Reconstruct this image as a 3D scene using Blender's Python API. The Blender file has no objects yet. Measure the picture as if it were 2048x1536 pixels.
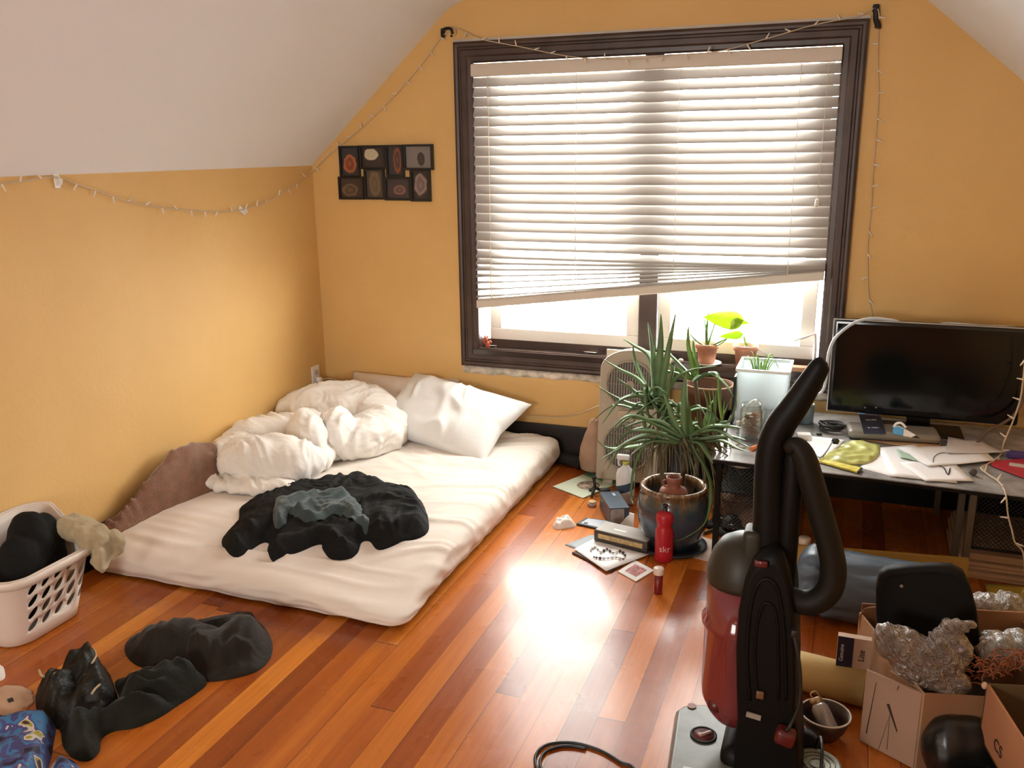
import bpy, bmesh, math, random
import numpy as np
from mathutils import Vector, Matrix, noise as mnoise
scene = bpy.context.scene
C = scene.collection
PI = math.pi
rnd = random.Random(7)

# ------------------------------------------------------------------ camera, exposure, world
FPX = 1773.19
YAW, PITCH, ROLL = (math.radians(a) for a in (-20.664, 14.777, -0.692))
CAM = Vector((0.0, 0.0, 1.55))
_f = Vector((math.sin(YAW)*math.cos(PITCH), math.cos(YAW)*math.cos(PITCH), -math.sin(PITCH)))
_r = Vector((math.cos(YAW), -math.sin(YAW), 0))
_u = _r.cross(_f)
RIGHT = math.cos(ROLL)*_r + math.sin(ROLL)*_u
UP = -math.sin(ROLL)*_r + math.cos(ROLL)*_u
FWD = _f
cam_data = bpy.data.cameras.new('camera')
cam = bpy.data.objects.new('camera', cam_data)
C.objects.link(cam)
cam_data.sensor_width = 36.0
cam_data.lens = FPX/2048*36.0
cam_data.clip_start = 0.02
cam.matrix_world = Matrix(((RIGHT.x, UP.x, -FWD.x, CAM.x), (RIGHT.y, UP.y, -FWD.y, CAM.y), (RIGHT.z, UP.z, -FWD.z, CAM.z), (0, 0, 0, 1)))
scene.camera = cam
scene.view_settings.view_transform = 'Standard'
scene.view_settings.look = 'None'
scene.view_settings.gamma = 1.0
scene.view_settings.use_curve_mapping = False
scene.view_settings.exposure = 0.68

world = bpy.data.worlds.new('overcast_sky')
scene.world = world
world.use_nodes = True
bg = world.node_tree.nodes['Background']
bg.inputs['Color'].default_value = (1.0, 0.985, 0.96, 1)
bg.inputs['Strength'].default_value = 22.0

def portal(name, loc, rot, sx, sy):
    l = bpy.data.lights.new(name, 'AREA'); l.shape = 'RECTANGLE'; l.size = sx; l.size_y = sy
    l.cycles.is_portal = True
    o = bpy.data.objects.new(name, l); C.objects.link(o); o.location = loc; o.rotation_euler = rot
    return o

# room measures (metres, camera above the origin)
YB = 4.105      # window wall
XL = -2.65      # left wall
XR = 0.95       # right wall
YR = -1.60      # rear wall
ZK = 1.484      # top of the low side walls
ZC = 2.245      # flat ceiling
portal('window_daylight', (-0.90, YB+0.16, 1.27), (-PI/2, 0, 0), 1.70, 1.45)
portal('rear_fill_portal', (-1.35, YR-0.06, 1.25), (PI/2, 0, 0), .9, .78)  # portal for the added rear opening, fill light from behind the camera

# ------------------------------------------------------------------ helpers
def ray(px, py):
    return FWD + RIGHT*((px-1024)/FPX) + UP*(-(py-768)/FPX)
def P(px, py, z=0.0):            # point of the level plane z seen at a pixel of the 2048x1536 frame
    d = ray(px, py); return CAM + d*((z-CAM.z)/d.z)
def W(px, py, y=None):           # point of the plane y = const
    y = YB if y is None else y
    d = ray(px, py); return CAM + d*((y-CAM.y)/d.y)
def LW(px, py, x=None):          # point of the plane x = const
    x = XL if x is None else x
    d = ray(px, py); return CAM + d*((x-CAM.x)/d.x)
def K(px, py, depth):            # point at a depth along the view axis
    return CAM + ray(px, py)*depth

def srgb(r, g, b):
    f = lambda c: (c/255/12.92) if c/255 <= 0.04045 else ((c/255+0.055)/1.055)**2.4
    return (f(r), f(g), f(b), 1.0)

MATS = {}
def mat(name, col, rough=0.6, metal=0.0, spec=0.5, bump=0.0, bscale=40.0, var=0.0, vscale=6.0, trans=0.0, coat=0.0, emit=None, stretch=None, alpha=1.0, sheen=0.0, translucent=0.0):
    """a procedural material: base colour with optional noise mottling and noise bump"""
    if name in MATS: return MATS[name]
    m = bpy.data.materials.new(name); m.use_nodes = True
    nt = m.node_tree; b = nt.nodes['Principled BSDF']
    if len(col) == 3: col = (*col, 1)
    b.inputs['Base Color'].default_value = col
    b.inputs['Roughness'].default_value = rough
    b.inputs['Metallic'].default_value = metal
    b.inputs['Specular IOR Level'].default_value = spec
    b.inputs['Transmission Weight'].default_value = trans
    b.inputs['Coat Weight'].default_value = coat
    b.inputs['Alpha'].default_value = alpha
    b.inputs['Sheen Weight'].default_value = sheen
    if emit:
        b.inputs['Emission Color'].default_value = emit[0]; b.inputs['Emission Strength'].default_value = emit[1]
    tc = nt.nodes.new('ShaderNodeTexCoord'); vec = tc.outputs['Object']
    if stretch:
        mp = nt.nodes.new('ShaderNodeMapping'); mp.inputs['Scale'].default_value = stretch
        nt.links.new(vec, mp.inputs['Vector']); vec = mp.outputs['Vector']
    if var > 0:
        n = nt.nodes.new('ShaderNodeTexNoise'); n.inputs['Scale'].default_value = vscale; n.inputs['Detail'].default_value = 5
        nt.links.new(vec, n.inputs['Vector'])
        r = nt.nodes.new('ShaderNodeValToRGB')
        k0, k1 = 1-var, 1+var*0.7
        r.color_ramp.elements[0].position = 0.3; r.color_ramp.elements[1].position = 0.7
        r.color_ramp.elements[0].color = (col[0]*k0, col[1]*k0, col[2]*k0, 1)
        r.color_ramp.elements[1].color = (min(1, col[0]*k1), min(1, col[1]*k1), min(1, col[2]*k1), 1)
        nt.links.new(n.outputs['Fac'], r.inputs['Fac']); nt.links.new(r.outputs['Color'], b.inputs['Base Color'])
    if bump > 0:
        n2 = nt.nodes.new('ShaderNodeTexNoise'); n2.inputs['Scale'].default_value = bscale; n2.inputs['Detail'].default_value = 4
        nt.links.new(vec, n2.inputs['Vector'])
        bp = nt.nodes.new('ShaderNodeBump'); bp.inputs['Strength'].default_value = bump; bp.inputs['Distance'].default_value = 0.01
        nt.links.new(n2.outputs['Fac'], bp.inputs['Height']); nt.links.new(bp.outputs['Normal'], b.inputs['Normal'])
    if translucent > 0:
        tl = nt.nodes.new('ShaderNodeBsdfTranslucent'); tl.inputs['Color'].default_value = col
        mx = nt.nodes.new('ShaderNodeMixShader'); mx.inputs[0].default_value = translucent
        out = nt.nodes['Material Output']
        nt.links.new(b.outputs[0], mx.inputs[1]); nt.links.new(tl.outputs[0], mx.inputs[2]); nt.links.new(mx.outputs[0], out.inputs['Surface'])
    MATS[name] = m
    return m

def glassy(name, tint=(1, 1, 1), gloss=0.08, rough=0.03, density=1.0):
    """thin clear pane: transparent with a fresnel-weighted reflection"""
    if name in MATS: return MATS[name]
    m = bpy.data.materials.new(name); m.use_nodes = True
    nt = m.node_tree; nt.nodes.clear()
    out = nt.nodes.new('ShaderNodeOutputMaterial')
    t = nt.nodes.new('ShaderNodeBsdfTransparent'); t.inputs['Color'].default_value = (*tint, 1)
    g = nt.nodes.new('ShaderNodeBsdfGlossy'); g.inputs['Roughness'].default_value = rough
    lw = nt.nodes.new('ShaderNodeLayerWeight'); lw.inputs['Blend'].default_value = gloss*2.2
    mx = nt.nodes.new('ShaderNodeMixShader')
    mu = nt.nodes.new('ShaderNodeMath'); mu.operation = 'MULTIPLY_ADD'; mu.inputs[1].default_value = 0.8; mu.inputs[2].default_value = gloss*0.4
    nt.links.new(lw.outputs['Facing'], mu.inputs[0]); nt.links.new(mu.outputs[0], mx.inputs[0])
    nt.links.new(t.outputs[0], mx.inputs[1]); nt.links.new(g.outputs[0], mx.inputs[2])
    last = mx
    if density < 1:
        d = nt.nodes.new('ShaderNodeBsdfDiffuse'); d.inputs['Color'].default_value = (*tint, 1)
        m2 = nt.nodes.new('ShaderNodeMixShader'); m2.inputs[0].default_value = 1-density
        nt.links.new(mx.outputs[0], m2.inputs[1]); nt.links.new(d.outputs[0], m2.inputs[2]); last = m2
    nt.links.new(last.outputs[0], out.inputs['Surface'])
    MATS[name] = m
    return m

class MB:
    """collects shapes and links them as ONE mesh object"""
    def __init__(s): s.v = []; s.f = []; s.smooth = []
    def add(s, vs, fs, smooth=False):
        o = len(s.v); s.v += [tuple(v) for v in vs]
        s.f += [tuple(i+o for i in f) for f in fs]; s.smooth += [smooth]*len(fs); return s
    def box(s, c, d, rot=None, M=None):
        x, y, z = d[0]/2, d[1]/2, d[2]/2
        vs = [Vector(v) for v in ((-x,-y,-z),(x,-y,-z),(x,y,-z),(-x,y,-z),(-x,-y,z),(x,-y,z),(x,y,z),(-x,y,z))]
        R = M if M is not None else (Matrix.Rotation(rot[2], 3, 'Z')@Matrix.Rotation(rot[1], 3, 'Y')@Matrix.Rotation(rot[0], 3, 'X') if rot else Matrix.Identity(3))
        c = Vector(c)
        return s.add([c+R@v for v in vs], [(0,3,2,1),(4,5,6,7),(0,1,5,4),(1,2,6,5),(2,3,7,6),(3,0,4,7)])
    def rbox(s, c, d, r=0.01, rot=None, M=None, seg=3):
        """box with rounded edges (vertical corners and a chamfered rim)"""
        x, y, z = d[0]/2, d[1]/2, d[2]/2; r = min(r, x*.98, y*.98, z*.98)
        R = M if M is not None else (Matrix.Rotation(rot[2], 3, 'Z')@Matrix.Rotation(rot[1], 3, 'Y')@Matrix.Rotation(rot[0], 3, 'X') if rot else Matrix.Identity(3))
        c = Vector(c); rings = []
        def ring(ins, zz):
            out = []
            rr = max(r-ins, 1e-4)
            for qx, qy, a0 in ((1,1,0),(-1,1,90),(-1,-1,180),(1,-1,270)):
                for k in range(seg+1):
                    a = math.radians(a0+90*k/seg)
                    out.append(c+R@Vector((qx*(x-r)+rr*math.cos(a), qy*(y-r)+rr*math.sin(a), zz)))
            return out
        for k in range(seg+1):
            a = PI/2*k/seg; rings.append(ring(r*(1-math.sin(a)), -z+r*(1-math.cos(a))))
        for k in range(seg+1):
            a = PI/2*k/seg; rings.append(ring(r*(1-math.cos(a)), z-r*(1-math.sin(a))))
        return s.loft(rings, True, True, True)
    def loft(s, rings, closed=True, cap0=True, cap1=True, smooth=True):
        n = len(rings[0]); vs = [v for r in rings for v in r]; fs = []
        for i in range(len(rings)-1):
            for j in range(n if closed else n-1):
                k = (j+1) % n
                fs.append((i*n+j, i*n+k, (i+1)*n+k, (i+1)*n+j))
        s.add(vs, fs, smooth)
        o = len(s.v)-len(vs)
        if cap0: s.f.append(tuple(o+j for j in range(n-1, -1, -1))); s.smooth.append(False)
        if cap1: s.f.append(tuple(o+(len(rings)-1)*n+j for j in range(n))); s.smooth.append(False)
        return s
    def lathe(s, prof, c=(0,0,0), n=24, M=None, cap0=True, cap1=True, sx=1.0, sy=1.0):
        """profile [(r,z)...] turned about the z axis of M"""
        c = Vector(c); R = M or Matrix.Identity(3)
        rings = [[c+R@Vector((r*math.cos(2*PI*j/n)*sx, r*math.sin(2*PI*j/n)*sy, z)) for j in range(n)] for r, z in prof]
        return s.loft(rings, True, cap0, cap1)
    def cyl(s, a, b, r, r2=None, n=16, caps=True):
        a = Vector(a); b = Vector(b); r2 = r if r2 is None else r2
        q = (b-a).to_track_quat('Z', 'Y').to_matrix()
        rings = [[p+q@Vector((rr*math.cos(2*PI*j/n), rr*math.sin(2*PI*j/n), 0)) for j in range(n)] for p, rr in ((a, r), (b, r2))]
        return s.loft(rings, True, caps, caps)
    def tube(s, pts, r, n=8, caps=True, smooth_pts=0, flat=1.0, up=None):
        """tube along points; r a number or a list"""
        pts = [Vector(p) for p in pts]
        rs = r if isinstance(r, (list, tuple)) else [r]*len(pts)
        if smooth_pts:
            q, w = catmull(pts, smooth_pts, rs); pts, rs = q, w
        rings = []; prev = None
        for i, p in enumerate(pts):
            t = (pts[min(i+1, len(pts)-1)]-pts[max(i-1, 0)])
            if t.length < 1e-9: t = Vector((0,0,1))
            t.normalize()
            if prev is None:
                u = Vector(up) if up else (Vector((0,0,1)) if abs(t.z) < .9 else Vector((1,0,0)))
            else: u = prev
            u = (u-t*u.dot(t))
            if u.length < 1e-6: u = t.orthogonal()
            u.normalize(); v = t.cross(u); prev = u
            rings.append([p+u*(rs[i]*math.cos(2*PI*j/n)*flat)+v*(rs[i]*math.sin(2*PI*j/n)) for j in range(n)])
        return s.loft(rings, True, caps, caps)
    def prism(s, poly, off, smooth=False):
        """polygon (3D points) extruded by the vector off"""
        off = Vector(off); n = len(poly); vs = [Vector(p) for p in poly]+[Vector(p)+off for p in poly]
        fs = [tuple(range(n-1, -1, -1)), tuple(range(n, 2*n))]+[(i, (i+1) % n, n+(i+1) % n, n+i) for i in range(n)]
        return s.add(vs, fs, smooth)
    def ball(s, c, r, n=12, m=8, M=None):
        r = (r, r, r) if not isinstance(r, (tuple, list)) else r
        c = Vector(c); R = M or Matrix.Identity(3); rings = []
        for i in range(1, m):
            a = PI*i/m
            rings.append([c+R@Vector((r[0]*math.sin(a)*math.cos(2*PI*j/n), r[1]*math.sin(a)*math.sin(2*PI*j/n), -r[2]*math.cos(a))) for j in range(n)])
        return s.loft(rings, True, True, True)
    def grid(s, fn, nu, nv, smooth=True, closed_u=False):
        vs = [fn(i/(nu if closed_u else nu-1), j/(nv-1)) for j in range(nv) for i in range(nu)]; fs = []
        for j in range(nv-1):
            for i in range(nu if closed_u else nu-1):
                k = (i+1) % nu
                fs.append((j*nu+i, j*nu+k, (j+1)*nu+k, (j+1)*nu+i))
        return s.add(vs, fs, smooth)
    def build(s, name, m, parent=None, origin=None, bevel=0.0, solid=0.0, sub=0, fix=False):
        me = bpy.data.meshes.new(name)
        off = Vector((0,0,0))
        if parent is not None: off = wloc(parent)
        elif origin is not None: off = Vector(origin)
        elif s.v:
            a = np.array(s.v); lo, hi = a.min(0), a.max(0); off = Vector(((lo[0]+hi[0])/2, (lo[1]+hi[1])/2, lo[2]))
        me.from_pydata([tuple(Vector(v)-off) for v in s.v], [], s.f)
        me.polygons.foreach_set('use_smooth', s.smooth)
        if fix:
            b = bmesh.new(); b.from_mesh(me); bmesh.ops.remove_doubles(b, verts=b.verts, dist=1e-5); bmesh.ops.recalc_face_normals(b, faces=b.faces); b.to_mesh(me); b.free()
        me.update()
        o = bpy.data.objects.new(name, me); C.objects.link(o)
        if m: me.materials.append(m)
        if parent is not None: o.parent = parent
        else: o.location = off
        if solid:
            md = o.modifiers.new('thickness', 'SOLIDIFY'); md.thickness = solid; md.offset = 0
        if bevel:
            md = o.modifiers.new('bevel', 'BEVEL'); md.width = bevel; md.segments = 2; md.limit_method = 'ANGLE'; md.angle_limit = math.radians(40)
        if sub:
            md = o.modifiers.new('subdivision', 'SUBSURF'); md.levels = sub; md.render_levels = sub
        return o

def wloc(o):
    v = Vector(o.location)
    while o.parent: o = o.parent; v = v+Vector(o.location)
    return v
def catmull(pts, k, rs=None):
    out, ro = [], []
    n = len(pts); rs = rs or [0]*n
    for i in range(n-1):
        p0, p1, p2, p3 = pts[max(i-1,0)], pts[i], pts[i+1], pts[min(i+2,n-1)]
        for j in range(k):
            t = j/k
            out.append(0.5*((2*p1)+(p2-p0)*t+(2*p0-5*p1+4*p2-p3)*t*t+(3*p1-p0-3*p2+p3)*t**3))
            ro.append(rs[i]*(1-t)+rs[i+1]*t)
    out.append(pts[-1]); ro.append(rs[-1])
    return out, ro
def tag(o, label, cat, group=None, kind=None):
    o['label'] = label; o['category'] = cat
    if group: o['group'] = group
    if kind: o['kind'] = kind
    return o
def thing(name, loc, label, cat, group=None, kind=None):
    """an Empty at the base of a thing; its parts become children"""
    o = bpy.data.objects.new(name, None); o.empty_display_size = 0.05; C.objects.link(o); o.location = loc
    return tag(o, label, cat, group, kind)
def struct(o):
    o['kind'] = 'structure'; return o
def turn(o, rz, pivot=None):
    o.rotation_euler.z = rz; return o
def dup(root, loc=None, rz=None, label=None, group=None):
    r = root.copy(); C.objects.link(r)
    if loc is not None: r.location = loc
    if rz is not None: r.rotation_euler.z = rz
    if label: r['label'] = label
    if group: r['group'] = group
    for ch in list(root.children):
        c = ch.copy(); C.objects.link(c); c.parent = r
        for g in list(ch.children):
            d = g.copy(); C.objects.link(d); d.parent = c
    return r
def text(name, body, size, M, m, parent=None, extrude=0.0004, align='CENTER'):
    """raised lettering as a mesh; M places its local XY plane (world coordinates)"""
    cu = bpy.data.curves.new(name, 'FONT'); cu.body = body; cu.size = size; cu.extrude = extrude; cu.align_x = align; cu.align_y = 'CENTER'
    t = bpy.data.objects.new(name, cu); C.objects.link(t)
    dg = bpy.context.evaluated_depsgraph_get()
    me = bpy.data.meshes.new_from_object(t.evaluated_get(dg)); bpy.data.objects.remove(t); bpy.data.curves.remove(cu)
    me.transform(M)
    o = bpy.data.objects.new(name, me); C.objects.link(o); me.materials.clear(); me.materials.append(m)
    if parent:
        me.transform(Matrix.Translation(-wloc(parent))); o.parent = parent
    return o
def frame(o, x, y):
    """4x4 placing text: origin o, local x and y directions"""
    x = Vector(x).normalized(); y = Vector(y); y = (y-x*y.dot(x)).normalized(); z = x.cross(y)
    return Matrix(((x.x, y.x, z.x, o[0]), (x.y, y.y, z.y, o[1]), (x.z, y.z, z.z, o[2]), (0,0,0,1)))

# vectorised 2D gradient noise for cloth folds
_perm = np.random.RandomState(3).permutation(512)
_grad = np.random.RandomState(4).uniform(0, 2*np.pi, 512)
def pn(x, y, seed=0):
    x = np.asarray(x, float)+seed*17.3; y = np.asarray(y, float)+seed*9.1
    xi = np.floor(x).astype(int); yi = np.floor(y).astype(int); xf = x-xi; yf = y-yi
    u = xf*xf*xf*(xf*(xf*6-15)+10); v = yf*yf*yf*(yf*(yf*6-15)+10)
    def g(ix, iy, dx, dy):
        a = _grad[_perm[(_perm[ix & 511]+iy) & 511]]; return np.cos(a)*dx+np.sin(a)*dy
    n00 = g(xi, yi, xf, yf); n10 = g(xi+1, yi, xf-1, yf); n01 = g(xi, yi+1, xf, yf-1); n11 = g(xi+1, yi+1, xf-1, yf-1)
    return (n00*(1-u)+n10*u)*(1-v)+(n01*(1-u)+n11*u)*v
def ridge(x, y, seed=0):
    return 1.10-np.minimum(1.10, np.sqrt((pn(x, y, seed)*2.6)**2+.035))*1.0
def folds(X, Y, s, seed=0, aniso=3.0, sharp=1.7, turn_=2.4, ang=0.0):
    """cloth folds: ridges that wander in direction over the piece"""
    x = X-np.mean(X); y = Y-np.mean(Y)
    th = ang+turn_*pn(x*s*.22, y*s*.22, seed)
    x = x+.32/s*pn(X*s*.9, Y*s*.9, seed+1); y = y+.32/s*pn(X*s*.9, Y*s*.9, seed+2)
    u = x*np.cos(th)+y*np.sin(th); v = -x*np.sin(th)+y*np.cos(th)
    return np.maximum(ridge(u*s, v*s/aniso, seed+3), 0)**sharp
def sstep(a, b, x):
    t = np.clip((x-a)/(b-a), 0, 1); return t*t*(3-2*t)
def polydist(poly, X, Y):
    """signed distance (positive inside) to a polygon and the nearest boundary point"""
    poly = np.array(poly, float)[:, :2]; n = len(poly)
    best = np.full(X.shape, 1e9); bx = np.zeros(X.shape); by = np.zeros(X.shape); ins = np.zeros(X.shape, bool)
    for i in range(n):
        a = poly[i]; b = poly[(i+1) % n]; d = b-a; L = (d**2).sum()+1e-12
        t = np.clip(((X-a[0])*d[0]+(Y-a[1])*d[1])/L, 0, 1); qx = a[0]+t*d[0]; qy = a[1]+t*d[1]
        dd = np.hypot(X-qx, Y-qy); m = dd < best
        best = np.where(m, dd, best); bx = np.where(m, qx, bx); by = np.where(m, qy, by)
        c = ((a[1] > Y) != (b[1] > Y)) & (X < (b[0]-a[0])*(Y-a[1])/(b[1]-a[1]+1e-15)+a[0])
        ins ^= c
    return np.where(ins, best, -best), bx, by
def roundpoly(pts, k=5):
    pts = [Vector((p[0], p[1], 0)) for p in pts]; n = len(pts); out = []
    for i in range(n):
        p0, p1, p2, p3 = pts[i-1], pts[i], pts[(i+1) % n], pts[(i+2) % n]
        for j in range(k):
            t = j/k
            q = 0.5*((2*p1)+(p2-p0)*t+(2*p0-5*p1+4*p2-p3)*t*t+(3*p1-p0-3*p2+p3)*t**3); out.append((q.x, q.y))
    return out
def drape(name, outline, height, base, m, parent=None, res=0.008, smooth_k=5, thick=0.004, label=None):
    """a piece of cloth lying in an outline: height(X,Y,D) above base(X,Y); D is the distance in from its edge"""
    poly = roundpoly(outline, smooth_k) if smooth_k else [(p[0], p[1]) for p in outline]
    a = np.array(poly); lo = a.min(0)-res*1.5; hi = a.max(0)+res*1.5
    xs = np.arange(lo[0], hi[0], res); ys = np.arange(lo[1], hi[1], res); X, Y = np.meshgrid(xs, ys)
    D, bx, by = polydist(poly, X, Y); ins = D > 0
    use = ins.copy()
    ny, nx = X.shape
    fm = ins[:-1,:-1] | ins[1:,:-1] | ins[:-1,1:] | ins[1:,1:]
    X2 = np.where(ins, X, bx); Y2 = np.where(ins, Y, by); D2 = np.maximum(D, 0)
    Z = base(X2, Y2)+np.maximum(height(X2, Y2, D2), 0.0)*np.where(D2 > 0, 1, 0)+thick
    idx = -np.ones((ny, nx), int); need = np.zeros((ny, nx), bool)
    need[:-1,:-1] |= fm; need[1:,:-1] |= fm; need[:-1,1:] |= fm; need[1:,1:] |= fm
    idx[need] = np.arange(need.sum())
    vs = np.stack([X2[need], Y2[need], Z[need]], 1).tolist()
    jj, ii = np.nonzero(fm)
    fs = np.stack([idx[jj,ii], idx[jj,ii+1], idx[jj+1,ii+1], idx[jj+1,ii]], 1).tolist()
    # skirt down to what it lies on
    mb = MB(); mb.add(vs, fs, True)
    edge = {}
    for f in fs:
        for k in range(4):
            e = (f[k], f[(k+1) % 4])
            if (e[1], e[0]) in edge: del edge[(e[1], e[0])]
            else: edge[e] = 1
    low = {}
    for e in edge:
        for q in e:
            if q not in low:
                x, y, z = vs[q]; low[q] = len(mb.v); mb.v.append((x, y, z-thick))
    for a_, b_ in edge:
        mb.f.append((b_, a_, low[a_], low[b_])); mb.smooth.append(True)
    return mb.build(name, m, parent)
def flatz(z): return lambda X, Y: np.full(np.shape(X), z, float)

# ================================================================== THE SETTING
def wall_mat():
    m = bpy.data.materials.new('ochre_wall_paint'); m.use_nodes = True; nt = m.node_tree; b = nt.nodes['Principled BSDF']
    tc = nt.nodes.new('ShaderNodeTexCoord')
    n = nt.nodes.new('ShaderNodeTexNoise'); n.inputs['Scale'].default_value = 1.6; n.inputs['Detail'].default_value = 6; n.inputs['Roughness'].default_value = .6
    nt.links.new(tc.outputs['Object'], n.inputs['Vector'])
    r = nt.nodes.new('ShaderNodeValToRGB'); r.color_ramp.elements[0].position = .3; r.color_ramp.elements[1].position = .72
    r.color_ramp.elements[0].color = (0.73, 0.455, 0.165, 1); r.color_ramp.elements[1].color = (0.79, 0.51, 0.20, 1)
    nt.links.new(n.outputs['Fac'], r.inputs['Fac']); nt.links.new(r.outputs['Color'], b.inputs['Base Color'])
    b.inputs['Roughness'].default_value = .55; b.inputs['Specular IOR Level'].default_value = .35
    n2 = nt.nodes.new('ShaderNodeTexNoise'); n2.inputs['Scale'].default_value = 55; n2.inputs['Detail'].default_value = 4
    nt.links.new(tc.outputs['Object'], n2.inputs['Vector'])
    bp = nt.nodes.new('ShaderNodeBump'); bp.inputs['Strength'].default_value = .12; bp.inputs['Distance'].default_value = .01
    nt.links.new(n2.outputs['Fac'], bp.inputs['Height']); nt.links.new(bp.outputs['Normal'], b.inputs['Normal'])
    return m
M_WALL = wall_mat()
M_CEIL = mat('white_ceiling_paint', (0.88, 0.90, 0.95), .8, bump=.08, bscale=30, var=.02, vscale=1.2)

def floor_mat():
    m = bpy.data.materials.new('fir_floorboards'); m.use_nodes = True; nt = m.node_tree; b = nt.nodes['Principled BSDF']
    N = nt.nodes.new; Lk = nt.links.new
    tc = N('ShaderNodeTexCoord'); sp = N('ShaderNodeSeparateXYZ'); Lk(tc.outputs['Object'], sp.inputs[0])
    def math_(op, a, bb=None, c=None):
        q = N('ShaderNodeMath'); q.operation = op
        for i, v in enumerate((a, bb, c)):
            if v is None: continue
            if isinstance(v, (int, float)): q.inputs[i].default_value = v
            else: Lk(v, q.inputs[i])
        return q.outputs[0]
    w = 0.079
    bx = math_('DIVIDE', sp.outputs[0], w); row = math_('FLOOR', bx); fx = math_('SUBTRACT', bx, row)
    wn = N('ShaderNodeTexWhiteNoise'); wn.noise_dimensions = '1D'; Lk(row, wn.inputs['W'])
    yy = math_('MULTIPLY_ADD', wn.outputs['Value'], 7.3, sp.outputs[1]); by = math_('DIVIDE', yy, 2.3); col = math_('FLOOR', by); fy = math_('SUBTRACT', by, col)
    cb = N('ShaderNodeCombineXYZ'); Lk(row, cb.inputs[0]); Lk(col, cb.inputs[1])
    w2 = N('ShaderNodeTexWhiteNoise'); w2.noise_dimensions = '2D'; Lk(cb.outputs[0], w2.inputs['Vector'])
    # grain stretched along the boards, shifted per board
    mp = N('ShaderNodeMapping'); mp.inputs['Scale'].default_value = (34, 1.1, 1)
    ad = N('ShaderNodeVectorMath'); ad.operation = 'ADD'; Lk(tc.outputs['Object'], ad.inputs[0])
    sc = N('ShaderNodeVectorMath'); sc.operation = 'SCALE'; sc.inputs['Scale'].default_value = 5.0; Lk(w2.outputs['Color'], sc.inputs[0]); Lk(sc.outputs[0], ad.inputs[1])
    Lk(ad.outputs[0], mp.inputs['Vector'])
    g = N('ShaderNodeTexNoise'); g.inputs['Scale'].default_value = 1.0; g.inputs['Detail'].default_value = 6; g.inputs['Roughness'].default_value = .65; g.inputs['Distortion'].default_value = .6
    Lk(mp.outputs[0], g.inputs['Vector'])
    mp2 = N('ShaderNodeMapping'); mp2.inputs['Scale'].default_value = (160, 3, 1); Lk(ad.outputs[0], mp2.inputs['Vector'])
    g2 = N('ShaderNodeTexNoise'); g2.inputs['Scale'].default_value = 1.0; g2.inputs['Detail'].default_value = 3; Lk(mp2.outputs[0], g2.inputs['Vector'])
    f0 = math_('MULTIPLY_ADD', w2.outputs['Value'], .62, 0.02)
    f1 = math_('MULTIPLY_ADD', g.outputs['Fac'], .5, f0); f2 = math_('MULTIPLY_ADD', g2.outputs['Fac'], .16, f1); f3 = math_('SUBTRACT', f2, .14)
    r = N('ShaderNodeValToRGB'); cr = r.color_ramp
    cr.elements[0].position = .08; cr.elements[0].color = (0.175, 0.030, 0.004, 1)
    cr.elements[1].position = 1.0; cr.elements[1].color = (0.72, 0.29, 0.045, 1)
    e = cr.elements.new(.35); e.color = (0.29, 0.060, 0.007, 1)
    e = cr.elements.new(.62); e.color = (0.43, 0.110, 0.012, 1)
    e = cr.elements.new(.80); e.color = (0.57, 0.175, 0.020, 1)
    Lk(f3, r.inputs['Fac'])
    # seams between boards, uneven in darkness, and butt joints
    dx = math_('ABSOLUTE', math_('SUBTRACT', fx, .5)); sx = math_('GREATER_THAN', dx, .484)
    sn = N('ShaderNodeTexNoise'); sn.noise_dimensions = '2D'; sn.inputs['Scale'].default_value = 1.4; Lk(cb.outputs[0], sn.inputs['Vector'])
    w3 = N('ShaderNodeTexWhiteNoise'); w3.noise_dimensions = '1D'; Lk(math_('ADD', row, math_('GREATER_THAN', fx, .5)), w3.inputs['W'])
    sxa = math_('MULTIPLY', sx, math_('MULTIPLY_ADD', w3.outputs['Value'], .75, .15))
    dy = math_('ABSOLUTE', math_('SUBTRACT', fy, .5)); sy = math_('MULTIPLY', math_('GREATER_THAN', dy, .4992), .8)
    seam = math_('MAXIMUM', sxa, sy)
    mx = N('ShaderNodeMix'); mx.data_type = 'RGBA'; Lk(seam, mx.inputs['Factor']); Lk(r.outputs['Color'], mx.inputs['A']); mx.inputs['B'].default_value = (0.03, 0.010, 0.004, 1)
    Lk(mx.outputs['Result'], b.inputs['Base Color'])
    rn = N('ShaderNodeTexNoise'); rn.inputs['Scale'].default_value = 5; rn.inputs['Detail'].default_value = 5; Lk(tc.outputs['Object'], rn.inputs['Vector'])
    Lk(math_('MULTIPLY_ADD', rn.outputs['Fac'], .16, .20), b.inputs['Roughness'])
    b.inputs['Specular IOR Level'].default_value = .38; b.inputs['Coat Weight'].default_value = .22; b.inputs['Coat Roughness'].default_value = .14
    hh = math_('MULTIPLY_ADD', seam, -1.0, math_('MULTIPLY', g2.outputs['Fac'], .12))
    tl = N('ShaderNodeTexWhiteNoise'); tl.noise_dimensions = '1D'; Lk(row, tl.inputs['W'])
    cup = math_('MULTIPLY', math_('MULTIPLY', dx, dx), math_('MULTIPLY_ADD', tl.outputs['Value'], 2.6, -.9))
    h2 = math_('ADD', hh, cup)
    bp = N('ShaderNodeBump'); bp.inputs['Strength'].default_value = .35; bp.inputs['Distance'].default_value = .0015
    Lk(h2, bp.inputs['Height']); Lk(bp.outputs['Normal'], b.inputs['Normal'])
    return m
M_FLOOR = floor_mat()
T = 0.12
struct(MB().box(((XL+XR)/2, (YB+YR)/2, -T/2), (XR-XL+2*T, YB-YR+2*T, T)).build('floor', M_FLOOR, origin=(0,0,0)))
struct(MB().box((XL-T/2, (YB+YR)/2, 1.25), (T, YB-YR+2*T, 2.5)).build('wall_left', M_WALL))
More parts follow.
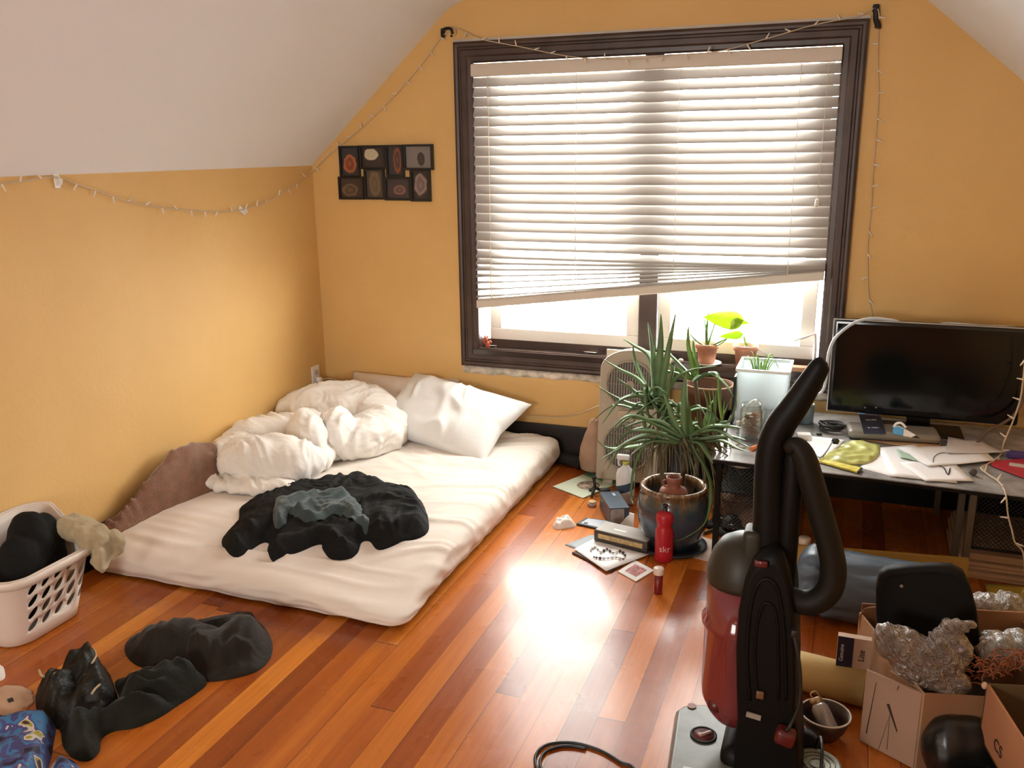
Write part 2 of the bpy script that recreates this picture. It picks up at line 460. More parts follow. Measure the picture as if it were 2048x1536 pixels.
struct(MB().box((XR+T/2, (YB+YR)/2, 1.25), (T, YB-YR+2*T, 2.5)).build('wall_right', M_WALL))
def holed_wall(name, y0, y1, x0, x1, z0, z1):
    b = MB(); yc = (y0+y1)/2; t = abs(y1-y0)
    b.box(((XL+x0)/2, yc, 1.3), (x0-XL, t, 2.6)); b.box(((x1+XR)/2, yc, 1.3), (XR-x1, t, 2.6))
    b.box(((x0+x1)/2, yc, z0/2), (x1-x0, t, z0)); b.box(((x0+x1)/2, yc, (z1+2.6)/2), (x1-x0, t, 2.6-z1))
    return struct(b.build(name, M_WALL))
WX0, WX1, WZ0, WZ1 = -1.725, -0.075, 0.56, 1.965     # clear opening of the window
holed_wall('wall_back', YB, YB+0.20, WX0, WX1, WZ0, WZ1)
holed_wall('wall_rear', YR-T, YR, -1.80, -0.90, 0.86, 1.64)  # opening added in the unseen rear wall to let fill light in
# ceiling: two slopes and a flat strip with a rounded cove between them, one shell
def ceiling_profile():
    sl = 0.890; sr = 0.852                       # slopes of the two sides
    xl = XL+(ZC-ZK)/sl; xr = XR-(ZC-ZK)/sr
    pts = [(XL, ZK)]
    def cove(ax, az, bx, bz, cx, cz):
        for k in range(9):
            t = k/8; pts.append(((1-t)**2*ax+2*t*(1-t)*bx+t*t*cx, (1-t)**2*az+2*t*(1-t)*bz+t*t*cz))
    d = 0.13
    cove(xl-d*.75, ZC-d*.75*sl, xl, ZC, xl+d, ZC)
    cove(xr-d, ZC, xr, ZC, xr+d*.75, ZC-d*.75*sr)
    pts.append((XR, ZK))
    return pts
def ceiling():
    pr = ceiling_profile(); b = MB(); ya, yb = YR, YB
    up = [(XR+.15, ZK), (XR+.15, 2.62), (XL-.15, 2.62), (XL-.15, ZK)]
    poly = pr+up; n = len(poly); k = len(pr)
    vs = [(x, ya, z) for x, z in poly]+[(x, yb, z) for x, z in poly]
    fs = [(i, (i+1) % n, n+(i+1) % n, n+i) for i in range(n)]
    b.add(vs, fs, True)
    b.f += [tuple(range(n-1, -1, -1)), tuple(range(n, 2*n))]; b.smooth += [False, False]
    o = b.build('ceiling', M_CEIL)
    md = o.modifiers.new('edges', 'EDGE_SPLIT'); md.split_angle = math.radians(25)
    return struct(o)
ceiling()

# ---- window on the back wall: dark stained casing, white sashes, panes
M_CASE = mat('dark_stained_wood', srgb(72, 55, 48), .38, var=.35, vscale=7, stretch=(1, 1, 1), bump=.1, bscale=30)
M_SASH = mat('white_vinyl_sash', (0.78, 0.74, 0.69), .4)
M_PLASTER = mat('bare_plaster_edge', (0.70, 0.62, 0.52), .85, var=.45, vscale=22, bump=.4, bscale=40)
win = bpy.data.objects.new('window_1', None); C.objects.link(win); win.location = (-0.9, YB, WZ0); struct(win)
OX0, OX1, OZ0, OZ1 = -1.818, 0.016, 0.478, 2.046      # outer edge of the casing
def casing():
    # moulded profile (inset from the outer edge, projection from the wall)
    pr = [(0, 0), (0, .022), (.012, .028), (.022, .026), (.027, .018), (.034, .018), (.040, .024), (.062, .024), (.070, .017), (.088, .015), (.096, .010), (.096, 0)]
    rings = []
    for i, j in ((0, 0), (1, 0), (1, 1), (0, 1), (0, 0)):
        r = []
        for a, d in pr:
            x = OX0+a if i == 0 else OX1-a; z = OZ0+a if j == 0 else OZ1-a
            r.append(Vector((x, YB-d, z)))
        rings.append(r)
    return MB().loft(rings, False, False, False, smooth=False).build('casing', M_CASE, win, fix=True)
casing()
b = MB()
yj0, yj1 = YB-0.008, YB+0.12
b.box((WX0-.012, (yj0+yj1)/2+.01, (WZ0+WZ1)/2), (.03, yj1-yj0, WZ1-WZ0+.02)); b.box((WX1+.012, (yj0+yj1)/2+.01, (WZ0+WZ1)/2), (.03, yj1-yj0, WZ1-WZ0+.02))
b.box((-.9, (yj0+yj1)/2+.01, WZ1+.012), (WX1-WX0+.05, yj1-yj0, .03))
b.build('jamb', M_CASE, win)
MB().box((-.9, YB+.045, WZ0-.005), (WX1-WX0+.05, .14, .026)).build('window_sill', mat('dark_gloss_sill', srgb(60, 48, 44), .14, spec=.8, var=.2), win)
MB().box((-.868, YB+.085, (WZ0+WZ1)/2), (.085, .06, WZ1-WZ0)).build('mullion', M_CASE, win)
MB().box((-.9, YB+.09, WZ0+.028), (WX1-WX0, .05, .04)).build('stool_rail', M_CASE, win)
M_PANE = glassy('window_glass', (0.97, 0.98, 0.97), .06, .01)
for x0, x1 in ((WX0+.035, -.914), (-.822, WX1-.03)):
    z0, z1 = WZ0+.045, WZ1-.01; s = .062; y = YB+.092
    f = MB()
    f.box(((x0+x1)/2, y, z0+s/2), (x1-x0, .045, s)); f.box(((x0+x1)/2, y, z1-s/2), (x1-x0, .045, s))
    f.box((x0+s/2, y, (z0+z1)/2), (s, .044, z1-z0-2*s)); f.box((x1-s/2, y, (z0+z1)/2), (s, .044, z1-z0-2*s))
    fo = f.build('sash', M_SASH, win, bevel=.004)
    MB().box(((x0+x1)/2, y+.008, (z0+z1)/2), (x1-x0-2*s+.008, .004, z1-z0-2*s+.008)).build('pane', M_PANE, fo)
# crank handle on the right jamb
MB().tube([(WX1-.02, YB+.06, .60), (WX1-.02, YB+.045, .66), (WX1-.025, YB+.04, .735), (WX1-.06, YB+.03, .722), (WX1-.115, YB+.03, .700)], .006, n=8).build('crank_handle', M_SASH, win)
# ragged bare plaster strip under the casing and the pale caulk line above it
def ragged():
    fn = lambda u, v: Vector((OX0+(OX1-OX0)*u, YB-.003, OZ0-.004-(.038+.010*float(pn(u*30, 0, 5))+.006*float(pn(u*90, 3, 2)))*v))
    return MB().grid(fn, 120, 3).build('trim_1', M_PLASTER, solid=.005)
struct(ragged())
struct(MB().box(((OX0+OX1)/2, YB-.003, OZ1+.006), (OX1-OX0+.006, .008, .014)).build('trim_2', mat('pale_caulk', (0.66, 0.58, 0.5), .8, var=.1)))
M_BASE = mat('black_baseboard_paint', (0.012, 0.011, 0.011), .35, bump=.05)
struct(MB().box(((XL+XR)/2, YB-.009, .1), (XR-XL, .018, .20)).build('baseboard_back', M_BASE, bevel=.004))
struct(MB().box((XL+.009, (YB+YR)/2, .08), (.018, YB-YR-.04, .16)).build('baseboard_left', M_BASE, bevel=.004))
# unseen window added behind the camera as soft fill for the left side
w2 = bpy.data.objects.new('rear_fill_window', None); C.objects.link(w2); w2.location = (-.5, YR, .7); struct(w2)
f = MB()
for c_, d_ in (((-1.35, YR-.05, .88), (.9, .05, .04)), ((-1.35, YR-.05, 1.62), (.9, .05, .04)), ((-1.78, YR-.05, 1.25), (.04, .05, .70)), ((-.92, YR-.05, 1.25), (.04, .05, .70))): f.box(c_, d_)
f.build('sash', M_SASH, w2)
MB().box((-1.35, YR-.05, 1.25), (.82, .004, .70)).build('pane', M_PANE, w2)

# ================================================================== VENETIAN BLIND
M_SLAT = mat('white_slat_plastic', (0.60, 0.575, 0.55), .45, translucent=.19)
M_RAIL = mat('blind_rail_plastic', (0.70, 0.63, 0.55), .5)
M_CORD = mat('blind_cord', (0.85, 0.82, 0.76), .8)
blind = thing('venetian_blind', (-0.9, YB-.02, WZ0), 'white slatted venetian blind hanging crooked over the window, bottom rail slanting down to the left', 'blind')
BX0, BX1 = -1.7235, -0.0775; BY = YB-.012
MB().rbox(((BX0+BX1)/2, BY, 1.915), (BX1-BX0, .062, .056), .006).build('headrail', M_RAIL, blind)
NS = 25
zl0, zr0 = 1.862, 1.862
def slat_z(i):
    """height of a slat at its left and right end: level down to the 19th, then fanned by the slanting rail"""
    if i <= 18: return zl0-i*.0450, zr0-i*.0448
    k = i-18
    return zl0-18*.0450-k*.0355, zr0-18*.0448-k*.0045
def slat(i):
    zl, zr = slat_z(i)
    tilt = math.radians(61 if i < 17 else max(4, 61-(i-16)*10))
    w = .050; b = MB()
    def pt(u, v):
        x = BX0+.002+(BX1-BX0-.004)*u; z = zl+(zr-zl)*u-.004*math.sin(PI*u)*(i/NS)
        s = (v-.5)*w; bow = .0035*(1-(2*v-1)**2)
        return Vector((x, BY+math.cos(tilt)*s+math.sin(tilt)*-bow*0, z+math.sin(tilt)*s+math.cos(tilt)*bow))
    b.grid(pt, 9, 5)
    return b.build('slat', M_SLAT, blind, solid=.0024)
for i in range(NS): slat(i)
zl, zr = slat_z(NS-1)
def rail():
    b = MB(); rings = []
    for u in (0, 1):
        x = BX0+.004+(BX1-BX0-.008)*u; z = .806+(1.010-.806)*u
        rings.append([Vector((x, BY+a, z+c)) for a, c in ((-.028, -.018), (-.022, -.024), (.022, -.024), (.028, -.018), (.028, .012), (.020, .020), (-.020, .020), (-.028, .012))])
    return b.loft(rings, True, True, True, False).build('bottom_rail', M_RAIL, blind, bevel=.002)
rail()
for u in (.052, .315, .60, .905):
    x = BX0+(BX1-BX0)*u; zb = zl+(zr-zl)*u
    for s in (-1, 1):
        MB().tube([(x, BY+s*.024, 1.89), (x, BY+s*.026, 1.4), (x, BY+s*.026, zb-.03)], .0014, n=5).build('ladder_cord', M_CORD, blind)
pcd = MB().tube([(BX1-.05, BY-.034, 1.89), (BX1-.052, BY-.036, 1.5), (BX1-.055, BY-.036, 1.33)], .0013, n=5); pcd = pcd.build('pull_cord', M_CORD, blind)
MB().lathe([(.003, 0), (.008, -.004), (.010, -.03), (.006, -.034)], (BX1-.055, BY-.036, 1.335), 10).build('cord_tassel', M_CORD, pcd)

# ================================================================== BED ON THE FLOOR
def cloth(name, col, **k):
    a = dict(rough=.85, bump=.12, bscale=120, sheen=.25, spec=.25); a.update(k); return mat(name, col, **a)
M_SHEET = cloth('cream_sheet', (0.76, 0.675, 0.60), var=.03, vscale=3, bump=.06)
M_DUVET = cloth('white_duvet_cotton', (0.84, 0.80, 0.75), var=.02, vscale=4, bump=.08, bscale=60)
M_PILLOW = cloth('white_pillow_cotton', (0.82, 0.82, 0.81), bump=.08, bscale=60)
M_PILLOW2 = cloth('beige_pillow_cotton', (0.78, 0.68, 0.59), bump=.08, bscale=60)
M_BROWN = cloth('brown_fleece', (0.235, 0.115, 0.07), var=.18, vscale=30, bump=.5, bscale=160, sheen=.5)
M_BLACK = cloth('black_fleece', (0.006, 0.006, 0.006), bump=.3, bscale=200, sheen=.0)
M_TEAL = cloth('faded_teal_jersey', (0.045, 0.065, 0.068), var=.3, vscale=9, bump=.2)

MH = 0.155                            # height of the mattress top
MX0, MX1, MY0, MY1 = -2.615, -1.275, 2.325, 4.072
def mattress_z(X, Y):
    """height of the sheet over the mattress (bulge, sag to the near right corner, sheet wrinkles)"""
    u = (X-MX0)/(MX1-MX0); v = (Y-MY0)/(MY1-MY0)
    z = MH+0.012*np.sin(np.pi*np.clip(u, 0, 1))*np.sin(np.pi*np.clip(v, 0, 1))
    z = z-0.055*np.exp(-(((X-MX1)/.42)**2+((Y-MY0)/.35)**2))-0.035*np.exp(-((Y-MY0)/.20)**2)
    # pulled folds: a few long ones across the foot, slanting ones from the right edge, crumple in the middle
    foot = np.exp(-((Y-MY0)/.30)**2)
    yy = Y+.05*np.sin(X*2.6+.6)+.03*pn(X*2.2, Y*3, 1)
    z = z+foot*.019*np.minimum(np.maximum(ridge(X*.75, yy*14, 2), 0), 1)**3.5*sstep(-.18, .22, pn(X*1.3, yy*6, 3))
    rt = np.exp(-((X-MX1)/.36)**2)*(1-.4*foot)
    ww = Y-.38*X+.05*pn(X*3, Y*3, 4)
    z = z+rt*.0145*np.minimum(np.maximum(ridge((X+.3*Y)*1.5, ww*13, 5), 0), 1)**3*sstep(-.2, .2, pn(X*2, ww*5, 6))
    mid = np.exp(-(((X+1.62)/.42)**2+((Y-3.45)/.38)**2))
    z = z+mid*.011*folds(X, Y, 11, 7, 3.0, 2.0, .9, 1.35)
    z = z+0.004*pn(X*4, Y*5, 5)+.0012*pn(X*11, Y*13, 6)
    return z
def sheet_mesh():
    r = .055; down = .085; arc = r*PI/2; ex = arc+down
    A = (MX1-MX0)/2-r; B = (MY1-MY0)/2-r; cx = (MX0+MX1)/2; cy = (MY0+MY1)/2
    a = np.concatenate([np.linspace(-A-ex, -A, 16)[:-1], np.linspace(-A, A, 110), np.linspace(A, A+ex, 16)[1:]])
    bb = np.concatenate([np.linspace(-B-ex, -B, 16)[:-1], np.linspace(-B, B, 150), np.linspace(B, B+ex, 16)[1:]])
    U, V = np.meshgrid(a, bb)
    iu = np.clip(U, -A, A); iv = np.clip(V, -B, B); ou = U-iu; ov = V-iv
    d = np.maximum(np.abs(ou), np.abs(ov)); L = np.hypot(ou, ov)+1e-9; nx = ou/L; ny = ov/L
    th = np.clip(d/r, 0, PI/2); dn = np.maximum(d-arc, 0)
    tuck = .030*sstep(.03, down, dn)
    hor = r*np.sin(th)-tuck; ver = r*(1-np.cos(th))+dn
    X = cx+iu+nx*hor; Y = cy+iv+ny*hor
    T_ = mattress_z(X, Y)
    # sides: folds hanging and pulled
    t = (X-Y*1.0)
    fold = np.where(d > 0, .010*ridge((X+Y)*6, (X-Y)*3+ver*14, 8)*sstep(0, .05, d), 0)
    X = X+nx*fold; Y = Y+ny*fold
    full = np.maximum(T_-.012, .02)
    Z = T_-np.minimum(ver*full/(r+down), full)
    mb = MB(); n = len(a); k = len(bb)
    vs = np.stack([X, Y, Z], -1).reshape(-1, 3).tolist()
    fs = [(j*n+i, j*n+i+1, (j+1)*n+i+1, (j+1)*n+i) for j in range(k-1) for i in range(n-1)]
    mb.add(vs, fs, True); return mb
mattress = thing('mattress', ((MX0+MX1)/2, (MY0+MY1)/2, 0), 'low mattress lying on the wooden floor in the corner, under a cream fitted sheet', 'mattress')
MB().rbox(((MX0+MX1)/2, (MY0+MY1)/2, .032), (MX1-MX0-.16, MY1-MY0-.16, .058), .02).build('mattress_core', cloth('grey_ticking', (.3, .27, .25)), mattress)
sheet_mesh().build('fitted_sheet', M_SHEET, mattress)

def pillow(name, w, d, t, M, m, seed, amp=.010):
    def fn(u, v, s):
        a = 2*u-1; c = 2*v-1
        k = (max(0, 1-abs(a)**2.6)*max(0, 1-abs(c)**2.6))**.55
        pinch = 1-.10*(1-abs(a))*abs(c)**3-.0; pinch2 = 1-.12*(1-abs(c))*abs(a)**3
        x = a*w/2*pinch2; y = c*d/2*pinch
        h = t/2*k
        if s > 0:
            e = min(1, (1-max(abs(a), abs(c)))*5)
            h += e*amp*(max(0, float(ridge(x*10+y*3+1.2*float(pn(x*4, y*4, seed)), y*4-x*2, seed)))**1.8)*2.0*max(0, min(1, .6+2.2*float(pn(x*5, y*5, seed+7))))
            h += e*amp*.9*float(pn(x*7, y*7, seed+3))
        return M@Vector((x, y, s*h))
    b = MB(); n1, n2 = 70, 54
    b.grid(lambda u, v: fn(u, v, 1), n1, n2); b.grid(lambda u, v: fn(u, 1-v, -1), n1, n2)
    return b.build(name, m, fix=True)
Mp = Matrix.Translation((-1.80, 3.85, .275))@Matrix.Rotation(math.radians(-13), 4, 'Z')@Matrix.Rotation(math.radians(24), 4, 'X')@Matrix.Rotation(math.radians(7), 4, 'Y')
tag(pillow('pillow', .72, .46, .17, Mp, M_PILLOW, 11), 'white rumpled pillow at the mattress head, in front of the beige pillow', 'pillow')
Mp = Matrix.Translation((-2.14, 3.985, .255))@Matrix.Rotation(math.radians(4), 4, 'Z')@Matrix.Rotation(math.radians(52), 4, 'X')
tag(pillow('pillow', .62, .36, .14, Mp, M_PILLOW2, 21, .005), 'beige pillow leaning on the wall, half hidden between the duvet and the white pillow', 'pillow')

def blob(name, lobes, m, seed=0, vox=.008, amp=.008, freq=16, parent=None, zmin=None, ax=(1, 1, 1), smooth_it=4, fold=None, clamp=None):
    """soft heap: ellipsoids fused by a voxel remesh, then pushed into folds"""
    b = MB()
    for lb in lobes: b.ball(lb[0], lb[1], 22, 14, lb[2] if len(lb) > 2 else None)
    o = b.build(name, m)
    me = o.data; bm_ = bmesh.new(); bm_.from_mesh(me); bmesh.ops.recalc_face_normals(bm_, faces=bm_.faces); bm_.to_mesh(me); bm_.free()
    md = o.modifiers.new('fuse', 'REMESH'); md.mode = 'VOXEL'; md.voxel_size = vox
    if smooth_it:
        s = o.modifiers.new('soft', 'SMOOTH'); s.iterations = smooth_it; s.factor = .5
    dg = bpy.context.evaluated_depsgraph_get(); nm = bpy.data.meshes.new_from_object(o.evaluated_get(dg))
    o.modifiers.clear(); o.data = nm
    n = len(nm.vertices); co = np.zeros(n*3); no = np.zeros(n*3)
    nm.vertices.foreach_get('co', co); nm.vertices.foreach_get('normal', no); co = co.reshape(-1, 3); no = no.reshape(-1, 3)
    q = co*np.array(ax)
    if fold:
        wts = np.abs(no)**2.5; wts /= wts.sum(1, keepdims=True)
        for s_, a_, sh_ in fold:
            tot = 0
            for k_, (i_, j_) in enumerate(((1, 2), (0, 2), (0, 1))):
                qx = q[:, i_]+.25*q[:, k_]; qy = q[:, j_]-.2*q[:, k_]
                tot = tot+wts[:, k_]*((folds(qx, qy, s_, seed+k_, 3.4, sh_, 2.2, (1.1, .9, .5)[k_])-.28)*(.40+.60*sstep(-.12, .28, pn(qx*5, qy*5, seed+int(s_)+k_))))
            co += no*((a_*tot)[:, None])
    else:
        f = ridge(q[:, 0]*freq+q[:, 2]*freq*.7+1.2*pn(q[:, 0]*8, q[:, 1]*8, seed), q[:, 1]*freq*.5-q[:, 2]*freq*.4, seed+1)-.4
        g = pn(q[:, 0]*freq*1.7, q[:, 1]*freq*1.7+q[:, 2]*freq*1.5, seed+2)
        co += no*((amp*1.6*f+amp*.8*g)[:, None])
    if clamp: clamp(co, o.location)
    if zmin is not None: co[:, 2] = np.maximum(co[:, 2], zmin-o.location.z)
    nm.vertices.foreach_set('co', co.reshape(-1)); nm.polygons.foreach_set('use_smooth', [True]*len(nm.polygons)); nm.update()
    nm.materials.clear(); nm.materials.append(m)
    if parent: o.parent = parent; o.location = o.location-wloc(parent)
    return o
# ---- duvet: one bunched heap of folds
def capsule(X, Y, a, b, w, h, p=2.0, hb=None):
    ax, ay = a; bx, by = b; dx, dy = bx-ax, by-ay; L = dx*dx+dy*dy+1e-9
    t = np.clip(((X-ax)*dx+(Y-ay)*dy)/L, 0, 1); q = np.hypot(X-ax-t*dx, Y-ay-t*dy)/w
    hh = h if hb is None else h+(hb-h)*t
    return hh*np.maximum(0, 1-np.minimum(q, 1)**p)**.58
def lobe(a, b_, w, zc, rz):
    a = Vector((*a, zc)); b_ = Vector((*b_, zc)); d = b_-a; L = d.length
    return ((a+b_)/2, (L/2+w, w, rz), Matrix.Rotation(math.atan2(d.y, d.x), 3, 'Z'))
DL = [lobe((-2.50, 3.70), (-2.26, 3.80), .17, .275, .135), lobe((-2.26, 3.82), (-2.16, 3.78), .13, .27, .12), lobe((-2.55, 3.25), (-2.42, 3.40), .12, .245, .105), lobe((-2.44, 3.46), (-2.30, 3.44), .11, .25, .10),
      lobe((-2.30, 3.36), (-2.20, 3.24), .085, .275, .135), lobe((-2.20, 3.44), (-2.14, 3.38), .085, .28, .11), lobe((-2.09, 3.46), (-2.05, 3.70), .135, .235, .105), lobe((-2.10, 3.78), (-2.06, 3.82), .10, .21, .08),
      lobe((-2.38, 3.00), (-2.24, 3.06), .105, .262, .100), lobe((-2.26, 3.04), (-2.18, 3.09), .115, .238, .105), lobe((-2.42, 2.92), (-2.16, 2.93), .080, .187, .040), lobe((-2.52, 2.93), (-2.48, 2.95), .085, .185, .040),
      lobe((-2.55, 3.08), (-2.52, 3.24), .085, .23, .085), lobe((-2.45, 3.08), (-2.40, 3.14), .10, .24, .08), lobe((-2.36, 3.25), (-2.22, 3.60), .20, .195, .06), lobe((-2.20, 3.18), (-2.16, 3.24), .07, .22, .07)]
def dclamp(co, off):
    co[:, 0] = np.maximum(co[:, 0], -2.640-off.x)
    x = co[:, 0]+off.x; y = co[:, 1]+off.y
    co[:, 2] = np.maximum(co[:, 2], mattress_z(x, y)+.003-off.z)
duvet = blob('duvet', DL, M_DUVET, 33, .0075, fold=((5.5, .024, 1.2), (11, .030, 1.6), (24, .010, 1.6)), smooth_it=3, clamp=dclamp)
tag(duvet, 'white duvet bunched up in a heap on the mattress beside the left wall', 'duvet')

# ---- brown fleece between mattress and wall
def brown_h(X, Y, D):
    h = .085+.085*np.exp(-((Y-2.84)/.20)**2)-.06*sstep(2.75, 2.45, Y)
    h = h*(0.55+0.45*sstep(-2.44, -2.60, X))
    h = h-.035+.066*folds(X, Y, 7, 41, 3.2, 1.3, 1.6, .5)+.024*folds(X, Y, 14, 45, 3.4, 1.5)
    return h*sstep(-.003, .05, D)
brw = [(-2.645, 2.40), (-2.56, 2.42), (-2.515, 2.60), (-2.47, 2.78), (-2.44, 2.92), (-2.50, 3.05), (-2.53, 3.25), (-2.55, 3.42), (-2.645, 3.45), (-2.645, 2.9)]
tag(drape('blanket', brw, brown_h, lambda X, Y: np.where(X < -2.58, .12, mattress_z(X, Y))+0*X, M_BROWN, res=.007), 'crumpled brown fleece blanket squeezed between the mattress and the left wall', 'blanket')

# ---- black jacket with a teal shirt thrown on it
jk = [(442,1066),(455,1052),(476,1036),(480,1012),(502,1000),(545,985),(590,970),(640,962),(690,955),(735,952),(775,970),(812,978),(842,998),(857,1035),(850,1058),(800,1072),(757,1082),(738,1070),(722,1072),(714,1086),(696,1094),(662,1095),(644,1082),(640,1074),(600,1084),(556,1094),(543,1098),(533,1084),(536,1072),(520,1072),(474,1092),(448,1080)]
jkw = [tuple(P(x, y, .175)[:2]) for x, y in jk]
def bedpt(x, y, z=.19): return tuple(P(x, y, z)[:2])
def jack_h(X, Y, D):
    h = .030+.016*sstep(0, .08, D)
    a = capsule(X, Y, bedpt(790, 1010), bedpt(800, 1045), .17, .078, 2.6)     # hood side
    b_ = capsule(X, Y, bedpt(462, 1070), bedpt(590, 1010), .075, .066, 2.2)   # sleeve
    c = capsule(X, Y, bedpt(550, 1082), bedpt(690, 1055), .072, .064, 2.2)    # second sleeve
    d = capsule(X, Y, bedpt(668, 1082), bedpt(695, 1080), .055, .058, 2.2)    # cuff
    e = capsule(X, Y, bedpt(600, 985), bedpt(740, 970), .10, .056, 2.4)
    h = np.maximum.reduce([h+0*X, a, b_, c, d, e])
    h = .82*h+.018*folds(X, Y, 9, 51, 3.2, 1.4)+.008*folds(X, Y, 20, 55)-.008
    return h*sstep(-.010, .045, D)
tag(drape('jacket', jkw, jack_h, mattress_z, M_BLACK, res=.006, smooth_k=4), 'black hooded fleece jacket thrown flat on the sheet in the middle of the mattress', 'jacket')
sh = [(548,1012),(556,994),(574,998),(600,986),(632,978),(664,976),(694,984),(716,1002),(733,1022),(738,1034),(728,1042),(700,1030),(672,1020),(640,1030),(612,1034),(592,1026),(576,1022),(570,1036),(552,1040),(545,1028)]
shw = [tuple(P(x, y, .225)[:2]) for x, y in sh]
def shirt_h(X, Y, D):
    h = .010+.024*folds(X, Y, 7, 61, 3.6, 1.3)+.008*folds(X, Y, 16, 65, 3.4, 1.5)
    return h*sstep(-.004, .03, D)
def on_jacket(X, Y):
    Dj, _, _ = polydist(roundpoly(jkw, 4), np.asarray(X), np.asarray(Y))
    return mattress_z(X, Y)+np.maximum(jack_h(X, Y, np.maximum(Dj, 0)), 0)*(Dj > 0)+.004
tag(drape('shirt', shw, shirt_h, on_jacket, M_TEAL, res=.005, smooth_k=4), 'crumpled dark teal shirt lying on top of the black jacket', 'shirt')

# ================================================================== LAUNDRY BASKET
M_BASKET = mat('white_basket_plastic', (0.78, 0.68, 0.60), .42, bump=.02)
def basket():
    cx, cy = -2.475, 1.955
    def loop(x0, x1, y0, y1, r, zf, n=10):
        out = []
        for qx, qy, a0 in ((x1-r, y1-r, 0), (x0+r, y1-r, 90), (x0+r, y0+r, 180), (x1-r, y0+r, 270)):
            for k in range(n+1):
                a = math.radians(a0+90*k/n); x = qx+r*math.cos(a); y = qy+r*math.sin(a); out.append(Vector((x, y, zf(x, y))))
        return out
    rim = lambda x, y: .265+.11*float(sstep(-2.40, -2.56, np.array(x)))
    rings = []
    rings.append(loop(-2.570, -2.425, 1.83, 2.075, .05, lambda x, y: .006))
    for t in [0, .12, .3, .5, .7, .9, 1.0]:
        f = t
        rings.append(loop(-2.582-.030*f, -2.405+.062*f, 1.822-.035*f, 2.105+.030*f, .075, lambda x, y, t=t: .012+t*(rim(x, y)-.012)))
    b = MB().loft(rings, True, True, False)
    me_o = b.build('basket_shell', M_BASKET, origin=(cx, cy, 0), solid=.005)
    me_o.modifiers['thickness'].offset = 1
    cut = MB()
    for r_ in range(4):
        for c_ in range(5):
            z = .212-r_*.047+c_*.006; y = 1.872+c_*.050+r_*.003
            M = Matrix.Rotation(PI/2, 3, 'Y')@Matrix.Rotation(math.radians(-24), 3, 'Z')
            rr = [[Vector((x, y, z))+Matrix.Rotation(math.radians(0), 3, 'X')@Vector((0, .0155*math.cos(2*PI*j/14)*1.0+.010*math.sin(2*PI*j/14), .0195*math.sin(2*PI*j/14))) for j in range(14)] for x in (-2.50, -2.25)]
            cut.loft(rr, True, True, True, False)
    co = cut.build('cutter', None, origin=(cx, cy, 0), fix=True)
    md = me_o.modifiers.new('holes', 'BOOLEAN'); md.operation = 'DIFFERENCE'; md.object = co; md.solver = 'EXACT'; md.use_self = True
    dg = bpy.context.evaluated_depsgraph_get(); nm = bpy.data.meshes.new_from_object(me_o.evaluated_get(dg))
    me_o.modifiers.clear(); me_o.data = nm; bpy.data.objects.remove(co)
    root = thing('laundry_basket', (cx, cy, 0), 'white plastic laundry basket with slanted oval holes by the left wall, clothes hanging out', 'basket')
    me_o.parent = root; me_o.location = (0, 0, 0)
    top = loop(-2.618, -2.335, 1.782, 2.140, .08, rim, 12)
    lip = MB(); pr = [(0, -.004), (.010, .002), (.014, -.006), (.014, -.026), (.009, -.026), (.006, -.008)]
    rr = []
    c = Vector((cx, cy, 0))
    for p in top+top[:1]:
        d = Vector((p.x-cx, p.y-cy, 0)); d = Vector((d.x/.14, d.y/.18, 0)); d = Vector((round(d.x**5, 4), round(d.y**5, 4), 0)); d = d.normalized() if d.length > 0 else Vector((1, 0, 0))
        rr.append([p+d*a+Vector((0, 0, h)) for a, h in pr])
    lip.loft(rr, True, False, False); lip.build('rim', M_BASKET, root, fix=True)
basket()
kb = blob('garment', [((-2.49, 2.00, .24), (.080, .075, .165)), ((-2.47, 1.93, .20), (.08, .09, .15)), ((-2.49, 2.06, .25), (.07, .05, .13))], M_BLACK, 5, .009, .006, 14)
tag(kb, 'black garment heaped inside the white laundry basket', 'garment')
M_BEIGE = cloth('beige_linen', (0.42, 0.34, 0.21), var=.12, vscale=20, bump=.25)
bg_ = blob('garment', [((-2.40, 2.12, .305), (.06, .055, .035)), ((-2.34, 2.12, .285), (.055, .05, .045)), ((-2.315, 2.14, .245), (.035, .042, .06)), ((-2.30, 2.10, .215), (.022, .028, .05)), ((-2.295, 2.165, .255), (.028, .03, .05)), ((-2.43, 2.115, .32), (.035, .05, .03))], M_BEIGE, 9, .006, .009, 22)
tag(bg_, 'beige garment hanging over the near rim corner of the white laundry basket', 'garment')

# ================================================================== CLOTHES AND THINGS ON THE FLOOR, LEFT
M_DKGREY = cloth('charcoal_sweat_cotton', (0.018, 0.013, 0.009), var=.2, vscale=30, bump=.25, sheen=.1)
M_DKGREEN = cloth('dark_olive_cotton', (0.009, 0.010, 0.0055), var=.3, vscale=16, bump=.25, sheen=.08)
M_CAMO = cloth('black_nylon', (0.012, 0.010, 0.007), var=.5, vscale=20, bump=.3, sheen=.0, rough=.5)
def floorpts(px, z): return [tuple(P(x, y, z)[:2]) for x, y in px]
g1 = floorpts([(248,1290),(256,1264),(290,1246),(340,1238),(395,1238),(440,1226),(470,1214),(500,1211),(512,1226),(532,1246),(544,1276),(536,1305),(508,1328),(455,1342),(410,1346),(380,1332),(330,1325),(275,1316)], .03)
def fp(x, y, z=.05): return tuple(P(x, y, z)[:2])
def g1h(X, Y, D):
    a = capsule(X, Y, fp(300, 1280), fp(400, 1275), .085, .085, 2.2); b_ = capsule(X, Y, fp(430, 1290), fp(510, 1265), .10, .095, 2.2)
    h = np.maximum.reduce([.03+0*X, a, b_])-.022+.034*folds(X, Y, 7, 71, 3.4, 1.3)+.020*folds(X, Y, 15, 75, 3.4, 1.5)
    return h*sstep(-.012, .065, D)
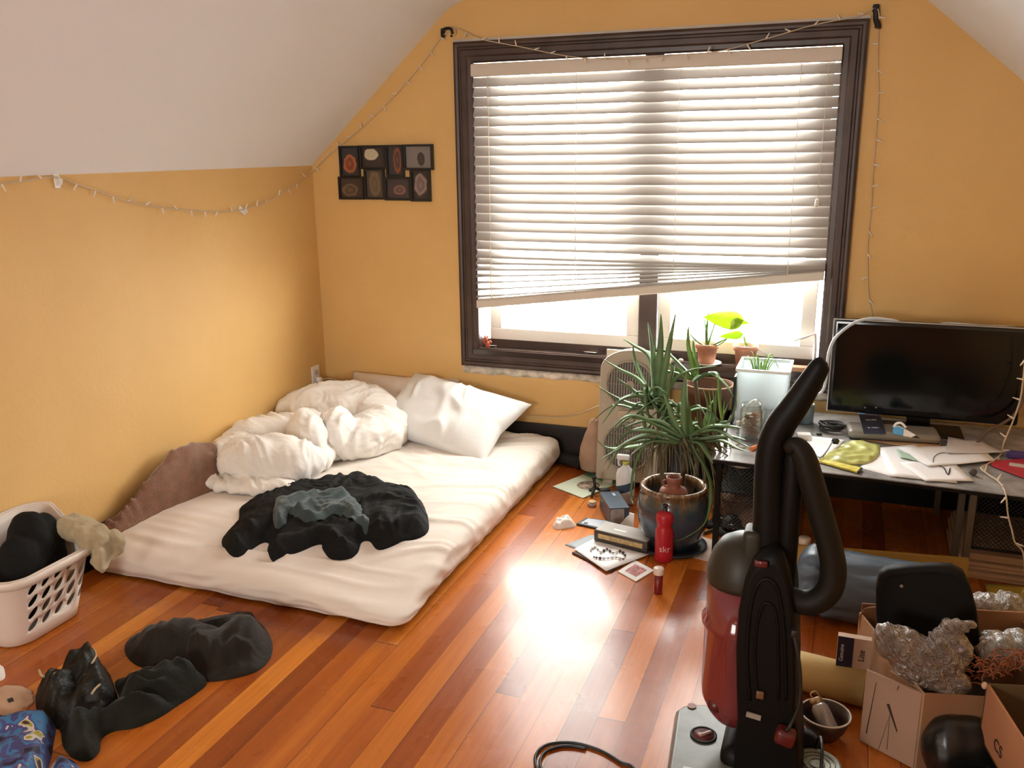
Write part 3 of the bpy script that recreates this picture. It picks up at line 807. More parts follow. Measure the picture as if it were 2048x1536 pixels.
tag(drape('sweatshirt', g1, g1h, flatz(0), M_DKGREY, res=.006), 'charcoal sweatshirt crumpled on the floor in front of the mattress corner', 'garment')
g2 = floorpts([(228,1352),(258,1340),(300,1328),(350,1326),(392,1334),(412,1352),(392,1372),(352,1398),(318,1420),(272,1440),(226,1448),(202,1462),(196,1488),(176,1506),(146,1502),(124,1478),(118,1448),(104,1432),(130,1418),(190,1418),(236,1392)], .025)
def g2h(X, Y, D):
    a = capsule(X, Y, fp(270, 1370), fp(390, 1345), .075, .070, 2.2); b_ = capsule(X, Y, fp(180, 1425), fp(300, 1410), .07, .06, 2.2); c = capsule(X, Y, fp(155, 1450), fp(165, 1485), .055, .055, 2.2)
    h = np.maximum.reduce([.022+0*X, a, b_, c])-.020+.034*folds(X, Y, 8, 77, 3.4, 1.3)+.022*folds(X, Y, 17, 81, 3.4, 1.5)
    return h*sstep(-.012, .055, D)
tag(drape('trousers', g2, g2h, flatz(0), M_DKGREEN, res=.006), 'dark olive trousers crumpled on the floor between sweatshirt and blue printed cloth', 'garment')
def cp(x, y, h):  return P(x, y, h)
bagp = thing('nylon_bag', P(150, 1400, 0), 'black shiny bundled nylon bag with pale piping beside the dark trousers', 'bag')
nb = floorpts([(66,1378),(76,1342),(100,1324),(132,1318),(148,1302),(186,1296),(212,1318),(226,1350),(234,1392),(204,1420),(132,1430),(84,1416)], .05)
def nbh(X, Y, D):
    a = capsule(X, Y, fp(110, 1365), fp(130, 1400), .075, .085, 2.0); b_ = capsule(X, Y, fp(170, 1335), fp(200, 1375), .080, .095, 2.0)
    h = np.maximum.reduce([.030+0*X, a, b_])-.020+.040*folds(X, Y, 10, 91, 3.0, 1.3)+.020*folds(X, Y, 22, 95, 3.0, 1.5)
    return h*sstep(-.012, .045, D)
drape('bag_body', nb, nbh, flatz(0), M_CAMO, bagp, res=.005)
M_PIPE = mat('pale_piping', (.42, .33, .2), .6)
for pts in ([(188,1300),(192,1312),(184,1326)], [(170,1349),(182,1352),(196,1350)], [(184,1387),(190,1378),(200,1369)], [(78,1340),(82,1350),(88,1353)], [(108,1348),(116,1344),(120,1346)]):
    MB().tube([P(x, y, .105 if y < 1360 else .10) for x, y in pts], .0035, n=6, smooth_pts=3).build('piping', M_PIPE, bagp)
# printed cloth (abstract blue dabs), in two heaps
def print_mat():
    m = bpy.data.materials.new('blue_printed_cotton'); m.use_nodes = True; nt = m.node_tree; b = nt.nodes['Principled BSDF']; N = nt.nodes.new; Lk = nt.links.new
    tc = N('ShaderNodeTexCoord'); n1 = N('ShaderNodeTexNoise'); n1.inputs['Scale'].default_value = 17; n1.inputs['Detail'].default_value = 2; n1.inputs['Distortion'].default_value = .5
    Lk(tc.outputs['Object'], n1.inputs['Vector']); r = N('ShaderNodeValToRGB'); r.color_ramp.interpolation = 'CONSTANT'; cr = r.color_ramp
    cols = [(0, srgb(28, 24, 52)), (.36, srgb(62, 62, 112)), (.46, srgb(52, 112, 160)), (.53, srgb(70, 68, 120)), (.60, srgb(196, 184, 178)), (.66, srgb(150, 145, 40)), (.71, srgb(60, 20, 60))]
    cr.elements[0].position = 0; cr.elements[0].color = cols[0][1]; cr.elements[1].position = cols[1][0]; cr.elements[1].color = cols[1][1]
    for p_, c_ in cols[2:]: e = cr.elements.new(p_); e.color = c_
    Lk(n1.outputs['Fac'], r.inputs['Fac']); Lk(r.outputs['Color'], b.inputs['Base Color']); b.inputs['Roughness'].default_value = .6
    return m
M_PRINT = print_mat()
pr1 = floorpts([(-40,1462),(0,1452),(50,1440),(100,1433),(110,1442),(106,1470),(98,1510),(78,1560),(20,1640),(-60,1640)], .02)
def prh(X, Y, D): return (.030+.022*ridge((X+Y)*6, (X-Y)*6, 81)+.02*pn(X*9, Y*9, 82)+.015)*sstep(-.003, .03, D)
tag(drape('printed_cloth', pr1, prh, flatz(0), M_PRINT, res=.007), 'larger blue cloth with purple, white and yellow print at the near left corner', 'cloth')
pr2 = floorpts([(100,1600),(92,1545),(104,1516),(128,1506),(148,1514),(168,1545),(180,1600),(140,1640)], .02)
tag(drape('printed_cloth', pr2, lambda X, Y, D: (.05+.03*pn(X*9, Y*9, 84))*sstep(-.003, .04, D), flatz(0), M_PRINT, res=.007), 'small crumpled end of blue printed cloth right of the larger printed cloth', 'cloth')
M_KRAFT = mat('kraft_paper', (0.52, 0.34, 0.23), .8, bump=.15, bscale=60, var=.08)
env = floorpts([(-30,1378),(8,1361),(40,1362),(63,1372),(66,1394),(28,1424),(-30,1420)], .02)
eo = thing('paper_packet', (*env[0], 0), 'pale brown paper packet with a small black square on the floor by the black bag', 'packet')
drape('packet_body', env, lambda X, Y, D: .012*sstep(0, .05, D)+.003*pn(X*20, Y*20, 3), flatz(0.0), M_KRAFT, parent=eo, res=.008, smooth_k=0)
MB().box(P(21, 1400, .018), (.020, .014, .002), (0, 0, -.5)).build('stamp', mat('black_ink', (.02, .018, .018), .7), eo)
tag(drape('paper_scrap', floorpts([(14,1442),(34,1432),(52,1420),(72,1424),(76,1436),(58,1440),(44,1450),(22,1450)], .01), lambda X, Y, D: (.012+.02*ridge(X*20, Y*20, 6))*sstep(-.002, .012, D), flatz(0), mat('orange_wrapper', (.45, .17, .05), .4), res=.005, smooth_k=0), 'crumpled orange wrapper on the floor above the blue printed cloth', 'wrapper')
tag(drape('sock', floorpts([(-40,1428),(0,1426),(22,1436),(12,1450),(-40,1458)], .01), lambda X, Y, D: .025*sstep(-.002, .03, D), flatz(0), M_BLACK, res=.006), 'black sock end at the left picture edge under the paper packet', 'sock')
tag(drape('tissue', floorpts([(-30,1326),(0,1322),(8,1334),(4,1348),(-30,1356)], .02), lambda X, Y, D: (.03+.02*pn(X*20, Y*20, 8))*sstep(-.002, .02, D), flatz(0), mat('white_tissue', (.8, .72, .66), .8), res=.006), 'crumpled white tissue on the floor in front of the laundry basket', 'tissue')

# ================================================================== ON THE WALLS
# fairy lights: one string over the left wall, the window and down the right side
M_WIRE = mat('pale_light_cord', (0.62, 0.50, 0.36), .6)
M_BULB = mat('clear_bulb', (0.82, 0.74, 0.62), .25, spec=.6)
def light_string(name, pts, label, step=.088, seed=1, r=.0023, first=.04):
    q, _ = catmull([Vector(p) for p in pts], 8)
    root = thing(name, tuple(q[0]), label, 'string lights')
    MB().tube(q, r, n=6).build('cord', M_WIRE, root)
    bulb = MB().lathe([(.0022, 0), (.0036, .002), (.0036, .010), (.0026, .012), (.0030, .015), (.0022, .024), (.0004, .028)], (0, 0, 0), 8).build('bulb', M_BULB, origin=(0, 0, 0))
    R = random.Random(seed); acc = first; n = 0
    for i in range(len(q)-1):
        a, b = q[i], q[i+1]; L = (b-a).length
        while acc < L:
            p = a+(b-a)*(acc/L); o = bulb if n == 0 else bulb.copy()
            if n: C.objects.link(o)
            o.parent = root; o.location = p-Vector(root.location)
            t = (b-a).normalized()
            side = t.cross(Vector((0, 1, 0)) if abs(t.y) < .8 else Vector((1, 0, 0))).normalized()*(1 if R.random() < .55 else -1)
            d = (side*.8+t*R.uniform(-.6, .8)+Vector((R.uniform(-.1, .3), -R.uniform(0, .3), -.35))).normalized()
            o.rotation_mode = 'QUATERNION'; o.rotation_quaternion = d.to_track_quat('Z', 'Y')
            n += 1; acc += step*R.uniform(.85, 1.15)
        acc -= L
    return root
yl = YB-.012; yc = YB-.036; yh = YB-.075
pts = [LW(x, y, XL+.012) for x, y in ((-60, 378), (0, 368), (50, 362), (108, 354), (140, 364), (200, 384), (270, 406), (350, 418), (430, 423), (480, 420), (530, 405), (580, 376), (620, 346))]
pts += [W(x, y, yl) for x, y in ((660, 308), (720, 258), (790, 190), (845, 126), (880, 78), (900, 60), (914, 56))]
pts += [W(959, 77, yc), W(1000, 86, yc), W(1048, 95, yc), W(1105, 107, yc), W(1167, 116, yc-.03), W(1230, 119, yh), W(1290, 117, yh), W(1350, 110, yh), W(1410, 106, yh), W(1455, 99, yc-.03), W(1513, 83, yc), W(1565, 68, yc), W(1612, 54, yc), W(1660, 43, yc)]
pts += [W(1716, 33, yl), W(1745, 18, yl-.01), W(1757, 22, yl-.015)]
pts += [W(x, y, yl) for x, y in ((1757, 60), (1755, 130), (1757, 190), (1752, 270), (1746, 350), (1742, 420), (1736, 480), (1735, 540), (1737, 590), (1745, 632))]
light_string('fairy_lights', pts, 'long white string of tiny fairy lights draped over the left wall and around the window', first=.03)
pz = .41
pts = [W(2052, 700, 3.70), W(2046, 760, 3.72), W(2040, 800, 3.70), W(2026, 842, 3.68), W(2008, 885, 3.62), P(2004, 905, pz), P(1992, 918, pz), P(1975, 928, pz), P(1962, 936, pz+.004), P(1978, 950, pz), P(1996, 962, pz), P(2006, 975, pz+.004), W(2012, 992, 3.20), W(2016, 1030, 3.19), W(2024, 1062, 3.17), W(2030, 1085, 3.15), W(2046, 1105, 3.14), W(2050, 1150, 3.12), W(2056, 1190, 3.10)]
light_string('fairy_lights', pts, 'short end of fairy lights trailing over the papers at the right front desk edge', step=.075, seed=5, r=.003)

M_HOOKW = mat('white_hook_plastic', (0.85, 0.82, 0.78), .35)
M_HOOKB = mat('black_iron', (0.012, 0.011, 0.010), .45, metal=.3)
def white_hook(px, py, tilt, label):
    p = LW(px, py, XL); root = thing('adhesive_hook', (XL, p.y, p.z-.03), label, 'hook', 'white adhesive hooks on the left wall')
    R = Matrix.Rotation(tilt, 3, 'X')
    MB().rbox((XL+.004, p.y, p.z-.002), (.008, .024, .055), .004, M=R).build('plate', M_HOOKW, root)
    MB().tube([Vector((XL+.006, p.y, p.z))+R@Vector(v) for v in ((0, 0, -.008), (.010, 0, -.018), (.018, 0, -.010), (.019, 0, .004))], .004, n=8, smooth_pts=3).build('prong', M_HOOKW, root)
white_hook(112, 360, 0, 'white adhesive hook on the left wall near the left picture edge, holding fairy lights')
white_hook(483, 420, 1.0, 'white adhesive hook tilted sideways at the lowest dip of the fairy lights')
r_ = thing('curtain_bracket', tuple(W(893, 68)), 'small black arched curtain bracket on the wall left of the window top', 'bracket')
MB().box(W(886, 66, YB-.006), (.020, .012, .040)).build('plate', M_HOOKB, r_, bevel=.002)
MB().tube([W(x, y, yy) for x, y, yy in ((885, 72, YB-.012), (884, 62, YB-.03), (892, 57, YB-.045), (902, 58, YB-.05), (905, 68, YB-.05))], .007, n=8, smooth_pts=3).build('arm', M_HOOKB, r_)
MB().ball(W(903, 72, YB-.05), .006).build('tip', M_HOOKB, r_)
r_ = thing('curtain_bracket', tuple(W(1752, 55)), 'long black curved curtain bracket on the wall right of the window top', 'bracket')
MB().tube([W(x, y, yy) for x, y, yy in ((1752, 15, YB-.02), (1753, 25, YB-.015), (1752, 38, YB-.015), (1756, 50, YB-.018), (1755, 56, YB-.02))], [.012, .013, .011, .012, .013], n=10, smooth_pts=3).build('arm', M_HOOKB, r_)
MB().rbox(W(1752, 17, YB-.012), (.026, .02, .032), .006).build('plate', M_HOOKB, r_)

# collage of eight small framed photographs
def photo_mat(name, bgc, fg, cx, cz, rx, rz, c, seed):
    m = bpy.data.materials.new(name); m.use_nodes = True; nt = m.node_tree; b = nt.nodes['Principled BSDF']; N = nt.nodes.new; Lk = nt.links.new
    tc = N('ShaderNodeTexCoord'); mp = N('ShaderNodeMapping'); Lk(tc.outputs['Object'], mp.inputs['Vector'])
    mp.inputs['Location'].default_value = (-(c[0]+cx)/rx, 0, -(c[1]+cz)/rz); mp.inputs['Scale'].default_value = (1/rx, 0, 1/rz)
    n = N('ShaderNodeTexNoise'); n.inputs['Scale'].default_value = 38; n.inputs['Detail'].default_value = 3; Lk(tc.outputs['Object'], n.inputs['Vector'])
    ln = N('ShaderNodeVectorMath'); ln.operation = 'LENGTH'; Lk(mp.outputs[0], ln.inputs[0])
    ad = N('ShaderNodeMath'); ad.operation = 'MULTIPLY_ADD'; Lk(n.outputs['Fac'], ad.inputs[0]); ad.inputs[1].default_value = .9; Lk(ln.outputs['Value'], ad.inputs[2])
    r = N('ShaderNodeValToRGB'); cr = r.color_ramp; cr.elements[0].position = .0; cr.elements[0].color = fg[0]; cr.elements[1].position = .95; cr.elements[1].color = bgc
    e = cr.elements.new(.55); e.color = fg[1]; e = cr.elements.new(.80); e.color = fg[0]
    sb = N('ShaderNodeMath'); sb.operation = 'MULTIPLY'; Lk(ad.outputs[0], sb.inputs[0]); sb.inputs[1].default_value = .44
    Lk(sb.outputs[0], r.inputs['Fac']); Lk(r.outputs['Color'], b.inputs['Base Color']); b.inputs['Roughness'].default_value = .25
    return m
M_FRAME = mat('black_photo_frame', (0.008, 0.007, 0.006), .35)
def collage():
    o = W(772, 346); root = thing('photo_collage_frame', tuple(W(772, 400)), 'black collage frame of eight small photographs on the wall left of the window', 'picture frame')
    cells = [(680, 292, 723, 354, srgb(62, 58, 62), (srgb(190, 110, 70), srgb(120, 60, 40)), 0, -.012, .024, .030), (721, 291, 775, 338, srgb(60, 48, 44), (srgb(205, 195, 165), srgb(190, 180, 150)), -.012, .014, .026, .018),
             (773, 290, 811, 354, srgb(58, 56, 58), (srgb(150, 85, 55), srgb(70, 62, 60)), .012, .004, .014, .04), (809, 289, 869, 340, srgb(132, 125, 122), (srgb(55, 50, 48), srgb(70, 62, 60)), .012, -.008, .014, .022),
             (679, 353, 732, 399, srgb(70, 58, 52), (srgb(120, 100, 75), srgb(80, 60, 55)), -.01, -.01, .03, .02), (730, 337, 773, 399, srgb(85, 72, 62), (srgb(120, 105, 80), srgb(100, 85, 70)), 0, 0, .02, .04),
             (771, 354, 825, 401, srgb(72, 62, 66), (srgb(150, 110, 90), srgb(90, 72, 74)), .008, -.005, .022, .015), (822, 339, 864, 403, srgb(52, 46, 44), (srgb(150, 132, 126), srgb(110, 92, 88)), 0, .004, .022, .034)]
    fm = MB(); photos = []
    for i, (x0, y0, x1, y1, bgc, fg, cx, cz, rx, rz) in enumerate(cells):
        a = W(x0, y0); b_ = W(x1, y1); X0, X1, Z0, Z1 = a.x, b_.x, b_.z, a.z; t = .011; y = YB-.010
        fm.box(((X0+X1)/2, y, Z0+t/2), (X1-X0, .02, t)); fm.box(((X0+X1)/2, y, Z1-t/2), (X1-X0, .02, t)); fm.box((X0+t/2, y, (Z0+Z1)/2), (t, .02, Z1-Z0-2*t)); fm.box((X1-t/2, y, (Z0+Z1)/2), (t, .02, Z1-Z0-2*t))
        photos.append((X0, X1, Z0, Z1, t, bgc, fg, cx, cz, rx, rz))
    fm.build('frame', M_FRAME, root)
    lo = wloc(root)
    for i, (X0, X1, Z0, Z1, t, bgc, fg, cx, cz, rx, rz) in enumerate(photos):
        c = ((X0+X1)/2-lo.x, (Z0+Z1)/2-lo.z)
        MB().box(((X0+X1)/2, YB-.006, (Z0+Z1)/2), (X1-X0-t, .006, Z1-Z0-t)).build('photograph', photo_mat('photo_print_%s' % 'abcdefgh'[i], bgc, fg, cx, cz, rx, rz, c, i), root)
collage()
# outlet at the corner with a pale cord running behind the bed to the fan
p = LW(630, 752)
ro = thing('wall_outlet', (XL, p.y, p.z-.06), 'white power outlet on the left wall just above the duvet, near the corner', 'outlet')
MB().rbox((XL+.004, p.y, p.z), (.008, .072, .115), .003).build('cover_plate', M_HOOKW, ro)
for dz in (.022, -.022): MB().rbox((XL+.008, p.y, p.z+dz), (.006, .030, .028), .006).build('socket', mat('outlet_socket', (.55, .5, .45), .4), ro)
MB().rbox((XL+.022, p.y+.004, p.z-.02), (.03, .024, .026), .006).build('plug', M_HOOKW, ro)
tag(MB().tube([Vector((XL+.040, p.y+.004, p.z-.02)), W(660, 757, 4.05), W(690, 768, 4.085), W(760, 800, 4.09), W(900, 838, 4.085), W(1040, 832, 4.08), W(1110, 834, 4.08), W(1150, 830, 4.06), W(1175, 821, 4.0), W(1200, 811, 3.93), W(1209, 809, 3.90)], .0032, n=6, smooth_pts=6).build('extension_cord', mat('ivory_cord', (.62, .47, .30), .6)), 'thin ivory power cord running along the back wall from outlet to fan', 'cord')

# ================================================================== ON THE WINDOW SILL
ZS = WZ0+.009
M_TERRA = mat('terracotta', (0.50, 0.22, 0.13), .8, var=.15, vscale=25, bump=.1)
M_SOIL = mat('potting_soil', (0.035, 0.022, 0.014), .95, bump=.8, bscale=120)
M_LEAF = mat('aloe_leaf', (0.10, 0.21, 0.075), .40, var=.25, vscale=10, translucent=.15)
M_LEAFB = mat('pale_blade_leaf', (0.30, 0.46, 0.12), .45, translucent=.4)
M_POTHOS = mat('golden_pothos_leaf', (0.42, 0.55, 0.06), .4, translucent=.5, var=.15, vscale=30)
M_ALEAF = mat('young_aloe_leaf', (0.13, 0.24, 0.08), .45)
def flower_pot(root, c, r, h, m, soil=True, rimh=.22):
    mb_ = MB().lathe([(r*.62, 0), (r*.70, .004), (r*.88, h*(1-rimh)), (r*1.0, h*(1-rimh)), (r*1.02, h), (r*.90, h), (r*.86, h*.86), (.001, h*.86)], c, 28, cap1=False); po = mb_.build('pot', m, root)
    if soil: MB().lathe([(r*.87, h*.86), (r*.5, h*.89), (.002, h*.88)], c, 20, cap0=False, cap1=False).build('soil', M_SOIL, po)
def blade(pts, w, name, m, root, k=5, thick=.35, tip=.06):
    """a leaf blade: flattened, tapering along its spine"""
    q, ws = catmull([Vector(p) for p in pts], k, [w]*len(pts)); n = len(q)
    rr = [w*(1-(i/(n-1))**1.7)*(.75+.25*min(1, i/(n*.15)))+w*tip for i in range(n)]
    rings = []; prev = None
    for i, p in enumerate(q):
        t = (q[min(i+1, n-1)]-q[max(i-1, 0)]).normalized()
        sd = t.cross(Vector((0, 0, 1)))
        if sd.length < .05: sd = prev if prev is not None else Vector((1, 0, 0))
        sd.normalize()
        if prev is not None and sd.dot(prev) < 0: sd = -sd
        prev = sd; up = sd.cross(t)
        rings.append([p+sd*rr[i]-up*rr[i]*.2, p+up*rr[i]*thick*.2-up*rr[i]*.35, p-sd*rr[i]-up*rr[i]*.2, p-up*rr[i]*(thick+.5)])
        rings[-1] = [p+sd*rr[i]+up*rr[i]*.25, p-up*rr[i]*.10, p-sd*rr[i]+up*rr[i]*.25, p-up*rr[i]*thick]
    return MB().loft(rings, True, True, True).build(name, m, root)
# small aloe
c = W(1413, 720, 4.095); c.z = ZS+.014
rs = thing('saucer', (c.x+.008, c.y, ZS), 'round white saucer on the window sill under the small terracotta pot', 'saucer')
MB().lathe([(.030, 0), (.050, .005), (.062, .012), (.060, .014), (.046, .009), (.001, .008)], (c.x+.008, c.y, ZS), 28, cap1=False).build('dish', mat('white_ceramic', (.82, .80, .78), .25), rs)
rp = thing('potted_aloe', (c.x, c.y, ZS+.010), 'small terracotta pot with an upright young aloe on the white saucer', 'plant')
flower_pot(rp, (c.x, c.y, ZS+.010), .054, .092, M_TERRA)
zt = ZS+.09
for pts, w in (([(0, 0), (-.004, .06), (.0, .13), (.006, .20)], .010), ([(.006, 0), (.014, .05), (.030, .11), (.035, .16)], .009), ([(-.006, 0), (-.05, .03), (-.09, .07), (-.12, .13)], .008), ([(.008, 0), (.05, .025), (.10, .05), (.15, .075)], .008), ([(0, 0), (.05, .012), (.11, .06), (.14, .10)], .005), ([(0, 0), (.0, .05), (-.012, .12), (-.01, .17)], .006)):
    blade([(c.x+a, c.y-.01-.02*rnd.random(), zt+b_) for a, b_ in pts], w*.8, 'leaf', M_ALEAF, rp, thick=1.3)
# pothos
c = W(1490, 722, 4.095)
rp = thing('potted_pothos', (c.x, c.y, ZS), 'terracotta pot with broad yellow-green pothos leaves on the sill right of the aloe', 'plant')
flower_pot(rp, (c.x, c.y, ZS), .056, .105, M_TERRA)
def heart(root, base, tip, w, m, droop=.02):
    base = Vector(base); tip = Vector(tip); ax = tip-base; L = ax.length; ax.normalize()
    sd = ax.cross(Vector((0, 0, 1)));  sd = sd if sd.length > .1 else Vector((1, 0, 0)); sd.normalize(); sd = Matrix.Rotation(-.95, 3, ax)@sd; up = sd.cross(ax)
    def fn(u, v):
        s = 2*u-1; ww = w*(math.sin(PI*min(1, v*1.02+.0)**.62))**.8
        return base+ax*(L*(v-.10*(1-v)*abs(s)**.7*0))+sd*(s*ww)+up*(-.25*ww*s*s-droop*v*v)+up*.002*math.sin(9*v)*s
    MB().grid(fn, 9, 14).build('leaf', m, root, solid=.0008)
ct = Vector((c.x, c.y, ZS+.10))
def at(px, py, y): return W(px, py, y)
for s_, b_, t_, w in (((0, 0, 0), at(1488, 640, 4.06), at(1408, 630, 4.02), .050), ((.0, 0, 0), at(1470, 640, 4.08), at(1502, 641, 4.05), .022), ((0, 0, 0), at(1486, 668, 4.06), at(1440, 670, 4.02), .022), ((0, 0, 0), at(1476, 640, 4.07), at(1466, 655, 4.00), .02)):
    MB().tube([ct+Vector(s_), (ct+Vector(b_))/2+Vector((0, 0, .012)), b_], .0018, n=5, smooth_pts=4).build('stem', M_LEAFB, rp)
    heart(rp, b_, t_, w, M_POTHOS)
for px, py in ((1515, 655), (1522, 690), (1530, 705), (1478, 735)):
    e = at(px, py, 4.04); blade([ct, (ct*2+e)/3+Vector((0, 0, .02)), e], .003, 'tendril', M_LEAFB, rp)
# red clay figure, pale scraps of card, small dark stones
p = W(975, 684, 4.115)
rf = thing('clay_figurine', (p.x, p.y, ZS), 'little red clay figurine in the left corner of the window sill', 'figurine')
M_RED = mat('red_clay', (0.42, 0.10, 0.055), .6, bump=.2)
MB().ball((p.x, p.y, ZS+.018), (.014, .012, .020)).build('body', M_RED, rf)
MB().ball((p.x-.006, p.y-.002, ZS+.048), (.012, .011, .013)).build('head', M_RED, rf)
for s in (-1, 1): MB().tube([(p.x+s*.010-.002, p.y, ZS+.024), (p.x+s*.022, p.y-.006, ZS+.034), (p.x+s*.014, p.y-.012, ZS+.044)], .005, n=8, smooth_pts=3).build('arm', M_RED, rf)
for s in (-1, 1): MB().lathe([(.004, 0), (.001, .014)], (p.x-.006+s*.007, p.y, ZS+.058), 6).build('horn', M_RED, rf)
M_CARD = mat('white_card', (0.82, 0.81, 0.79), .7)
def sheet(name, px, z, m, label, cat, t=.0012, group=None, curl=0.0, parent=None, y=None):
    pl = [P(x, yy, z) for x, yy in px]
    if len(pl) == 4:
        a, b, c_, d = pl
        def fn(u, v):
            q = (a*(1-u)+b*u)*(1-v)+(d*(1-u)+c_*u)*v
            return q+Vector((0, 0, curl*(abs(2*u-1)**3)*(abs(2*v-1))))
        mb = MB().grid(fn, 9, 7)
        o = mb.build(name, m, parent, solid=t)
    else:
        o = MB().prism(pl, (0, 0, t)).build(name, m, parent)
    return tag(o, label, cat, group) if label else o
sheet('card', [(968,688),(998,683),(1020,688),(980,693)], ZS+.004, M_CARD, 'white card lying on the window sill beside the red figurine', 'card', curl=.004)
sheet('card', [(1152,700),(1160,694),(1206,698),(1190,708)], ZS+.004, M_CARD, 'torn white card on the window sill near the fan', 'card', curl=.006)
for i, (px, py) in enumerate(((1345, 712), (1362, 716))):
    p = W(px, py, 4.09); tag(MB().ball((p.x, p.y, ZS+.011), (.013, .012, .011)).build('pebble', mat('pale_stone', (.45, .40, .36), .8, bump=.4)), ('pale pebble on the sill left of the aloe saucer, nearest the mullion', 'pale pebble on the sill touching the aloe saucer on its left')[i], 'pebble')
p = W(1600, 726, 4.09)
tag(MB().rbox((p.x, p.y+.004, ZS+.012), (.085, .05, .022), .004).build('wood_block', mat('wood_block', (.45, .22, .11), .5, var=.2)), 'small flat brown wooden block at the right end of the window sill', 'block')

# ================================================================== FAN, PLANTS BESIDE THE DESK
M_FANB = mat('aged_fan_plastic', (0.42, 0.36, 0.27), .5)
M_GRILLE = mat('grille_dark', (0.13, 0.11, 0.09), .5)
def fan():
    w, h, d = .295, .625, .11
    o = P(1200, 934); o = Vector((o.x+.05, 4.0, 0)); cx = o.x+w/2-.01; z0 = .03
    root = thing('window_fan', (cx, 3.92, 0), 'beige twin window fan standing on end against the wall under the window, behind the aloe', 'fan')
    # leans back: rotate about its foot
    L = Matrix.Translation((cx, 3.86, z0))@Matrix.Rotation(math.radians(-7), 4, 'X')
    def tf(mb): mb.v = [tuple(L@Vector(v)) for v in mb.v]; return mb
    sh = MB().rbox((0, d/2, h/2), (w, d, h), .05)
    # front plate rounded in outline, built as a prism with arched top
    out = []
    for k in range(25):
        a = PI*k/24; out.append(Vector((w/2*math.cos(a), 0, h-.10+.10*math.sin(a))))
    out += [Vector((-w/2, 0, .0)), Vector((w/2, 0, .0))]
    tf(MB().prism(out, (0, d, 0))).build('housing', M_FANB, root, bevel=.008)
    for zc in (h*.74, h*.27):
        R = .108; g = MB()
        tf(MB().cyl((0, -.001, zc), (0, .012, zc), R+.006, n=40)).build('well', M_GRILLE, root)
        g.lathe([(R+.010, 0), (R+.010, -.010), (R-.002, -.010), (R-.002, 0)], (0, 0, 0), 40, M=Matrix.Translation((0, 0, zc)).to_3x3())
        rg = MB()
        for k in range(40):
            a0 = 2*PI*k/40
        pts = [Vector(((R+.003)*math.cos(2*PI*k/40), -.008, zc+(R+.003)*math.sin(2*PI*k/40))) for k in range(41)]
        rg.tube(pts, .006, n=6, caps=False)
        for k in range(-8, 9):
            x = k*R/8.6; hh = math.sqrt(max(0, R*R-x*x))
            if hh > .01: rg.box((x, -.006, zc), (.0035, .008, 2*hh))
        for k in (-.55, 0, .55): rg.box((0, -.003, zc+k*R), (2*R*math.sqrt(1-k*k), .004, .003))
        gro = tf(rg).build('grille', mat('grille_beige', (.34, .29, .23), .5), root)
        tf(MB().cyl((0, -.012, zc), (0, 0, zc), .020, n=20)).build('hub', mat('grille_beige', (.34, .29, .23), .5), gro)
    cpn = tf(MB().rbox((0, -.004, h*.505), (.11, .012, .05), .004)).build('control_panel', mat('panel_tan', (.50, .40, .28), .5), root)
    for s in (-.022, .022): tf(MB().cyl((s, -.018, h*.505), (s, -.008, h*.505), .010, n=14)).build('knob', M_FANB, cpn)
    for s in (-1, 1): tf(MB().rbox((s*.09, .06, -.012), (.05, .10, .03), .006)).build('foot', M_FANB, root)
fan()
# tall pale panel behind the fan
a = W(1214, 698, 4.065); b_ = W(1342, 706, 4.065)
tag(MB().box(((a.x+b_.x)/2, 4.066, a.z/2), (b_.x-a.x, .012, a.z-.002), (0, 0, 0)).build('board', mat('beige_panel', (.62, .54, .43), .6)), 'tall beige board standing against the wall behind the fan', 'board')
# brown gourd-like sack left of the fan
c = P(1188, 918); c.y = 3.97; c.x = -1.075
sk = thing('paper_sack', (c.x, c.y, 0), 'rounded tan paper sack standing beside the left edge of the fan', 'sack')
MB().lathe([(.045, .03), (.075, .04), (.085, .09), (.078, .15), (.055, .21), (.036, .25), (.030, .285), (.020, .292), (.003, .29)], (c.x, c.y, 0), 24, sx=.85, sy=.8).build('sack_body', mat('tan_paper', (.42, .27, .18), .75, var=.2, vscale=14, bump=.4, bscale=30), sk)
# black strap-like clutter along the wall foot
M_BLK = mat('black_plastic', (0.012, 0.012, 0.012), .45)
M_BLKM = mat('black_rubber', (0.014, 0.013, 0.013), .8, bump=.2)
pts = [P(x, y, .03) for x, y in ((1085, 908), (1120, 916), (1160, 926), (1205, 936), (1250, 945))]
st = thing('floor_mat', tuple(pts[2]), 'black rolled rubber mat on the floor between the mattress head and the fan', 'mat')
pts2 = [Vector((p_.x, p_.y-.0, .034)) for p_ in pts]
MB().tube(pts2, [.032, .034, .034, .033, .030], n=14, smooth_pts=4, flat=.9).build('rolled_mat', M_BLKM, st)
for i in (1, 2, 3): MB().tube([pts2[i]+Vector((0, .037*math.cos(t), .035*math.sin(t))) for t in [k*2*PI/16 for k in range(17)]], .004, n=6).build('strap', M_BLK, st)

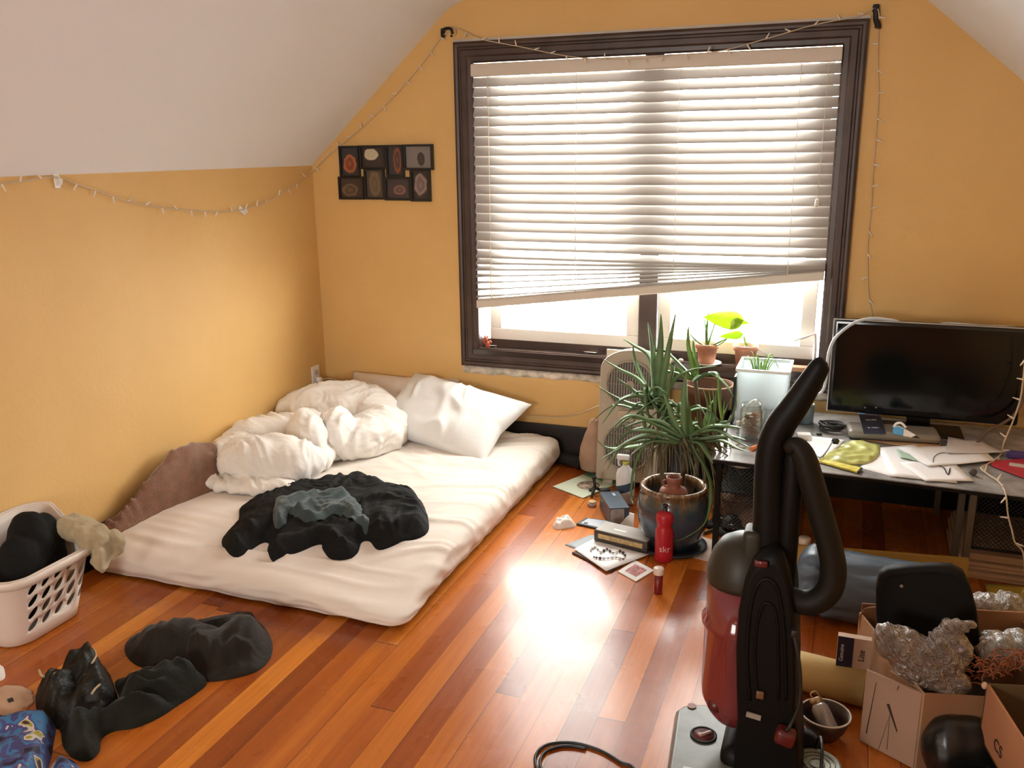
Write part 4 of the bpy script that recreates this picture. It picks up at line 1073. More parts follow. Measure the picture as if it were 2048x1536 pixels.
# ---- glazed pot with tall aloe and a clay watering jug
def glaze_mat():
    m = bpy.data.materials.new('drip_glaze'); m.use_nodes = True; nt = m.node_tree; b = nt.nodes['Principled BSDF']; N = nt.nodes.new; Lk = nt.links.new
    tc = N('ShaderNodeTexCoord'); sp = N('ShaderNodeSeparateXYZ'); Lk(tc.outputs['Object'], sp.inputs[0])
    at_ = N('ShaderNodeMath'); at_.operation = 'ARCTAN2'; Lk(sp.outputs[0], at_.inputs[0]); Lk(sp.outputs[1], at_.inputs[1])
    cb = N('ShaderNodeCombineXYZ'); ml = N('ShaderNodeMath'); ml.operation = 'MULTIPLY'; ml.inputs[1].default_value = 9.0; Lk(at_.outputs[0], ml.inputs[0]); Lk(ml.outputs[0], cb.inputs[0])
    mz = N('ShaderNodeMath'); mz.operation = 'MULTIPLY'; mz.inputs[1].default_value = 7.0; Lk(sp.outputs[2], mz.inputs[0]); Lk(mz.outputs[0], cb.inputs[1])
    n = N('ShaderNodeTexNoise'); n.inputs['Scale'].default_value = 1.0; n.inputs['Detail'].default_value = 4; Lk(cb.outputs[0], n.inputs['Vector'])
    ad = N('ShaderNodeMath'); ad.operation = 'MULTIPLY_ADD'; Lk(n.outputs['Fac'], ad.inputs[0]); ad.inputs[1].default_value = .16; Lk(sp.outputs[2], ad.inputs[2])
    r = N('ShaderNodeValToRGB'); cr = r.color_ramp
    cr.elements[0].position = .13; cr.elements[0].color = srgb(34, 42, 52); cr.elements[1].position = .37; cr.elements[1].color = srgb(176, 160, 138)
    for p_, c_ in ((.24, srgb(48, 64, 80)), (.292, srgb(58, 68, 70)), (.316, srgb(84, 64, 46)), (.350, srgb(126, 94, 62))): e = cr.elements.new(p_); e.color = c_
    Lk(ad.outputs[0], r.inputs['Fac']); Lk(r.outputs['Color'], b.inputs['Base Color']); b.inputs['Roughness'].default_value = .22; b.inputs['Coat Weight'].default_value = .4
    return m
gp = P(1340, 1068); gx, gy = -.565, 3.30
pr = thing('potted_aloe', (gx, gy, 0), 'large spiky aloe in a blue-brown glazed pot on the floor beside the desk', 'plant')
MB().lathe([(.085, .012), (.100, .014), (.118, .05), (.138, .12), (.143, .18), (.134, .225), (.122, .240), (.128, .250), (.132, .258), (.128, .266), (.116, .266), (.110, .25), (.125, .18), (.001, .16)], (gx, gy, 0), 48, cap1=False).build('pot', glaze_mat(), pr)
MB().lathe([(.124, .175), (.06, .19), (.002, .185)], (gx, gy, 0), 28, cap0=False, cap1=False).build('soil', M_SOIL, pr)
MB().lathe([(.10, 0), (.125, .002), (.14, .014), (.136, .018), (.11, .010), (.001, .010)], (gx, gy, 0), 36, cap1=False).build('saucer', mat('dark_glaze', (.03, .035, .04), .3), pr)
# trunks, fresh leaves in rosettes, withered leaves hanging
M_TRUNK = mat('dry_aloe_stem', (0.11, 0.08, 0.045), .8, bump=.4, bscale=60, var=.2)
M_DRY = mat('withered_leaf', (0.17, 0.15, 0.075), .8, var=.3, vscale=20)
M_ALOE = mat('green_aloe_leaf', (0.155, 0.26, 0.12), .48, spec=.35, var=.3, vscale=9)
M_ALOE2 = mat('fresh_aloe_leaf', (0.21, 0.36, 0.09), .48, var=.25, vscale=12)
rosettes = [((1318, 790), 3.42, .58), ((1372, 865), 3.30, .50), ((1395, 745), 3.62, .6)]
def leafpx(pts, y0, y1, w, m=M_ALOE, name='leaf'):
    n = len(pts); q = [W(x, y, y0+(y1-y0)*i/(n-1)) for i, (x, y) in enumerate(pts)]
    blade(q, w, name, m, pr, thick=.55 if m is M_DRY else 1.0)
base = Vector((gx, gy+.03, .18))
trunk_tops = [W(1318, 800, 3.40), W(1372, 880, 3.28), W(1390, 760, 3.58)]
for i, t_ in enumerate(trunk_tops):
    b0 = base+Vector((-.04+.05*i, .02*i, 0)); md = (b0+t_)/2+Vector((.02*(i-1), .05, 0))
    MB().tube([b0, md, t_], [.010, .009, .009], n=10, smooth_pts=5).build('stem', M_TRUNK, pr)
L3 = 3.40
front = [ # rosette 1, upper left
 ([(1314,800),(1308,740),(1304,690),(1296,645)], L3, 3.42, .016), ([(1318,800),(1318,740),(1322,680),(1322,628)], L3, 3.40, .016), ([(1322,800),(1328,740),(1340,680),(1352,622)], L3, 3.38, .017), ([(1312,800),(1290,770),(1270,720),(1266,690)], L3, 3.45, .012),
 ([(1310,805),(1280,760),(1240,738),(1206,718)], L3, 3.36, .011), ([(1308,812),(1270,782),(1252,768),(1232,755)], L3, 3.34, .010), ([(1308,815),(1260,806),(1225,790),(1192,770)], L3, 3.30, .010),
 ([(1306,812),(1284,790),(1240,800),(1204,848)], L3, 3.28, .012), ([(1310,812),(1292,782),(1290,770),(1296,830),(1318,850)], L3, 3.30, .012), ([(1318,812),(1346,760),(1380,740),(1432,732)], L3, 3.35, .011),
 ([(1324,812),(1340,770),(1346,730),(1330,800)], L3, 3.34, .010), ([(1312,790),(1300,715),(1268,690),(1246,678)], 3.5, 3.55, .012), ([(1330,812),(1345,830),(1330,860),(1326,900)], L3, 3.3, .012)]
for pts, y0, y1, w in front: leafpx(pts, y0, y1, w*1.2)
second = [ # rosette 2, right and lower
 ([(1372,876),(1368,820),(1370,770),(1374,742)], 3.28, 3.26, .015), ([(1370,876),(1350,840),(1336,805),(1326,785)], 3.28, 3.24, .015), ([(1376,876),(1376,850),(1376,820),(1376,800)], 3.28, 3.3, .016),
 ([(1378,872),(1420,852),(1460,852),(1484,856)], 3.28, 3.18, .012), ([(1380,876),(1420,874),(1460,872),(1492,880)], 3.28, 3.15, .012), ([(1380,880),(1400,885),(1416,910),(1426,928)], 3.28, 3.15, .014),
 ([(1366,876),(1330,846),(1290,840),(1240,858)], 3.28, 3.18, .012), ([(1364,874),(1320,850),(1260,830),(1218,862)], 3.28, 3.14, .012), ([(1364,880),(1310,862),(1260,860),(1240,845)], 3.28, 3.10, .011),
 ([(1360,884),(1300,870),(1260,880),(1222,905)], 3.28, 3.16, .012), ([(1356,886),(1310,880),(1280,895),(1260,912)], 3.28, 3.12, .011), ([(1384,870),(1430,858),(1470,880),(1500,895)], 3.28, 3.1, .010),
 ([(1350,890),(1290,872),(1240,896),(1198,920)], 3.3, 3.2, .010), ([(1346,884),(1284,880),(1240,895),(1214,940)], 3.3, 3.2, .010), ([(1340,880),(1250,895),(1215,895),(1192,878)], 3.32, 3.24, .010),
 ([(1382,874),(1440,846),(1462,838),(1474,800)], 3.3, 3.2, .010), ([(1384,884),(1440,880),(1475,896),(1500,905)], 3.3, 3.1, .008)]
for pts, y0, y1, w in second: leafpx(pts, y0, y1, w*1.2)
third = [ # rosette 3, behind, toward the brown pot
 ([(1388,752),(1384,720),(1376,680),(1378,652)], 3.58, 3.55, .016), ([(1392,752),(1394,725),(1388,695),(1386,680)], 3.58, 3.57, .015), ([(1386,756),(1360,740),(1340,728),(1320,712)], 3.58, 3.5, .013), ([(1384,756),(1350,745),(1330,742),(1318,748)], 3.58, 3.48, .013),
 ([(1396,756),(1420,745),(1450,768),(1468,795)], 3.58, 3.45, .012), ([(1396,756),(1430,745),(1440,780),(1442,806)], 3.58, 3.45, .010), ([(1390,760),(1400,750),(1392,756),(1384,764)], 3.58, 3.48, .012), ([(1384,752),(1350,718),(1330,700),(1322,704)], 3.58, 3.56, .010)]
for pts, y0, y1, w in third: leafpx(pts, y0, y1, w, M_ALOE2 if w > .0125 else M_ALOE)
R = random.Random(12)
for i in range(20):        # short young blades right of the trunk, in front of the brown pot
    x = R.uniform(1382, 1452); y = R.uniform(830, 895); tx = x+R.uniform(-26, 34); ty = y-R.uniform(40, 100)
    leafpx([(x, y), ((x+tx)/2+R.uniform(-6, 6), (y+ty)/2), (tx, ty)], 3.42, 3.45, R.uniform(.005, .009), M_ALOE2 if R.random() < .6 else M_ALOE)
for i in range(34):        # arching leaves filling the heart of the plant
    x = R.uniform(1270, 1400); y = R.uniform(800, 880); a = R.uniform(0, 2*PI); l = R.uniform(50, 95)
    tx = x+l*math.cos(a)*1.1; ty = y-l*math.sin(a)*.6+R.uniform(0, 40)
    leafpx([(x, y), ((x+tx)/2, (y+ty)/2-22), (tx, ty)], 3.36, 3.36+R.uniform(-.1, .1), R.uniform(.006, .010))
for i in range(52):        # withered leaves hanging down around the pot
    x = R.uniform(1296, 1424); y = R.uniform(845, 905); dx = (x-1345)*R.uniform(.3, 1.0)+R.uniform(-14, 20); l = R.uniform(50, 150)
    if x < 1392: l = min(l, max(30, 955-y))
    yy_ = R.uniform(3.20, 3.32); leafpx([(x, y), (x+dx*.6, y+l*.3), (x+dx, y+l)], yy_, 3.42 if x > 1385 else yy_, R.uniform(.004, .008), M_DRY, 'withered_leaf')
leafpx([(1384, 890), (1420, 960), (1412, 1040), (1370, 1075), (1346, 1082)], 3.2, 3.12, .008, M_LEAF)
leafpx([(1390, 880), (1425, 930), (1440, 990), (1452, 1030)], 3.3, 3.3, .007, M_DRY)
leafpx([(1296, 880), (1270, 930), (1262, 990), (1268, 1010)], 3.35, 3.2, .007, M_LEAF)
# clay jug sunk in the pot
M_CLAY = mat('red_brown_clay', (0.26, 0.085, 0.05), .55, bump=.1)
jx, jy = gx+.005, gy-.035
jr = thing('clay_jug', (jx, jy, .185), 'small red clay jug with a narrow neck sunk in the glazed pot', 'jug')
MB().lathe([(.050, .0), (.056, .022), (.056, .060), (.050, .074), (.030, .080), (.025, .092), (.029, .108), (.032, .124), (.028, .126), (.023, .11), (.001, .10)], (jx, jy, .185), 28, cap1=False).build('jug_body', M_CLAY, jr)
MB().tube([(jx-.025, jy-.010, .300), (jx-.039, jy-.014, .292), (jx-.037, jy-.014, .276), (jx-.024, jy-.010, .268)], .004, n=8, smooth_pts=3).build('handle', M_CLAY, jr)
# tall brown planter behind
bx_, by_ = -.535, 3.955
bo = thing('plant_stool', (bx_, by_, 0), 'dark stool under the big brown pot between the fan and the desk', 'stool')
MB().cyl((bx_, by_, .20), (bx_, by_, .225), .11, n=24).build('seat', M_BLK, bo)
for s, t_ in ((-1, -1), (1, -1), (-1, 1), (1, 1)): MB().cyl((bx_+s*.075, by_+t_*.075, 0), (bx_+s*.06, by_+t_*.06, .20), .011, n=10).build('leg', M_BLK, bo)
bp_ = thing('brown_pot', (bx_, by_, .225), 'big brown clay pot with a pale rim on the stool behind the aloe', 'pot')
MB().lathe([(.065, 0), (.072, .004), (.098, .24), (.106, .24), (.110, .285), (.106, .290), (.098, .285), (.092, .23), (.001, .22)], (bx_, by_, .225), 36, cap1=False).build('pot_body', mat('brown_clay', (0.17, 0.075, 0.04), .6, var=.15), bp_)
MB().tube([(bx_+.108*math.cos(a), by_+.108*math.sin(a), .515) for a in [2*PI*k/36 for k in range(37)]], .004, n=6, caps=False).build('rim', mat('pale_clay_rim', (.45, .28, .17), .7), bp_)
MB().lathe([(.094, .235), (.05, .245), (.002, .24)], (bx_, by_, .225), 24, cap0=False, cap1=False).build('soil', M_SOIL, bp_)

# ================================================================== DESK UNDER THE WINDOW, RIGHT
ZD = 0.40
M_DESK = mat('worn_desk_top', (0.34, 0.33, 0.33), .22, var=.4, vscale=11, bump=.05)
M_DESKE = mat('dark_desk_edge', (0.010, 0.007, 0.005), .7, spec=.2, var=.4)
M_LEGM = mat('dull_steel', (0.16, 0.14, 0.11), .5, metal=.6)
M_MESH = mat('black_wire', (0.012, 0.012, 0.012), .5, metal=.2)
DX0, DX1, DY0, DY1 = -0.425, 0.94, 3.235, 4.04
dk = thing('low_desk', ((DX0+DX1)/2, (DY0+DY1)/2, 0), 'low wide dark desk along the window wall, its top strewn with papers', 'desk')
MB().prism([Vector((DX0, DY0+.035, ZD-.004)), Vector((DX1, DY0-.03, ZD-.004)), Vector((DX1, DY1, ZD-.004)), Vector((DX0, DY1, ZD-.004))], (0, 0, .004)).build('desk_top', M_DESK, dk)
MB().prism([Vector((DX0+.002, DY0+.037, ZD-.020)), Vector((DX1, DY0-.028, ZD-.020)), Vector((DX1, DY1, ZD-.020)), Vector((DX0+.002, DY1, ZD-.020))], (0, 0, .0155)).build('top_board', M_DESKE, dk, bevel=.003)
MB().box(((DX0+DX1)/2, DY0+.30, ZD-.045), (DX1-DX0-.04, .018, .05)).build('apron', M_DESKE, dk)
for x, y in ((DX0+.03, DY0+.07), (DX0+.03, DY1-.05), (.455, 3.32), (.455, DY1-.05), (.485, 3.28)):
    MB().box((x, y, (ZD-.03)/2), (.022, .022, ZD-.03)).build('leg', M_LEGM if x > 0 else M_DESKE, dk)
def mesh_panel(x0, x1, y, z0, z1, nm='mesh_panel'):
    b = MB(); n = int((x1-x0)/.016)
    b.box(((x0+x1)/2, y, z0), (x1-x0, .008, .008)); b.box(((x0+x1)/2, y, z1), (x1-x0, .008, .008)); b.box((x0, y, (z0+z1)/2), (.008, .008, z1-z0)); b.box((x1, y, (z0+z1)/2), (.008, .008, z1-z0))
    h = z1-z0
    for k in range(-int(h/.016), n):
        a = x0+k*.016
        for s in (0, 1):
            p0 = [a, 0.0]; p1 = [a+h, h]
            if p0[0] < x0: p0 = [x0, x0-a]
            if p1[0] > x1: p1 = [x1, x1-a]
            if p1[0]-p0[0] < .01: continue
            za, zb = (z0+p0[1], z0+p1[1]) if s == 0 else (z1-p0[1], z1-p1[1])
            b.cyl((p0[0], y+s*.002, za), (p1[0], y+s*.002, zb), .0013, n=4, caps=False)
    return b.build(nm, M_MESH, dk)
mesh_panel(DX0+.02, -.11, DY0+.10, .10, ZD-.04)
mesh_panel(.50, .92, DY0+.06, .16, ZD-.04)
MB().box((-.265, 3.62, .21), (.28, .40, .006)).build('shelf', M_DESKE, dk)
MB().box((.19, DY1-.03, .20), (1.34, .012, .36)).build('back_panel', M_DESKE, dk)

# television
tx0, tx1 = W(1668, 637, 3.86).x, W(2036, 846, 3.86).x; tz1 = W(1668, 637, 3.86).z; tz0 = W(1657, 822, 3.86).z
tv = thing('television', ((tx0+tx1)/2, 3.86, ZD), 'black flat screen television with a dark blank screen standing on the desk', 'television')
M_TVB = mat('gloss_black_bezel', (0.006, 0.006, 0.007), .18)
MB().rbox(((tx0+tx1)/2, 3.885, (tz0+tz1)/2), (tx1-tx0, .05, tz1-tz0), .012).build('cabinet', M_TVB, tv)
MB().box(((tx0+tx1)/2, 3.858, (tz0+tz1)/2+.006), (tx1-tx0-.034, .003, tz1-tz0-.05)).build('screen', mat('dark_screen', (0.004, 0.005, 0.005), .12, spec=.35), tv)
M_SILV = mat('silver_edge', (.55, .55, .54), .3, metal=.5)
b = MB(); b.box(((tx0+tx1)/2, 3.857, tz1-.001), (tx1-tx0, .004, .004)); b.box((tx0+.001, 3.857, (tz0+tz1)/2), (.004, .004, tz1-tz0)); b.build('edge_strip', M_SILV, tv)
MB().box(((tx0+tx1)/2, 3.885, (ZD+tz0)/2), (.09, .03, tz0-ZD+.03)).build('stand_neck', M_TVB, tv)
MB().rbox(((tx0+tx1)/2, 3.885, ZD+.006), (.34, .17, .012), .008).build('stand_base', M_TVB, tv)
for px, py in ((1730, 815), (1752, 815)): MB().cyl(W(px, py, 3.857), W(px, py, 3.852), .004, n=10).build('button', mat('grey_button', (.08, .08, .08), .4), tv)
# thick pale cable over the television
pts = [W(x, y, yy) for x, y, yy in ((1626, 786, 3.78), (1638, 788, 3.78), (1648, 776, 3.79), (1654, 745, 3.80), (1657, 710, 3.81), (1668, 680, 3.82), (1690, 658, 3.83), (1715, 643, 3.845), (1745, 637, 3.86), (1780, 640, 3.875), (1810, 647, 3.885), (1850, 650, 3.885), (1900, 648, 3.885), (1960, 652, 3.885), (2030, 656, 3.885), (2060, 662, 3.90))]
tag(MB().tube(pts, [.006]*3+[.0065]*13, n=10, smooth_pts=5).build('white_cable', mat('pale_grey_cable', (.55, .60, .64), .4)), 'thick pale cable looping from the pen cup up over the television top', 'cable')
pts = [W(x, y, yy) for x, y, yy in ((2052, 770, 3.80), (2044, 805, 3.80), (2026, 832, 3.79), (2000, 850, 3.78), (1975, 862, 3.76), (1955, 868, 3.75))]
pts[-1].z = ZD+.006
tag(MB().tube(pts, .006, n=10, smooth_pts=5).build('brown_cable', mat('brown_cable', (.16, .10, .06), .5)), 'brown cable bending down to the desk beside the right edge of the television', 'cable')

# translucent plastic tub with a spider plant inside
M_TUB = mat('frosted_tub_plastic', (0.78, 0.84, 0.87), .35, translucent=.5)
a = P(1474, 856, ZD); b_ = P(1566, 858, ZD); hz = W(1470, 738, a.y).z; x0, x1 = a.x, b_.x; y0, y1 = a.y, a.y+.20
tb = thing('plastic_tub', ((x0+x1)/2, (y0+y1)/2, ZD), 'tall frosted plastic tub on the desk between the aloe and the pen cup', 'tub')
def open_box(x0, x1, y0, y1, z0, z1, t, fl=.0):
    b = MB()
    rg = lambda i, z, f: [Vector((x0+i-f, y0+i-f, z)), Vector((x1-i+f, y0+i-f, z)), Vector((x1-i+f, y1-i+f, z)), Vector((x0+i-f, y1-i+f, z))]
    b.loft([rg(0, z0, 0), rg(0, z1, fl), rg(t, z1, fl), rg(t, z0+t, 0)], True, True, True, False); return b
open_box(x0, x1, y0, y1, ZD, hz, .004, .012).build('tub_body', M_TUB, tb, bevel=.003)
b = MB(); f = .016
for c_, d_ in ((((x0+x1)/2, y0-f+.004, hz), (x1-x0+2*f, .010, .012)), (((x0+x1)/2, y1+f-.004, hz), (x1-x0+2*f, .010, .012)), ((x0-f+.004, (y0+y1)/2, hz), (.010, y1-y0+2*f, .012)), ((x1+f-.004, (y0+y1)/2, hz), (.010, y1-y0+2*f, .012))): b.box(c_, d_)
b.build('tub_rim', mat('frosted_rim', (.80, .85, .86), .35), tb)
sp_ = thing('spider_plant', ((x0+x1)/2, (y0+y1)/2, ZD+.005), 'pale green spider plant growing out of the frosted tub', 'plant')
MB().lathe([(.05, 0), (.06, .10), (.052, .10), (.001, .095)], ((x0+x1)/2-.02, (y0+y1)/2, ZD+.006), 20, cap1=False).build('inner_pot', mat('grey_pot', (.3, .3, .28), .6), sp_)
R = random.Random(4); cc = Vector(((x0+x1)/2-.02, (y0+y1)/2, ZD+.10))
for i in range(22):
    a = R.uniform(0, 2*PI); l = R.uniform(.03, .085); zt = hz+R.uniform(-.02, .05)
    blade([cc+Vector((.01*math.cos(a), .01*math.sin(a), 0)), Vector((cc.x+.4*l*math.cos(a), cc.y+.4*l*math.sin(a), (cc.z+zt)/2+.03)), Vector((cc.x+.8*l*math.cos(a), cc.y+.8*l*math.sin(a), zt+.005)), Vector((cc.x+1.25*l*math.cos(a), cc.y+1.2*l*math.sin(a), zt-.035))], R.uniform(.003, .006), 'leaf', M_LEAFB, sp_)
tag(MB().box((x0-.022, y0+.035, ZD+.115), (.010, .07, .215), (0, .03, 0)).build('dark_book', mat('black_book_cover', (.012, .013, .016), .5), bevel=.002), 'thin black book standing upright against the left side of the frosted tub', 'book')

# jars, cups and small bottles
M_GLASS = glassy('jar_glass', (.93, .95, .94), .10, .03, .98)
def jar(px, py, r, h, label, fill=None, lidless=True):
    c = P(px, py, ZD); rt = thing('glass_jar', tuple(c), label, 'jar')
    MB().lathe([(r*.9, 0), (r, .006), (r, h*.80), (r*.86, h*.90), (r*.90, h), (r*.80, h), (r*.76, h*.9), (r*.90, h*.79), (r*.90, .010), (.001, .008)], c, 28, cap1=False).build('jar_glass', M_GLASS, rt)
    return rt, c
jr_, c = jar(1500, 878, .045, .150, 'glass jar of coins on the desk in front of the frosted tub')
M_COIN = mat('copper_coin', (.42, .22, .13), .35, metal=.3, var=.4, vscale=60); M_COIN2 = mat('silver_coin', (.50, .46, .40), .35, metal=.3)
R = random.Random(8); k = 0
cm1 = MB().cyl((0, 0, -.0007), (0, 0, .0007), .0105, n=14).build('coin', M_COIN, origin=(0, 0, 0)); coins = []
for z in range(24):
    for q in range(5):
        a = R.uniform(0, 2*PI); r_ = R.uniform(.006, .029); coins.append((c.x+r_*math.cos(a), c.y+r_*math.sin(a), ZD+.014+z*.0042))
for i, p_ in enumerate(coins):
    o = cm1 if i == 0 else cm1.copy()
    if i: C.objects.link(o)
    o.location = p_; o.rotation_euler = (R.uniform(-.6, .6), R.uniform(-.6, .6), 0)
    if R.random() < .35: o.material_slots[0].link = 'OBJECT'; o.material_slots[0].material = M_COIN2
    tag(o, 'copper or silver coin heaped in the glass jar before the frosted tub', 'coin', 'coins in the glass jar')
tag(MB().tube([(c.x-.018, c.y, ZD+.125), (c.x-.01, c.y+.006, ZD+.150), (c.x+.012, c.y+.004, ZD+.166), (c.x+.02, c.y-.008, ZD+.150)], [.006, .010, .009, .003], n=8, smooth_pts=3, flat=.3).build('crumpled_wrap', glassy('cellophane', (.95, .95, .95), .3, .1, .7)), 'scrap of clear wrap sticking out of the coin jar', 'wrap')
jar(1536, 866, .034, .110, 'second clear glass jar beside the coin jar, partly behind the vacuum handle')
c = P(1572, 868, ZD); rt = thing('glass_jar', tuple(c), 'squat glass jar with brown contents right of the vacuum handle', 'jar')
MB().lathe([(.028, 0), (.033, .006), (.033, .055), (.026, .066), (.024, .066), (.030, .05), (.030, .008), (.001, .006)], c, 24, cap1=False).build('jar_glass', M_GLASS, rt)
MB().lathe([(.028, .008), (.028, .034), (.001, .038)], c, 20, cap1=False).build('contents', mat('brown_spice', (.26, .11, .05), .9, var=.4, vscale=80, bump=.5, bscale=120), rt)
c = P(1608, 845, ZD)
pc = thing('pen_cup', tuple(c), 'blue-grey cup holding pens on the desk by the left edge of the television', 'cup')
MB().lathe([(.034, 0), (.038, .004), (.040, .085), (.036, .085), (.034, .008), (.001, .006)], c, 28, cap1=False).build('cup_body', mat('bluegrey_glaze', (.13, .19, .22), .3, var=.2), pc)
pens = [((-.012, .006), (-.05, .02, .175), .0035, (.02, .02, .02), 'black'), ((.004, -.008), (-.02, -.015, .16), .004, (.62, .28, .14), 'orange'), ((.012, .008), (-.005, .02, .165), .0035, (.55, .25, .12), 'brown'), ((.014, -.004), (.036, -.006, .135), .006, (.70, .52, .10), 'yellow'), ((-.004, -.012), (-.052, -.004, .150), .0035, (.10, .12, .15), 'dark grey')]
for (a, b_), (tx, ty, tz), r_, col, nm in pens:
    pn_ = thing('pen', (c.x+a, c.y+b_, ZD+.008), nm+' pen standing in the blue-grey cup', 'pen', 'pens in the cup')
    p0 = Vector((c.x+a*.6, c.y+b_*.6, ZD+.012)); p1 = c+Vector((tx, ty, tz)); d = (p1-p0)
    MB().tube([p0, p0+d*.02, p0+d*.8], r_, n=8).build('barrel', mat('pen_'+nm.replace(' ', '_'), col, .35), pn_)
    MB().tube([p0+d*.8, p0+d], [r_*1.12, r_*.9], n=8).build('cap', mat('pen_cap_'+nm.replace(' ', '_'), tuple(x_*.6 for x_ in col), .35), pn_)
c = P(1579, 905, ZD)
db = thing('dropper_bottle', tuple(c), 'small dropper bottle with a pale bulb and a dark red band beside the vacuum handle', 'bottle')
MB().lathe([(.013, 0), (.015, .003), (.015, .020), (.008, .026), (.001, .026)], c, 18, cap1=False).build('bottle_body', mat('frosted_bottle', (.55, .45, .38), .3), db)
MB().cyl(c+Vector((0, 0, .026)), c+Vector((0, 0, .038)), .011, n=18).build('collar', mat('dark_red_plastic', (.10, .012, .010), .35), db)
MB().lathe([(.009, 0), (.009, .012), (.006, .026), (.003, .038), (.001, .040)], c+Vector((0, 0, .038)), 14, cap1=False).build('rubber_bulb', mat('pale_rubber', (.72, .58, .48), .5), db)
c = P(1476, 866, ZD)
gb = thing('clear_vial', tuple(c), 'tiny clear vial with a white cap on the desk left of the coin jar', 'bottle')
MB().lathe([(.012, 0), (.013, .03), (.008, .036), (.001, .036)], c, 14, cap1=False).build('vial_glass', M_GLASS, gb)
MB().cyl(c+Vector((0, 0, .036)), c+Vector((0, 0, .052)), .009, n=14).build('cap', M_HOOKW, gb)
def lying(name, a, b_, r, col, label, cat, capcol=None):
    a = P(*a, ZD+r); b_ = P(*b_, ZD+r); rt = thing(name, (a.x, a.y, ZD), label, cat)
    d = b_-a
    MB().tube([a, a+d*.62], r, n=12).build('barrel', mat(name+'_barrel', col, .4), rt)
    MB().tube([a+d*.62, a+d*.95, b_], [r*1.05, r*1.0, r*.6], n=12).build('cap', mat(name+'_cap', capcol or tuple(x*.7 for x in col), .4), rt)
lying('orange_marker', (1502, 898), (1531, 886), .0085, (.78, .22, .07), 'orange marker lying on the desk left of the vacuum handle', 'marker')
lying('fountain_pen', (1684, 922), (1706, 900), .005, (.02, .05, .03), 'dark green pen lying on the yellow plastic folder', 'pen')
# keys on the left corner
kc = P(1458, 895, ZD)
ky = thing('key_ring', tuple(kc), 'ring of keys lying at the left front corner of the desk', 'keys')
M_KEY = mat('brass_key', (.30, .20, .12), .35, metal=.8)
MB().tube([kc+Vector((.014*math.cos(t), .014*math.sin(t), .002)) for t in [2*PI*k/18 for k in range(19)]], .0012, n=6).build('ring', M_LEGM, ky)
for i, a in enumerate((.2, 1.0, 2.6)):
    M = Matrix.Rotation(a, 3, 'Z'); b = MB()
    b.cyl(kc+M@Vector((.024, 0, .001+i*.002)), kc+M@Vector((.024, 0, .003+i*.002)), .010, n=14); b.box(kc+M@Vector((.048, 0, .002+i*.002)), (.032, .006, .002), M=M)
    b.build('key', M_KEY, ky)
tag(MB().rbox(P(1608, 872, ZD+.011), (.055, .045, .022), .004, (0, 0, .2)).build('white_box', M_CARD), 'small white box on the desk in front of the pen cup', 'box')
# black cable tangle
R = random.Random(3); c = P(1662, 862, ZD); pts = []
for i in range(46):
    a = i*1.15; rr = .022+.030*R.random(); pts.append(Vector((c.x+rr*math.cos(a)*1.15, c.y+rr*math.sin(a)*.8, ZD+.006+.034*abs(math.sin(i*.37))*R.uniform(.6, 1))))
tag(MB().tube(pts, .0036, n=6, smooth_pts=4).build('cable_tangle', M_BLK), 'tangle of thin black cables on the desk in front of the television', 'cable')
# grey flat machine with a leaflet and a glue-tape dispenser on it
g0, g1, g2, g3 = P(1694, 872, ZD), P(1872, 884, ZD), P(1866, 842, ZD), P(1696, 832, ZD)
gc = (g0+g1+g2+g3)/4; gw = (g1-g0).length; 
gm = thing('grey_device', tuple(gc), 'flat grey electronic device with rounded edges on the desk in front of the television', 'device')
M_GREY = mat('warm_grey_plastic', (.27, .25, .21), .4)
ang = math.atan2((g1-g0).y, (g1-g0).x)
MB().rbox((gc.x, 3.755, ZD+.022), (gw+.01, .14, .036), .018, (0, 0, ang)).build('case', M_GREY, gm)
MB().rbox((gc.x, 3.755, ZD+.005), (gw, .125, .010), .004, (0, 0, ang)).build('base', M_BLK, gm)
zt = ZD+.0415
def onq(px, py, z): return P(px, py, z)
lf = [P(1728, 868, zt), P(1772, 868, zt), P(1760, 828, zt+.004), P(1716, 824, zt+.004)]
lo_ = thing('leaflet', tuple(lf[0]), 'dark blue leaflet with white writing lying on the grey device', 'leaflet')
MB().prism(lf, (0, 0, .002)).build('leaflet_sheet', mat('navy_print', (.035, .035, .055), .4), lo_)
M_INKW = mat('white_ink', (.75, .75, .75), .6)
fx = (lf[1]-lf[0]); fy = (lf[3]-lf[0])
for i, (s_, tx) in enumerate((('ALLEZ', .60), ('is ABA', .25))):
    text('printed_words', s_, .016, frame((lf[0]+fx*.5+fy*tx+Vector((0, 0, .0025))), fx, fy), M_INKW, lo_)
MB().prism([lf[3]+fy*-.12+Vector((0, 0, .0021)), lf[3]+fy*-.12+fx*.35+Vector((0, 0, .0021)), lf[3]+fx*.30+Vector((0, 0, .0021)), lf[3]+Vector((0, 0, .0021))], (0, 0, .0006)).build('blue_corner', mat('mid_blue', (.08, .25, .5), .4), lo_)
c = P(1800, 872, zt)
gd = thing('tape_dispenser', tuple(c), 'blue and white correction tape dispenser with a black tip on the grey device', 'dispenser')
fr = frame(c+Vector((.008, 0, .004)), (1, -.12, 0), (0, .5, .9))
def loc(x, y, z): return fr@Vector((x, y, z))
def outl(pts, z0, z1): return MB().prism([loc(x, y, z0) for x, y in pts], fr.to_3x3()@Vector((0, 0, z1-z0)))
outl([(-.034, 0), (.002, -.004), (.004, .024), (-.018, .032), (-.036, .024)], 0, .016).build('blue_body', mat('bright_blue', (.10, .40, .75), .35), gd, bevel=.004)
outl([(-.034, .026), (-.018, .034), (.004, .026), (.050, .004), (.034, -.006), (.003, -.005), (.003, .022), (-.016, .030)], .001, .015).build('white_body', M_HOOKW, gd, bevel=.003)
